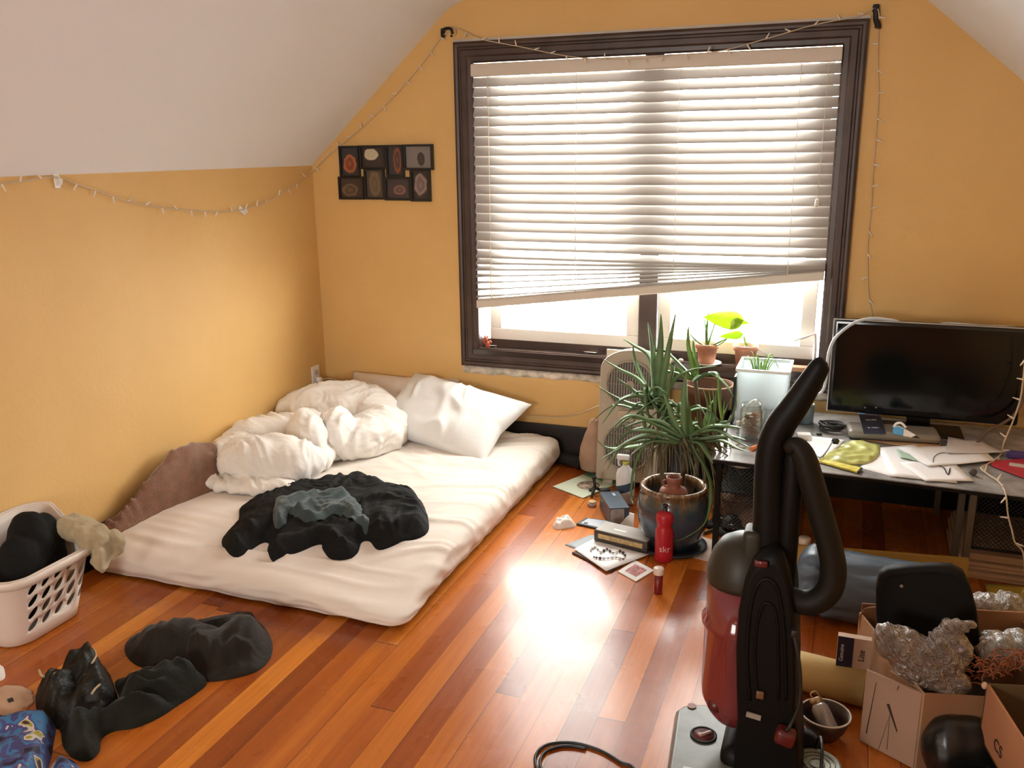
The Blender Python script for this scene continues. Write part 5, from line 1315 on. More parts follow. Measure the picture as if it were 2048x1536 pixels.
outl([(.034, -.006), (.050, .004), (.064, -.006)], .004, .012).build('tip', M_BLK, gd, bevel=.001)
MB().tube([loc(-.034, .026, .008), loc(-.026, .042, .008), loc(-.008, .046, .008), loc(.010, .030, .008)], .005, n=8, smooth_pts=4).build('grip', M_HOOKW, gd)
# papers, folder and slips on the desk
M_PAPER = mat('white_paper', (0.88, 0.87, 0.89), .7, var=.02); M_PAPER2 = mat('cream_paper', (0.72, 0.62, 0.54), .7); M_YEL = mat('yellow_green_plastic', (0.66, 0.68, 0.24), .35, translucent=.2, var=.12, vscale=14); M_LBLUE = mat('light_blue_paper', (.55, .68, .80), .6)
z = ZD+.0012
sheet('paper_sheet', [(1600,900),(1622,872),(1690,880),(1650,926)], z, M_PAPER, 'white sheet on the desk directly right of the vacuum handle, under the yellow folder', 'paper')
sheet('paper_sheet', [(1606,936),(1620,912),(1634,918),(1630,940)], z+.003, M_LBLUE, 'small pale blue paper by the vacuum hose top', 'paper')
sheet('paper_sheet', [(1720,936),(1745,905),(1782,905),(1790,955)], z, M_PAPER, 'white sheet showing between the yellow folder and the stapled sheets', 'paper')
sheet('manila_sheet', [(1716,878),(1722,868),(1880,884),(1880,904)], z+.0015, mat('manila_paper', (.58, .36, .18), .7), 'tan manila sheet sticking out under the grey device', 'paper')
sheet('paper_sheet', [(1782,952),(1756,896),(1830,890),(1915,966)], z+.003, M_PAPER, 'long stapled white sheets at the front edge of the desk, middle', 'paper', t=.003)
sheet('paper_sheet', [(1850,962),(1800,925),(1900,918),(1948,962)], z+.0055, M_PAPER, 'white sheet at the front edge of the desk beside the grey stone knob', 'paper')
sheet('paper_sheet', [(1856,934),(1796,896),(1960,890),(1990,922)], z+.0085, M_PAPER, 'large blank white sheet lying across the other papers', 'paper', curl=.004)
sheet('paper_sheet', [(1890,908),(1896,876),(1964,884),(2010,906)], z+.0115, mat('offwhite_paper', (.74, .68, .66), .7), 'off-white sheet at the back of the paper heap under the television', 'paper', curl=.005)
sheet('green_slip', [(1800,914),(1792,898),(1818,908),(1836,922)], z+.011, mat('pale_green_slip', (.42, .58, .46), .5), 'small pale green slip lying on the white papers', 'slip')
yf = [P(x, y, z+.004) for x, y in ((1638,918), (1664,904), (1700,884), (1752,890), (1760,896), (1752,916), (1722,928), (1680,926))]
tag(drape('plastic_folder', [tuple(p_[:2]) for p_ in yf], lambda X, Y, D: (.004+.009*ridge(X*14, Y*16, 91)+.005*pn(X*30, Y*30, 92))*sstep(-.003, .015, D), flatz(ZD+.004), M_YEL, res=.004, smooth_k=3), 'crumpled yellow-green plastic folder on the desk papers', 'folder')
yp = [P(x, y, z+.003) for x, y in ((1636,924), (1646,920), (1722,938), (1714,946))]
yk = thing('yellow_packet', tuple(yp[0]), 'flat yellow packet with a dark end at the front edge of the desk', 'packet')
MB().prism(yp, (0, 0, .006)).build('packet_body', mat('yellow_card', (.66, .56, .07), .45, var=.3, vscale=40), yk)
MB().prism([yp[2]+Vector((0, 0, .0005)), yp[2]+(yp[2]-yp[1])*.04, yp[3]+(yp[3]-yp[0])*.04, yp[3]], (0, 0, .0065)).build('dark_end', M_BLK, yk)
c = P(1670, 893, ZD+.006)
eg = thing('cable_plug', tuple(c), 'dark plug with a grey cord lying on the yellow folder', 'plug')
MB().rbox(c+Vector((0, 0, .022)), (.026, .018, .020), .004, (.3, .2, .6)).build('plug_body', M_BLK, eg)
MB().tube([c+Vector((-.012, -.006, .020)), P(1652, 904, ZD+.02), P(1640, 915, ZD+.018), P(1630, 908, ZD+.015)], .003, n=6, smooth_pts=4).build('cord', mat('grey_cord', (.25, .25, .25), .5), eg)
c = P(1638, 868, ZD+.004); tag(MB().rbox(c, (.022, .014, .008), .003, (0, 0, .3)).build('memory_stick', M_BLK), 'tiny black memory stick on the white sheet near the cables', 'memory stick')
c = P(1946, 944, ZD+.014); tag(MB().ball(c, (.014, .013, .014)).build('stone_knob', mat('brown_grey_stone', (.11, .09, .075), .7, bump=.6, bscale=90)), 'round brown-grey stone on the papers at the desk front edge', 'stone')
rf_ = [P(x, y, ZD+.003) for x, y in ((1986,934), (1974,924), (2080,916), (2110,980))]
tag(MB().prism(rf_, (0, 0, .004)).build('red_folder', mat('red_card', (.46, .03, .05), .45), bevel=.001), 'red folder lying at the right front of the desk', 'folder')
c = P(2036, 910, ZD+.013); tag(MB().rbox(c, (.075, .04, .026), .008, (0, 0, -.1)).build('purple_pouch', mat('purple_cloth', (.07, .045, .20), .7)), 'small purple pouch at the right side of the desk above the red folder', 'pouch')
tag(MB().rbox(P(2040, 932, ZD+.007), (.07, .03, .010), .004, (0, 0, -.2)).build('white_case', mat('bone_plastic', (.62, .56, .48), .4)), 'bone-coloured small case between purple pouch and red folder', 'case')
pts = [P(x, y, ZD+.012) for x, y in ((1866, 924), (1868, 914), (1878, 907), (1892, 905), (1904, 906))]
gl = thing('reading_glasses', tuple(pts[0]), 'thin wire glasses temple lying on the big blank sheet', 'glasses')
MB().tube(pts, .0014, n=6, smooth_pts=4).build('temple', mat('wire_rim', (.25, .22, .24), .4, metal=.6), gl)
MB().tube([P(1878, 932, ZD+.008), P(1888, 936, ZD+.010), P(1896, 950, ZD+.008), P(1900, 936, ZD+.010)], .0022, n=6, smooth_pts=3).build('bridge', M_BLK, gl)
# thing jutting out of the left shelf
pts = [P(x, y, .352) for x, y in ((1460,932),(1478,926),(1515,924),(1515,936),(1480,937))]
tag(MB().prism(pts, (0, 0, .010)).build('rag', mat('olive_paper', (.34, .30, .20), .7)), 'folded khaki paper sticking out just under the left desk edge', 'paper')

# ================================================================== UNDER THE DESK
wb = P(1455, 1048, 0); wb.x = -.36; wb.y = 3.60
bk = thing('clay_pot', (wb.x, wb.y, 0), 'round brown clay pot with a flat lid under the left desk end', 'pot')
MB().lathe([(.05, 0), (.075, .02), (.088, .07), (.082, .115), (.07, .13), (.001, .13)], wb, 24, cap1=False).build('pot_body', mat('brown_clay_dark', (.16, .075, .04), .7, var=.2), bk)
MB().lathe([(.074, .13), (.076, .138), (.02, .142), (.012, .158), (.001, .16)], wb, 24, cap0=False, cap1=False).build('lid', mat('brown_lid', (.24, .12, .07), .6), bk)
c = P(1508, 1062, 0); c.y = 3.55; tb2 = thing('tan_bowl', (c.x, c.y, 0), 'tan bowl under the desk just behind the vacuum', 'bowl')
MB().lathe([(.03, 0), (.06, .03), (.075, .08), (.070, .08), (.055, .035), (.001, .012)], c, 24, cap1=False).build('bowl_body', mat('tan_wood', (.30, .17, .10), .6), tb2)
MB().lathe([(.070, .079), (.04, .10), (.001, .105)], c, 24, cap0=False, cap1=False).build('cover', mat('tan_cover', (.36, .20, .13), .7), tb2)
for i, (px, py) in enumerate(((1443, 1052), (1463, 1066))):
    c = P(px, py, 0); s = thing('shoe', tuple(c), ('dark shoe with a shiny buckle under the desk, nearer the glazed pot', 'dark shoe with a shiny eyelet under the desk, nearer the vacuum')[i], 'shoe', 'pair of shoes under the desk')
    MB().rbox(c+Vector((0, .05, .012)), (.08, .22, .022), .02, (0, 0, -.3)).build('sole', M_BLKM, s)
    MB().lathe([(.045, 0), (.042, .04), (.02, .058), (.001, .06)], c+Vector((0, .02, .022)), 18, sy=1.6, cap1=False).build('upper', M_BLK, s)
    MB().tube([c+Vector((.013*math.cos(t), -.045, .045+.013*math.sin(t))) for t in [2*PI*k/14 for k in range(15)]], .003, n=6).build('buckle', mat('chrome', (.7, .68, .65), .2, metal=1), s)
for i, (px, py) in enumerate(((1582, 1106), (1607, 1108))):
    c = P(px, py, 0); v = thing('pill_bottle', tuple(c), ('white capped pill bottle behind the vacuum, half hidden by its hose', 'white capped pill bottle seen whole through the loop of the vacuum hose')[i], 'bottle', 'pill bottles under the desk')
    MB().lathe([(.020, 0), (.022, .003), (.022, .042), (.017, .048), (.001, .048)], c, 18, cap1=False).build('bottle_body', mat('pale_bottle', (.60, .42, .32), .4), v)
    MB().lathe([(.0225, .046), (.024, .048), (.024, .068), (.020, .072), (.001, .072)], c, 18, cap0=False, cap1=False).build('cap', mat('cream_cap', (.72, .58, .45), .5), v)
# flattened cardboard stack under the right end
M_BOX = mat('corrugated_card', (0.40, 0.245, 0.165), .8, var=.08, vscale=5, bump=.15, bscale=25)
M_BOXD = mat('brown_card', (0.27, 0.125, 0.055), .8, var=.1, vscale=5, bump=.1, bscale=25)
M_BOXI = mat('card_inside', (0.47, 0.29, 0.17), .85, var=.08)
for i in range(6):
    z = .008+i*.016; x0 = .475+(i % 3)*.012; y0 = 3.37-.012*(i % 2)+.006*i
    tag(MB().box((x0+.24, y0+.22, z), (.48, .42, .0125), (0, 0, -.03+.012*(i % 3))).build('cardboard_sheet', mat('light_corrugated_card', (.60, .40, .275), .8, var=.08, vscale=5)), ['lowest', 'second lowest', 'third from the bottom', 'third from the top', 'second from the top', 'topmost'][i]+' flattened cardboard sheet stacked under the right desk end', 'cardboard', 'flattened cardboard sheets')

# ================================================================== CLUTTER ON THE FLOOR BETWEEN BED AND DESK
def onfloor(px, z=0.0): return [P(x, y, z) for x, y in px]
mg = onfloor([(1106,974),(1180,945),(1240,966),(1166,997)], .002)
mz = thing('magazine', tuple(mg[0]), 'green and cream magazine lying on the floor beside the mattress', 'magazine')
MB().prism(mg, (0, 0, .004)).build('cover', mat('mint_paper', (.62, .68, .52), .5), mz)
MB().prism([mg[1]+(mg[0]-mg[1])*.04+Vector((0,0,.0042)), mg[1]+(mg[0]-mg[1])*.20+Vector((0,0,.0042)), mg[2]+(mg[3]-mg[2])*.20+Vector((0,0,.0042)), mg[2]+(mg[3]-mg[2])*.04+Vector((0,0,.0042))], (0, 0, .0006)).build('title_band', mat('green_ink', (.20, .36, .22), .5), mz)
cm_ = (mg[0]+mg[1]+mg[2]+mg[3])/4
MB().lathe([(.055, 0), (.055, .0006), (.001, .0006)], cm_+Vector((.012, -.012, .0042)), 28, cap1=False).build('cover_picture', mat('picture_dabs', (.40, .30, .22), .5, var=.8, vscale=45), mz)
# black tripod-like phone stand
c = P(1190, 990, 0); tp = thing('mini_tripod', tuple(c), 'small black tripod clamp standing on the edge of the magazine', 'tripod')
MB().cyl(c+Vector((0, 0, .030)), c+Vector((-.006, 0, .080)), .007, n=10).build('post', M_BLK, tp)
MB().ball(c+Vector((-.006, 0, .084)), .011).build('ball_head', M_BLK, tp)
for a in (.6, 2.4, 4.6): MB().tube([c+Vector((0, 0, .036)), c+Vector((.025*math.cos(a), .025*math.sin(a), .022)), c+Vector((.045*math.cos(a), .045*math.sin(a), .006))], .007, n=8, smooth_pts=3).build('leg', M_BLK, tp)
MB().rbox(c+Vector((.045, .01, .02)), (.05, .03, .03), .008, (0, 0, .4)).build('clamp', M_BLK, tp)
c = P(1184, 1012, 0); t_ = thing('small_tin', tuple(c), 'small tin with a tan lid lying by the dark blue box', 'tin')
MB().cyl(c+Vector((0, 0, 0)), c+Vector((0, 0, .016)), .020, n=20).build('tin_body', mat('pink_grey_tin', (.35, .22, .20), .4), t_)
MB().cyl(c+Vector((0, .004, .016)), c+Vector((0, .004, .022)), .017, n=20).build('lid', mat('tan_lid', (.60, .42, .22), .4), t_)
# dark blue box
bq = onfloor([(1228,1040),(1258,1034),(1222,998),(1194,1003)])
ax = (bq[3]-bq[0]); 
bx = thing('blue_box', tuple(bq[0]), 'dark blue cardboard box with a pale end lying near the glazed pot', 'box')
cx_ = Vector((-.858, 3.515, .042)); bd = math.radians(118)
MB().box(cx_, (.19, .085, .075), (0, 0, bd)).build('box_body', mat('navy_card', (.05, .075, .105), .35), bx, bevel=.002)
M = Matrix.Rotation(bd, 3, 'Z')
MB().box(cx_+M@Vector((-.0955, .010, 0)), (.002, .060, .064), M=M).build('end_label', mat('grey_label', (.34, .32, .29), .5, var=.3, vscale=50), bx)
MB().box(cx_+M@Vector((.055, -.012, .038)), (.03, .012, .001), M=M).build('printed_mark', mat('pale_blue_ink', (.35, .45, .55), .5), bx)
# white spray bottle with a blue label
c = P(1250, 1005, 0); sb = thing('spray_bottle', tuple(c), 'white spray bottle with a slanted dark blue label standing left of the glazed pot', 'bottle')
M_WPL = mat('white_bottle_plastic', (.74, .76, .78), .35)
MB().lathe([(.038, 0), (.043, .004), (.043, .135), (.037, .157), (.017, .174), (.015, .190), (.001, .190)], c, 24, sy=.7, cap1=False).build('bottle_body', M_WPL, sb)
def lab(u, v):
    a = -PI*.95+u*PI*.85; z = .035+.040*v+.040*(u); return c+Vector((.0438*math.cos(a), .0438*.705*math.sin(a), z))
MB().grid(lab, 14, 4).build('label', mat('navy_label', (.035, .07, .11), .4), sb)
MB().cyl(c+Vector((0, 0, .184)), c+Vector((0, 0, .200)), .016, n=18).build('collar', mat('yellow_green_cap', (.55, .55, .12), .4), sb)
MB().rbox(c+Vector((-.012, 0, .216)), (.060, .024, .026), .008).build('spray_head', M_WPL, sb)
MB().tube([c+Vector((-.030, 0, .208)), c+Vector((-.034, 0, .189)), c+Vector((-.028, 0, .174))], .005, n=8, smooth_pts=3).build('trigger', M_WPL, sb)
# phone case and crumpled tissue
pcs = onfloor([(1152,1050),(1172,1038),(1232,1046),(1216,1064)], .001)
ph = thing('phone_case', tuple(pcs[0]), 'black phone case with a pale inner face lying on the floor near the mattress', 'phone case')
MB().prism(pcs, (0, 0, .008)).build('case_shell', M_BLK, ph, bevel=.003)
cc = sum(pcs, Vector())/4; MB().prism([cc+(p_-cc)*.78+Vector((0, 0, .0078)) for p_ in pcs], (0, 0, .001)).build('inner_face', mat('pale_blue_grey', (.50, .56, .62), .3), ph)
p_ = cc+(pcs[0]-cc)*.58; MB().box(p_+Vector((.006, 0, .0095)), (.016, .010, .0016), (0, 0, .2)).build('camera_hole', M_BLK, ph)
tag(drape('tissue', [tuple(P(x, y, .01)[:2]) for x, y in ((1106,1046),(1118,1038),(1140,1038),(1152,1048),(1138,1052),(1112,1054))], lambda X, Y, D: (.012+.022*ridge(X*22, Y*22, 14))*sstep(-.002, .015, D), flatz(0), mat('white_tissue', (.8, .72, .66), .8), res=.005), 'crumpled white tissue on the sunlit floor beside the mattress', 'tissue')
# papers and open box
sheet('folder', [(1130,1090),(1182,1070),(1240,1082),(1190,1112)], .001, mat('slate_card', (.30, .34, .36), .6), 'slate grey folder on the floor under the white papers', 'folder', t=.003)
sheet('booklet', [(1144,1106),(1176,1092),(1246,1130),(1222,1144)], .0035, mat('dark_brown_cover', (.07, .04, .03), .5), 'dark-edged booklet under the white sheet on the floor', 'booklet', t=.006)
sheet('paper_sheet', [(1148,1098),(1190,1076),(1300,1108),(1212,1142)], .010, M_PAPER, 'white sheet on the floor under the beads and the grey box', 'paper')
b0 = thing('card_box', tuple(P(1250, 1095, .012)), 'low grey box with a yellow strip along its side on the floor papers', 'box')
bc = P(1248, 1080, .035); bd = math.radians(-12)
M_GB = mat('grey_box_top', (.34, .31, .28), .35, var=.1); M = Matrix.Rotation(bd, 3, 'Z')
MB().rbox(bc+Vector((0, .03, 0)), (.235, .105, .046), .004, M=M).build('box_body', mat('dark_box_side', (.04, .03, .022), .5), b0)
MB().rbox(bc+Vector((0, .03, .024)), (.228, .098, .006), .003, M=M).build('box_top', M_GB, b0)
MB().box(bc+Vector((0, .03, 0))+M@Vector((.0, -.0535, .004)), (.195, .002, .020), M=M).build('yellow_strip', mat('straw_strip', (.50, .36, .16), .6, var=.4, vscale=70), b0)
MB().box(bc+Vector((0, .03, .0275))+M@Vector((-.02, -.012, 0)), (.055, .012, .001), M=M).build('printed_mark', mat('white_mark', (.62, .60, .58), .5), b0)
for i, (px, py, l_) in enumerate(((1248, 1048, 'folded white tag standing behind the grey box, left'), (1283, 1060, 'folded white paper standing behind the grey box, touching the glazed pot'))):
    c = P(px, py+12, 0.004); c.y += .05
    tag(MB().prism([c+Vector((-.028, 0, 0)), c+Vector((.03, -.01, 0)), c+Vector((.026, .022, .045)), c+Vector((-.022, .03, .05))], (0, .004, .001)).build('paper_tag', M_CARD), l_, 'tag')
# beads on a string and keychain on the paper
R = random.Random(5); bs = thing('bead_string', tuple(P(1212, 1108, .012)), 'string of dark and pale beads on the white sheet before the grey box', 'beads')
path = [P(x, y, .016) for x, y in ((1182, 1100), (1190, 1094), (1202, 1104), (1214, 1098), (1226, 1106), (1240, 1102), (1250, 1110), (1246, 1118), (1232, 1114), (1216, 1116), (1200, 1116), (1188, 1114))]
MB().tube(path, .0012, n=5, smooth_pts=4).build('thread', M_BLK, bs)
q, _ = catmull(path, 4)
for i in range(0, len(q), 2):
    MB().ball(q[i], R.uniform(.0035, .0065), 10, 6).build('bead', mat('dark_bead', (.04, .035, .03), .3) if R.random() < .6 else mat('pale_bead', (.55, .52, .48), .3), bs)
# red bottle
c = P(1327, 1120, 0); rb = thing('water_bottle', tuple(c), 'red sports water bottle with white lettering standing in front of the glazed pot', 'bottle')
M_REDB = mat('red_bottle_plastic', (0.46, 0.015, 0.025), .32, translucent=.1)
MB().lathe([(.030, 0), (.0345, .006), (.0355, .03), (.0355, .098), (.0350, .128), (.0300, .140), (.0292, .150), (.0335, .163), (.0335, .172), (.001, .172)], c, 32, cap1=False).build('bottle_body', M_REDB, rb)
MB().lathe([(.0345, .168), (.0350, .186), (.031, .196), (.020, .204), (.010, .207), (.001, .207)], c, 32, cap0=False, cap1=False).build('cap', M_REDB, rb)
MB().lathe([(.010, .205), (.010, .214), (.007, .216), (.007, .222), (.010, .225), (.009, .232), (.001, .233)], c, 18, cap0=False, cap1=False).build('nozzle', M_BLK, rb)
def wrap_text(body, size, c, r, z, a0, m, parent, sp=1.0):
    o = text('lettering', body, size, Matrix.Identity(4), m, None, .0003)
    for v in o.data.vertices:
        a = a0+v.co.x/r*sp; rr = r+.0004+v.co.z; z_ = z+v.co.y
        v.co = Vector((c[0]+rr*math.cos(a), c[1]+rr*math.sin(a), z_))
    o.data.transform(Matrix.Translation(-wloc(parent))); o.parent = parent
wrap_text('skr', .036, c, .0355, .060, math.atan2(-c.y, -c.x)+.10, mat('pale_pink_print', (.80, .45, .42), .5), rb)
c = P(1316, 1186, 0); rv = thing('medicine_tube', tuple(c), 'slim dark red tube with a white cap standing before the red bottle', 'bottle')
MB().lathe([(.0145, 0), (.0155, .002), (.0155, .078), (.001, .078)], c, 22, cap1=False).build('tube_body', mat('dark_red_tube', (.20, .012, .012), .35), rv)
MB().lathe([(.0185, .076), (.0190, .078), (.0190, .096), (.0175, .099), (.001, .099)], c, 22, cap0=False, cap1=False).build('cap', mat('cap_white_pink', (.80, .66, .58), .4), rv)
# cards
cd = onfloor([(1236,1144),(1270,1122),(1308,1142),(1272,1164)], .001)
ct_ = thing('card_pack', tuple(cd[0]), 'white greeting card with a red drawing lying on the floor by the dark red tube', 'card')
MB().prism(cd, (0, 0, .004)).build('card', M_CARD, ct_)
cc = sum(cd, Vector())/4; MB().prism([cc+(p_-cc)*.62+Vector((0, 0, .0041)) for p_ in cd], (0, 0, .0005)).build('red_drawing', mat('red_drawing_ink', (.55, .20, .19), .6, var=.7, vscale=80), ct_)
pp = onfloor([(1360,1108),(1400,1073),(1470,1092),(1440,1130)], .001)
pq = thing('letter', tuple(pp[0]), 'cream letter with a small black square on the floor between the pot and the vacuum', 'letter')
MB().prism(pp, (0, 0, .0015)).build('letter_sheet', mat('pinkish_paper', (.60, .47, .40), .7, var=.06, vscale=30), pq)
k_ = P(1378, 1105, .003); MB().box(k_, (.012, .010, .0006), (0, 0, -.2)).build('black_square', mat('black_ink', (.02, .018, .018), .7), pq)
tag(MB().tube([P(1264, 1122, .006), P(1290, 1108, .006), P(1318, 1094, .006)], [.003, .0045, .0045], n=8).build('black_pen', M_BLK), 'black pen on the floor between the grey box and the red bottle', 'pen')
tag(MB().tube([P(1380, 1084, .008)+Vector((0, .02, 0)), P(1400, 1068, .008), P(1428, 1058, .008), P(1440, 1040, .008)], .006, n=8, smooth_pts=4).build('garden_hose', mat('olive_hose', (.09, .09, .05), .5)), 'short olive hose end on the floor right of the glazed pot', 'hose')

# ================================================================== RIGHT FOREGROUND: rolls, boxes, bowl
# yellow board lying under the desk front
yb = onfloor([(1588,1132),(1612,1100),(1936,1122),(1944,1165)], 0)
a, b_, c_, d_ = P(1575, 1120, .10), P(1600, 1098, .10), P(1936, 1118, .10), P(1944, 1152, .10)
t0_, t1_ = W(1588, 1092, 3.20), W(1938, 1120, 3.16)
tag(MB().prism([Vector((t0_.x, 3.17, .004)), Vector((t1_.x, 3.13, .004)), t1_, t0_], (0, .02, 0)).build('foam_board', mat('mustard_foam', (.36, .20, .035), .8, bump=.2)), 'long mustard board standing on edge in front of the desk behind the sleeping bag', 'board')
tag(sheet('envelope', [(1990,1222),(1968,1168),(2075,1172),(2090,1226)], .004, mat('yellow_paper', (.66, .46, .07), .7), None, None, t=.003), 'yellow envelope on the floor at the right picture edge', 'envelope')
# blue-grey sleeping bag roll
M_SLEEP = mat('slate_nylon', (0.085, 0.125, 0.175), .38, var=.12, vscale=8)
sl0 = Vector((-.075, 2.945, .118)); sl1 = Vector((.42, 2.90, .118)); rr_ = .115
sb_ = thing('sleeping_bag', ((sl0.x+sl1.x)/2, (sl0.y+sl1.y)/2, 0), 'slate blue rolled sleeping bag lying behind the vacuum hose', 'sleeping bag')
def slp(u, v):
    ax = (sl1-sl0); L = ax.length; axn = ax.normalized(); n1 = Vector((-axn.y, axn.x, 0)); t = u*2*PI
    w = v*L
    e = min(1, (v*L)/.05, ((1-v)*L)/.05); prof = (1-(1-e)**2)**.5 if e < 1 else 1
    rad = rr_*(.30+.70*prof)
    puck = .009*(float(ridge(t*3.2+.4*w, w*5.0, 51))-.4)*(1+2.0*math.exp(-((w-.085)/.05)**2))+.006*float(pn(t*2, w*9, 52))
    cord = -.016*math.exp(-((w-.085)/.010)**2)
    rad += puck*prof+cord
    return sl0+axn*w+n1*(rad*math.cos(t))+Vector((0, 0, rad*math.sin(t)*.98))
MB().grid(slp, 72, 70, closed_u=True).build('roll', M_SLEEP, sb_)
axn = (sl1-sl0).normalized(); n1 = Vector((-axn.y, axn.x, 0)); pc_ = sl0+axn*.085
MB().tube([pc_+n1*((rr_-.006)*math.cos(t))+Vector((0, 0, (rr_-.006)*math.sin(t)*.98)) for t in [2*PI*k/40 for k in range(41)]], .004, n=6, caps=False).build('drawstring', mat('dark_cord', (.02, .022, .03), .6), sb_)
# yellow foam roll
f0 = Vector((-.115, 2.47, .057)); f1 = Vector((.150, 2.43, .057))
fr_ = thing('foam_roll', ((f0.x+f1.x)/2, (f0.y+f1.y)/2, 0), 'pale yellow foam roll on the floor between the vacuum and the cardboard box', 'roll')
ax = (f1-f0).normalized()
MB().cyl(f0, f1, .056, n=40).build('roll', mat('yellow_foam', (.56, .40, .15), .75, var=.05, bump=.12), fr_)
sp = []; n1 = Vector((-ax.y, ax.x, 0))
for k in range(70):
    t = k*.35; r_ = .006+.0018*k*.38; sp.append(f0-ax*.001+n1*(r_*math.cos(t))+Vector((0, 0, r_*math.sin(t))))
MB().tube(sp, .0012, n=4).build('spiral_end', mat('foam_shadow', (.30, .20, .06), .8), fr_)
# small printed carton standing behind the box flap
sc_ = Vector((.085, 2.62, .0)); 
kc = thing('printed_carton', (.125, 2.44, .113), 'small dark blue and cream printed carton on the foam roll against the cardboard box', 'carton')
YC_ = 2.43
q0, q1, q2, q3 = W(1671, 1334, YC_), W(1738, 1340, YC_), W(1742, 1282, YC_), W(1672, 1276, YC_)
MB().prism([Vector((q0.x, YC_, q0.z)), Vector((q1.x, YC_, q0.z)), Vector((q1.x, YC_, q2.z)), Vector((q0.x, YC_, q2.z))], (0, .022, 0)).build('carton_body', mat('cream_card', (.58, .40, .28), .6), kc)
w_ = q1.x-q0.x; MB().box((q0.x+w_*.24, YC_-.001, (q0.z+q2.z)/2), (w_*.48, .002, q2.z-q0.z)).build('navy_side', mat('navy_side', (.022, .020, .055), .5), kc)
text('lettering', 'Genuine', .016, frame(Vector((q0.x+w_*.14, YC_-.0025, (q0.z+q2.z)/2)), (0, 0, 1), (-1, 0, 0)), M_INKW, kc)
text('lettering', 'Lite', .024, frame(Vector((q0.x+w_*.74, YC_-.0025, (q0.z+q2.z)/2)), (0, 0, 1), (-1, 0, 0)), mat('dark_ink', (.03, .015, .02), .6), kc)

# ================================================================== UPRIGHT VACUUM CLEANER
VY = 2.0
def V(px, py, dy=0.0): return W(px, py, VY+dy)
vc = thing('vacuum_cleaner', (-.13, 2.0, 0), 'black upright vacuum cleaner with a red translucent dust cup standing in the right foreground', 'vacuum cleaner')
M_VBLK = mat('vacuum_black_plastic', (0.0035, 0.003, 0.0025), .5, spec=.18, bump=.02)
M_VOLV = mat('vacuum_olive_plastic', (0.030, 0.026, 0.016), .45, spec=.3)
M_VHOSE = mat('vacuum_hose', (0.010, 0.008, 0.005), .55, spec=.2)
M_VRED = glassy('red_translucent', (.40, .065, .065), .12, .08, .60)
M_VRED2 = mat('dark_red_part', (.09, .008, .007), .35)
def vt(pts, rs, name, m, dy=0.0, n=18, k=5, flat=.85):
    q = [V(x, y, dy) for x, y in pts]
    return MB().tube(q, rs, n=n, smooth_pts=k, flat=flat, up=(0, 1, 0)).build(name, m, vc)
vt([(1650,722),(1642,730),(1622,762),(1592,808),(1562,850),(1546,888),(1539,940),(1537,1010),(1536,1070),(1535,1125)], [.010,.021,.026,.030,.033,.034,.034,.035,.036,.036], 'handle', M_VBLK, 0)
vt([(1588,905),(1584,980),(1578,1060),(1572,1150),(1570,1200)], [.020,.023,.023,.022,.022], 'wand', M_VBLK, -.01)
vt([(1574,902),(1590,892),(1607,912),(1622,960),(1642,1030),(1660,1095),(1667,1140),(1660,1175),(1640,1198),(1612,1205),(1580,1196),(1552,1180)], [.012,.022,.026,.028,.028,.028,.029,.030,.030,.029,.028,.027], 'hose', M_VHOSE, -.03, flat=1.0)
# dust cup
ct = V(1489, 1150, .03); zt = ct.z; zb = V(1440, 1408, .03).z; cx, cy = ct.x, ct.y; R0 = ct.x-V(1411, 1200, .03).x
zr = V(1430, 1252, -.02).z
MB().lathe([(R0*.62, zb-.022), (R0*.80, zb), (R0*.97, zb+.035), (R0, zb+.06), (R0*.985, zr-.014), (R0*1.07, zr-.006), (R0*1.08, zr+.004), (R0*.97, zr+.016), (R0*.97, zt), (R0*.95, zt), (R0*.93, zr), (R0*.93, zb+.05), (R0*.76, zb+.006)], (cx, cy, 0), 48, cap1=False).build('dust_cup', M_VRED, vc)
MB().lathe([(R0*.50, zb+.01), (R0*.42, zr-.03), (R0*.62, zr-.02), (R0*.62, zt-.005), (.001, zt-.005)], (cx, cy, 0), 28, cap1=False).build('filter_cone', mat('dusty_filter', (.16, .05, .04), .8, var=.3, vscale=40), vc)
MB().lathe([(R0*1.0, zt-.012), (R0*1.01, zt), (R0*.99, zt+.022), (R0*.86, zt+.060), (R0*.66, zt+.088), (R0*.40, zt+.102), (.001, zt+.106)], (cx, cy, 0), 40, cap1=False).build('dome_lid', M_VOLV, vc)
a = V(1485, 1150, -.03); b_ = V(1512, 1066, -.03)
MB().rbox(((a.x+b_.x)/2+.004, a.y+.03, (a.z+b_.z)/2), (.042, .07, b_.z-a.z), .012).build('lid_grip', M_VOLV, vc)
# body column, seen from its side
out = [(1474,1440),(1472,1380),(1471,1300),(1476,1225),(1488,1165),(1504,1130),(1522,1112),(1548,1106),(1566,1120),(1578,1160),(1586,1225),(1591,1300),(1592,1380),(1590,1440),(1596,1475),(1600,1560),(1602,1600),(1462,1600),(1466,1540),(1468,1480)]
yo = -.085
f0 = [V(x, y, yo) for x, y in out]; cen = sum(f0, Vector())/len(f0)
rings = [[p_+Vector((0, .20, 0)) for p_ in f0], [p_+Vector((0, .012, 0)) for p_ in f0], [cen+(p_-cen)*.95+Vector((0, .003, 0)) for p_ in f0], [cen+(p_-cen)*.90 for p_ in f0]]
for r_ in rings:
    for p_ in r_: p_.z = max(p_.z, .03)
MB().loft(rings, True, True, True, True).build('body_column', M_VBLK, vc)
arch = [(1500,1400),(1494,1320),(1498,1240),(1510,1180),(1530,1158),(1552,1172),(1564,1225),(1570,1300),(1572,1400)]
MB().tube([V(x, y, yo-.001) for x, y in arch], .0045, n=8, smooth_pts=5).build('moulded_arch', M_VBLK, vc)
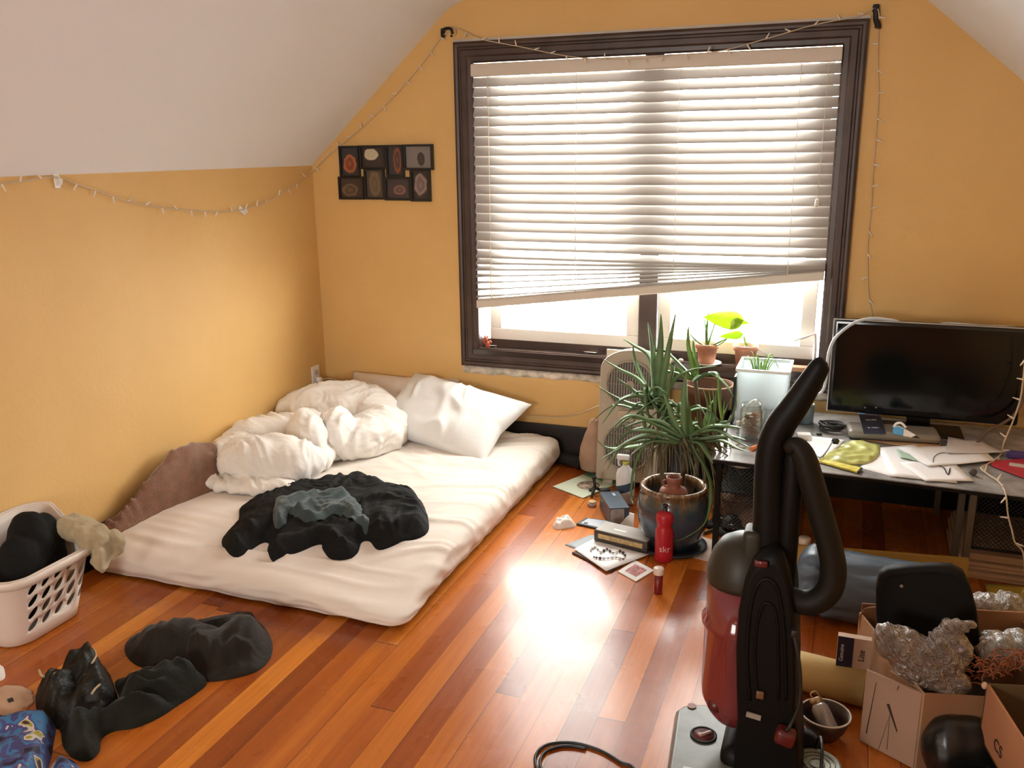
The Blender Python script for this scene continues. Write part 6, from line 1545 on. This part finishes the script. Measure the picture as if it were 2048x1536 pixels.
MB().tube([V(x, y, yo-.001) for x, y in ((1516,1400),(1510,1320),(1513,1260),(1524,1215),(1536,1206),(1550,1220),(1556,1270),(1558,1400))], .0035, n=8, smooth_pts=5).build('moulded_arch', M_VBLK, vc)
p_ = V(1522, 1128, yo-.008); MB().rbox(p_, (.030, .010, .016), .004).build('release_button', M_VRED2, vc)
for (x, y) in ((1521, 1126), (1589, 1267), (1472, 1246)): MB().ball(V(x, y, yo-.014), .0022, 8, 6).build('screw', mat('bright_steel', (.7, .68, .65), .25, metal=.9), vc)
c0 = V(1507, 1432, yo-.006); MB().box(c0, (.034, .004, .013), (0, .12, 0)).build('pale_sticker', mat('pale_sticker', (.30, .26, .21), .5), vc)
MB().rbox(V(1520, 1390, yo-.006), (.018, .008, .020), .003).build('dusty_plate', mat('amber_plate', (.15, .07, .03), .4), vc)
MB().ball(V(1432, 1408, -.03), (.022, .022, .020), 16, 10).build('cup_latch', M_VRED2, vc)
c0 = V(1570, 1472, yo-.02); MB().rbox(c0, (.046, .040, .038), .010, (0, .25, 0)).build('foot_pedal', M_VRED2, vc)
# nozzle head: long axis runs toward the viewer
pol = [(-.338, 2.118), (-.325, 2.140), (-.300, 2.156), (-.200, 2.182), (-.110, 2.20), (-.060, 2.16), (-.040, 1.72), (-.070, 1.69), (-.275, 1.675), (-.297, 1.70)]
cxn, cyn = -.20, 1.93
def rg(s, z): return [Vector((cxn+(x-cxn)*s, cyn+(y-cyn)*(1-(1-s)*.55), z)) for x, y in pol]
MB().loft([rg(.98, .008), rg(1, .018), rg(1, .052), rg(.965, .072), rg(.90, .086)], True, True, True, False).build('nozzle_head', mat('grey_green_deck', (.115, .125, .105), .30, var=.25, vscale=18), vc, bevel=.003)
MB().loft([rg(1.005, .004), rg(1.012, .010), rg(1.012, .030), rg(1.005, .034)], True, True, True, False).build('bumper', M_VBLK, vc)
kc_ = P(1407, 1470, .088)
dlo = MB().lathe([(.034, 0), (.034, .002), (.029, .003), (.027, -.001), (.001, -.001)], kc_, 30, cap1=False); dlo = dlo.build('height_dial', M_VBLK, vc)
MB().lathe([(.0265, 0), (.0265, .0016), (.001, .0022)], kc_, 28, cap1=False).build('dial_face', mat('dark_red_dial', (.10, .016, .012), .35), dlo)
MB().rbox(kc_+Vector((.004, .002, .0045)), (.038, .009, .007), .003, (0, 0, .8)).build('dial_pointer', mat('pinkish_pointer', (.42, .25, .22), .35), dlo)
q = P(1354, 1478, .0835); q.x += .012; MB().box((q.x, q.y, .0785), (.013, .075, .002), (0, -.42, -.06)).build('side_badge', mat('faded_red_badge', (.34, .16, .13), .45, var=.4, vscale=90), vc)
tc_ = P(1380, 1536, .089); text('lettering', '12', .055, frame(Vector((tc_.x, tc_.y-.012, .0868)), (.05, -1, 0), (1, .05, 0)), mat('faded_white_print', (.55, .56, .54), .5), vc)
q = P(1384, 1412, .088); MB().cyl(q, q+Vector((0, 0, .0015)), .012, n=16).build('red_dot', mat('pale_red_dot', (.38, .20, .17), .5), vc)
# arm from column to nozzle, rear wheels
sv = [P(1462, 1412, .09), P(1476, 1450, .10), P(1490, 1500, .10)]
MB().rbox((-.13, 2.02, .075), (.13, .20, .11), .03).build('motor_housing', M_VBLK, vc)
for yy in (1.90, 2.12):
    MB().cyl((-.005, yy-.012, .045), (-.005, yy+.012, .045), .045, n=28).build('wheel', M_BLKM, vc)
# power cord: from the clip down, and a loop on the floor
MB().tube([V(1587, 1268, yo-.012), V(1596, 1310, yo-.02), V(1601, 1360, yo-.02), V(1598, 1410, yo-.02), V(1582, 1448, yo-.02), V(1572, 1462, yo-.03)], .0042, n=8, smooth_pts=5).build('power_cord', M_BLK, vc)
MB().rbox(V(1588, 1266, yo-.01), (.014, .016, .018), .004).build('cord_clip', M_BLK, vc)
lp = [P(x, y, .005) for x, y in ((1090, 1580), (1078, 1548), (1070, 1520), (1078, 1500), (1100, 1488), (1135, 1485), (1168, 1490), (1205, 1503), (1240, 1524), (1275, 1550))]
lp += [Vector((-.30, 1.66, .005)), Vector((-.20, 1.62, .005)), Vector((-.06, 1.66, .006)), Vector((.02, 1.80, .008)), Vector((.03, 1.92, .04)), Vector((.0, 1.96, .10))]
MB().tube(lp, .0042, n=8, smooth_pts=6).build('power_cord', M_BLK, vc)
lp = [P(x, y, .005) for x, y in ((1098, 1590), (1086, 1550), (1080, 1524), (1090, 1505), (1112, 1495), (1140, 1492), (1172, 1497))]
MB().tube(lp, .0042, n=8, smooth_pts=6).build('power_cord', M_BLK, vc)

# ================================================================== CARDBOARD BOXES AND WHAT IS IN THEM
def wall_panel(b, p, q, z0, z1, t, z1b=None):
    """upright cardboard wall from p to q"""
    p = Vector((p[0], p[1], 0)); q = Vector((q[0], q[1], 0)); d = (q-p).normalized(); n = Vector((-d.y, d.x, 0))*t
    z1b = z1 if z1b is None else z1b
    vs = [p+Vector((0,0,z0)), q+Vector((0,0,z0)), q+Vector((0,0,z1b)), p+Vector((0,0,z1))]
    return b.prism(vs, n)
B_, C_, E_, D_ = (.272, 2.182), (.66, 2.275), (.56, 2.655), (.125, 2.56)
ba = thing('cardboard_box', (.40, 2.42, 0), 'large open cardboard box in the right foreground holding a black seat panel and plastic bags', 'box')
b = MB(); wall_panel(b, B_, C_, 0.004, .222, .005); b.build('front_wall', M_BOXD, ba)
b = MB(); wall_panel(b, D_, B_, 0.004, .222, -.005); b.build('side_wall', M_BOXI, ba)
b = MB(); wall_panel(b, E_, D_, 0.004, .252, .005); b.build('back_wall', M_BOXD, ba)
b = MB(); wall_panel(b, C_, E_, 0.004, .225, .005); b.build('side_wall', M_BOXD, ba)
MB().prism([Vector((*B_, .002)), Vector((*C_, .002)), Vector((*E_, .002)), Vector((*D_, .002))], (0, 0, .004)).build('bottom', M_BOXD, ba)
# left leaf with slots, standing out from the front corner
A_ = (.140, 2.258)
fl = MB(); wall_panel(fl, A_, (.268, 2.184), .004, .218, -.006, .222); flo_ = fl.build('flap', M_BOX, ba)
d = (Vector((.268, 2.184, 0))-Vector((*A_, 0))); n = Vector((d.y, -d.x, 0)).normalized()
def onflap(u, z, o=.0066): return Vector((*A_, 0))+d*u+Vector((0, 0, z))+n*o
def slit(u0, z0, u1, z1, w):
    p0, p1 = onflap(u0, z0), onflap(u1, z1); s = (p1-p0).normalized().cross(n)*w/2
    return MB().prism([p0-s, p0+s*.5, p1+s*.3, p1-s*.3], n*.0008).build('slot', mat('slot_shadow_card', (.045, .022, .012), .9), flo_)
slit(.12, .035, .20, .195, .004); slit(.44, .150, .66, .085, .010); slit(.52, .02, .50, .13, .0016); slit(.36, .0, .50, .12, .0012)
slit(.60, .215, .58, .20, .003)
# back-left corner flap sticking up, inner folded flap at the front
MB().prism([W(1722, 1330, 2.545), W(1718, 1232, 2.545), W(1730, 1217, 2.545), W(1758, 1213, 2.545), W(1762, 1330, 2.545)], (0, .005, 0)).build('flap', M_BOXD, ba)
MB().prism([Vector((.196, 2.290, .205)), Vector((.268, 2.188, .221)), Vector((.285, 2.192, .165)), Vector((.235, 2.25, .12))], (.003, .003, 0)).build('flap', M_BOXI, ba)
a, b_ = W(1958, 1222, 2.64), W(2075, 1226, 2.66)
MB().prism([Vector((a.x, 2.64, .12)), Vector((b_.x, 2.665, .12)), Vector((b_.x, 2.665, b_.z)), Vector((a.x, 2.64, a.z))], (0, .005, 0)).build('flap', M_BOXD, ba)
# black seat panel standing in the box
sp0 = Vector((.272, 2.43, .05))
st_ = thing('chair_seat', tuple(sp0), 'black rounded chair seat panel standing upright in the large cardboard box', 'seat')
ol = [(1762,1380),(1757,1300),(1752,1225),(1752,1180),(1758,1152),(1775,1143),(1820,1138),(1870,1136),(1905,1138),(1928,1150),(1943,1178),(1954,1220),(1960,1270),(1962,1320),(1960,1400),(1860,1420),(1800,1420)]
fr0 = [W(x, y, 2.425) for x, y in ol]; cn = sum(fr0, Vector())/len(fr0)
rg_ = [[cn+(p_-cn)*.94+Vector((0, .05, 0)) for p_ in fr0], [p_+Vector((0, .038, 0)) for p_ in fr0], [p_+Vector((0, .012, 0)) for p_ in fr0], [cn+(p_-cn)*.96+Vector((0, .002, 0)) for p_ in fr0], [cn+(p_-cn)*.86+Vector((0, .010, 0)) for p_ in fr0]]
for r_ in rg_:
    for p_ in r_: p_.z = max(p_.z, .012)
MB().loft(rg_, True, True, True, True).build('panel', mat('black_textured_plastic', (.006, .005, .004), .65, spec=.2, bump=.12, bscale=160), st_)
MB().lathe([(.005, 0), (.004, -.003), (.002, -.004), (.001, -.002)], W(1803, 1172, 2.43), 12, M=Matrix.Rotation(-PI/2, 3, 'X'), cap1=False).build('screw_hole', mat('worn_metal', (.32, .22, .17), .4), st_)
# plastic bags
def film(name, tint, density):
    m = glassy(name, tint, .22, .12, density); nt = m.node_tree
    bp = nt.nodes.new('ShaderNodeBump'); n = nt.nodes.new('ShaderNodeTexNoise'); n.inputs['Scale'].default_value = 35; n.inputs['Detail'].default_value = 5; n.inputs['Distortion'].default_value = 1.5
    tc = nt.nodes.new('ShaderNodeTexCoord'); nt.links.new(tc.outputs['Object'], n.inputs['Vector']); bp.inputs['Strength'].default_value = .9; bp.inputs['Distance'].default_value = .02
    nt.links.new(n.outputs['Fac'], bp.inputs['Height'])
    for nd in nt.nodes:
        if nd.type in ('BSDF_GLOSSY', 'BSDF_DIFFUSE'): nt.links.new(bp.outputs['Normal'], nd.inputs['Normal'])
    return m
M_FILM = film('crinkled_film', (.40, .28, .20), .72)
M_FILM2 = film('clear_film', (.60, .56, .50), .75)
def pf(px, py, y): return W(px, py, y)
bg1 = blob('plastic_bag', [(pf(1850, 1320, 2.27), (.085, .06, .062)), (pf(1800, 1290, 2.27), (.055, .05, .042)), (pf(1775, 1268, 2.27), (.030, .03, .024)), (pf(1895, 1300, 2.28), (.055, .05, .055)), (pf(1905, 1258, 2.29), (.030, .024, .026)), (pf(1930, 1250, 2.29), (.024, .02, .012)), (pf(1880, 1360, 2.26), (.07, .05, .04))], M_FILM, 41, .006, .009, 26)
tag(bg1, 'crumpled brownish see-through bag in the large box before the black seat panel', 'bag')
bg2 = blob('plastic_bag', [(pf(2000, 1300, 2.42), (.055, .05, .045)), (pf(2040, 1298, 2.44), (.06, .05, .045)), (pf(2075, 1310, 2.44), (.06, .05, .045))], M_FILM2, 45, .006, .009, 26)
tag(bg2, 'clear plastic bag in the large box right of the black seat panel', 'bag')
bg3 = blob('plastic_bag', [(pf(1975, 1212, 2.78), (.05, .05, .035)), (pf(2015, 1214, 2.78), (.05, .05, .04)), (pf(2050, 1232, 2.78), (.05, .05, .04))], M_FILM2, 48, .006, .009, 30)
bg3.location.z = max(.0, bg3.location.z)
tag(bg3, 'crinkled clear plastic bag behind the back flap of the large box', 'bag')
# what the bags lie on
tag(MB().rbox((.36, 2.36, .075), (.26, .20, .13), .03, (0, 0, .25)).build('cloth_bundle', mat('dark_bundle', (.02, .014, .010), .9, bump=.4)), 'dark bundle at the bottom of the large cardboard box under the plastic bags', 'bundle')
# orange-brown shredded packing
R = random.Random(9); b = MB()
for i in range(150):
    px = R.uniform(1860, 2060); t = (px-1860)/200; py = R.uniform(1352, 1388)-t*R.uniform(40, 66); y = 2.24+.10*t+R.uniform(0, .06)
    p0 = W(px, py, y); a = R.uniform(0, 2*PI); l = R.uniform(.02, .045)
    p2 = p0+Vector((l*math.cos(a), l*.4*math.sin(a), R.uniform(-.015, .015))); md = (p0+p2)/2+Vector((0, 0, R.uniform(.004, .018)))
    b.tube([p0, md, p2], R.uniform(.0012, .0022), n=5, smooth_pts=3)
tag(b.build('packing_strands', mat('rust_raffia', (.34, .10, .035), .7, var=.3, vscale=60)), 'tangle of rust-brown raffia packing at the rim of the large cardboard box', 'packing', kind='stuff')
# second box, nearer, at the right edge
P1, P2, P3, P4 = (.402, 2.175), (.470, 1.86), (.83, 1.93), (.77, 2.25)
zb0 = .135; zt0 = .285
b2 = thing('cardboard_box', (.60, 2.05, zb0), 'smaller reddish cardboard box with a black printed mark on the black bag', 'box')
M_BOXR = mat('reddish_card', (.44, .185, .085), .75, var=.06, bump=.1)
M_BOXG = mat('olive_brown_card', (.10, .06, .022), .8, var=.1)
b = MB(); wall_panel(b, P1, P2, zb0, zt0, .006); b.build('side_wall', M_BOXR, b2)
b = MB(); wall_panel(b, P2, P3, zb0, zt0, .006); b.build('front_wall', M_BOXR, b2)
b = MB(); wall_panel(b, P3, P4, zb0, zt0, .006); b.build('side_wall', M_BOXG, b2)
b = MB(); wall_panel(b, P4, P1, zb0, zt0+.012, .006, zt0); b.build('back_wall', M_BOXG, b2)
MB().prism([Vector((*P1, zb0)), Vector((*P2, zb0)), Vector((*P3, zb0)), Vector((*P4, zb0))], (0, 0, .006)).build('bottom', M_BOXG, b2)
dv = Vector((P2[0]-P1[0], P2[1]-P1[1], 0)); nv = Vector((dv.y, -dv.x, 0)).normalized(); nv = nv if nv.x < 0 else -nv
o_ = Vector((*P1, 0))+dv*.34+nv*.0012; o_.z = zb0+.048
text('lettering', 'CS', .042, frame(o_, dv, (0, 0, 1)), mat('black_print', (.03, .015, .012), .6), b2)
dw = Vector((P4[0]-P1[0], P4[1]-P1[1], 0)); nw = Vector((dw.y, -dw.x, 0)).normalized(); nw = nw if nw.y < 0 else -nw
o_ = Vector((*P1, 0))+dw*.36+nw*.0075; o_.z = zt0-.06
text('lettering', 'Good', .030, frame(o_, dw, (0, 0, 1)), mat('pale_script', (.34, .26, .15), .6), b2)
MB().ball(Vector((P1[0]-.004, P1[1]-.002, zt0-.006)), (.007, .006, .010), 10, 8).build('torn_corner', mat('torn_card', (.55, .38, .25), .9), b2)
# black bag under it
bb = blob('black_bag', [((.395, 2.02, .055), (.085, .085, .06)), ((.52, 2.02, .06), (.14, .15, .068)), ((.66, 2.04, .06), (.12, .15, .068)), (P(1896, 1496, .09), (.062, .06, .085)), (P(1935, 1494, .09), (.075, .07, .085)), ((.36, 1.94, .05), (.06, .09, .05))], mat('black_vinyl', (.010, .009, .008), .3, bump=.05), 61, .008, .004, 9, zmin=.002, smooth_it=25)
tag(bb, 'shiny black vinyl bag on the floor under the reddish cardboard box', 'bag')
# bowl with a jar lying in it
bc_ = Vector((.046, 2.245, 0))
bo_ = thing('bowl', tuple(bc_), 'dark bowl with a pale rim right of the vacuum, a jar lying inside', 'bowl')
MB().lathe([(.030, 0), (.036, .004), (.055, .035), (.0665, .072), (.0625, .072), (.052, .040), (.034, .012), (.001, .010)], bc_, 40, cap1=False).build('bowl_body', mat('dark_bowl_glaze', (.045, .022, .014), .35, var=.2), bo_)
MB().tube([bc_+Vector((.0645*math.cos(t), .0645*math.sin(t), .072)) for t in [2*PI*k/44 for k in range(45)]], .0026, n=6, caps=False).build('rim', mat('pale_rim', (.62, .52, .44), .35), bo_)
j0 = bc_+Vector((.018, -.030, .036)); j1 = bc_+Vector((-.028, .030, .088)); dj = (j1-j0)
jj = thing('small_jar', tuple(j0), 'small grey glass jar with a metal cap lying tilted in the dark bowl', 'jar')
q = dj.to_track_quat('Z', 'Y').to_matrix(); L = dj.length
MB().lathe([(.020, 0), (.0235, .004), (.0235, L*.72), (.016, L*.86), (.001, L*.86)], j0, 24, M=q, cap1=False).build('jar_body', mat('smoky_glass', (.30, .25, .22), .12, spec=.8, coat=.5), jj)
MB().lathe([(.0165, L*.84), (.0175, L*.86), (.0175, L*1.0), (.015, L*1.02), (.001, L*1.02)], j0, 20, M=q, cap0=False, cap1=False).build('cap', mat('brass_cap', (.45, .32, .18), .3, metal=.8), jj)
tag(MB().tube([bc_+Vector((x, y, z)) for x, y, z in ((-.03, .036, .080), (-.042, .044, .092), (-.030, .052, .098), (-.018, .046, .090))], .0022, n=6, smooth_pts=4).build('wire_scrap', mat('brass_cap', (.45, .32, .18))), 'bent brass wire caught between jar cap and bowl rim', 'wire')
# round olive tin with a bail handle
tc0 = Vector((.032, 2.035, 0))
tn = thing('round_tin', tuple(tc0), 'round olive tin with an embossed lid and a wire handle at the bottom picture edge', 'tin')
M_TIN = mat('olive_tin', (.145, .135, .08), .4, metal=.2)
MB().lathe([(.055, 0), (.058, .004), (.058, .050), (.061, .052), (.061, .062), (.054, .066), (.050, .063), (.001, .064)], tc0, 40, cap1=False).build('tin_body', M_TIN, tn)
for r_ in (.018, .032, .044): MB().tube([tc0+Vector((r_*math.cos(t), r_*math.sin(t), .0645)) for t in [2*PI*k/30 for k in range(31)]], .0014, n=5, caps=False).build('embossed_ring', M_TIN, tn)
MB().tube([tc0+Vector((-.004, .058, .055)), tc0+Vector((-.002, .060, .085)), tc0+Vector((.004, .046, .108)), tc0+Vector((.008, .012, .112)), tc0+Vector((.010, -.03, .10)), tc0+Vector((.010, -.058, .056))], .0042, n=8, smooth_pts=5).build('handle', M_BLK, tn)
wp = [P(x, y, .003) for x, y in ((1576, 1502), (1590, 1468), (1606, 1476), (1632, 1500), (1612, 1522))]
wk = thing('seed_packet', tuple(wp[0]), 'white packet with green print on the floor between vacuum and olive tin', 'packet')
MB().prism(wp, (0, 0, .003)).build('packet_sheet', mat('white_gloss_paper', (.62, .66, .60), .35), wk)
MB().prism([P(x, y, .0062) for x, y in ((1606, 1486), (1612, 1484), (1630, 1499), (1618, 1510))], (0, 0, .0006)).build('green_print', mat('green_print', (.12, .26, .05), .4, var=.5, vscale=60), wk)
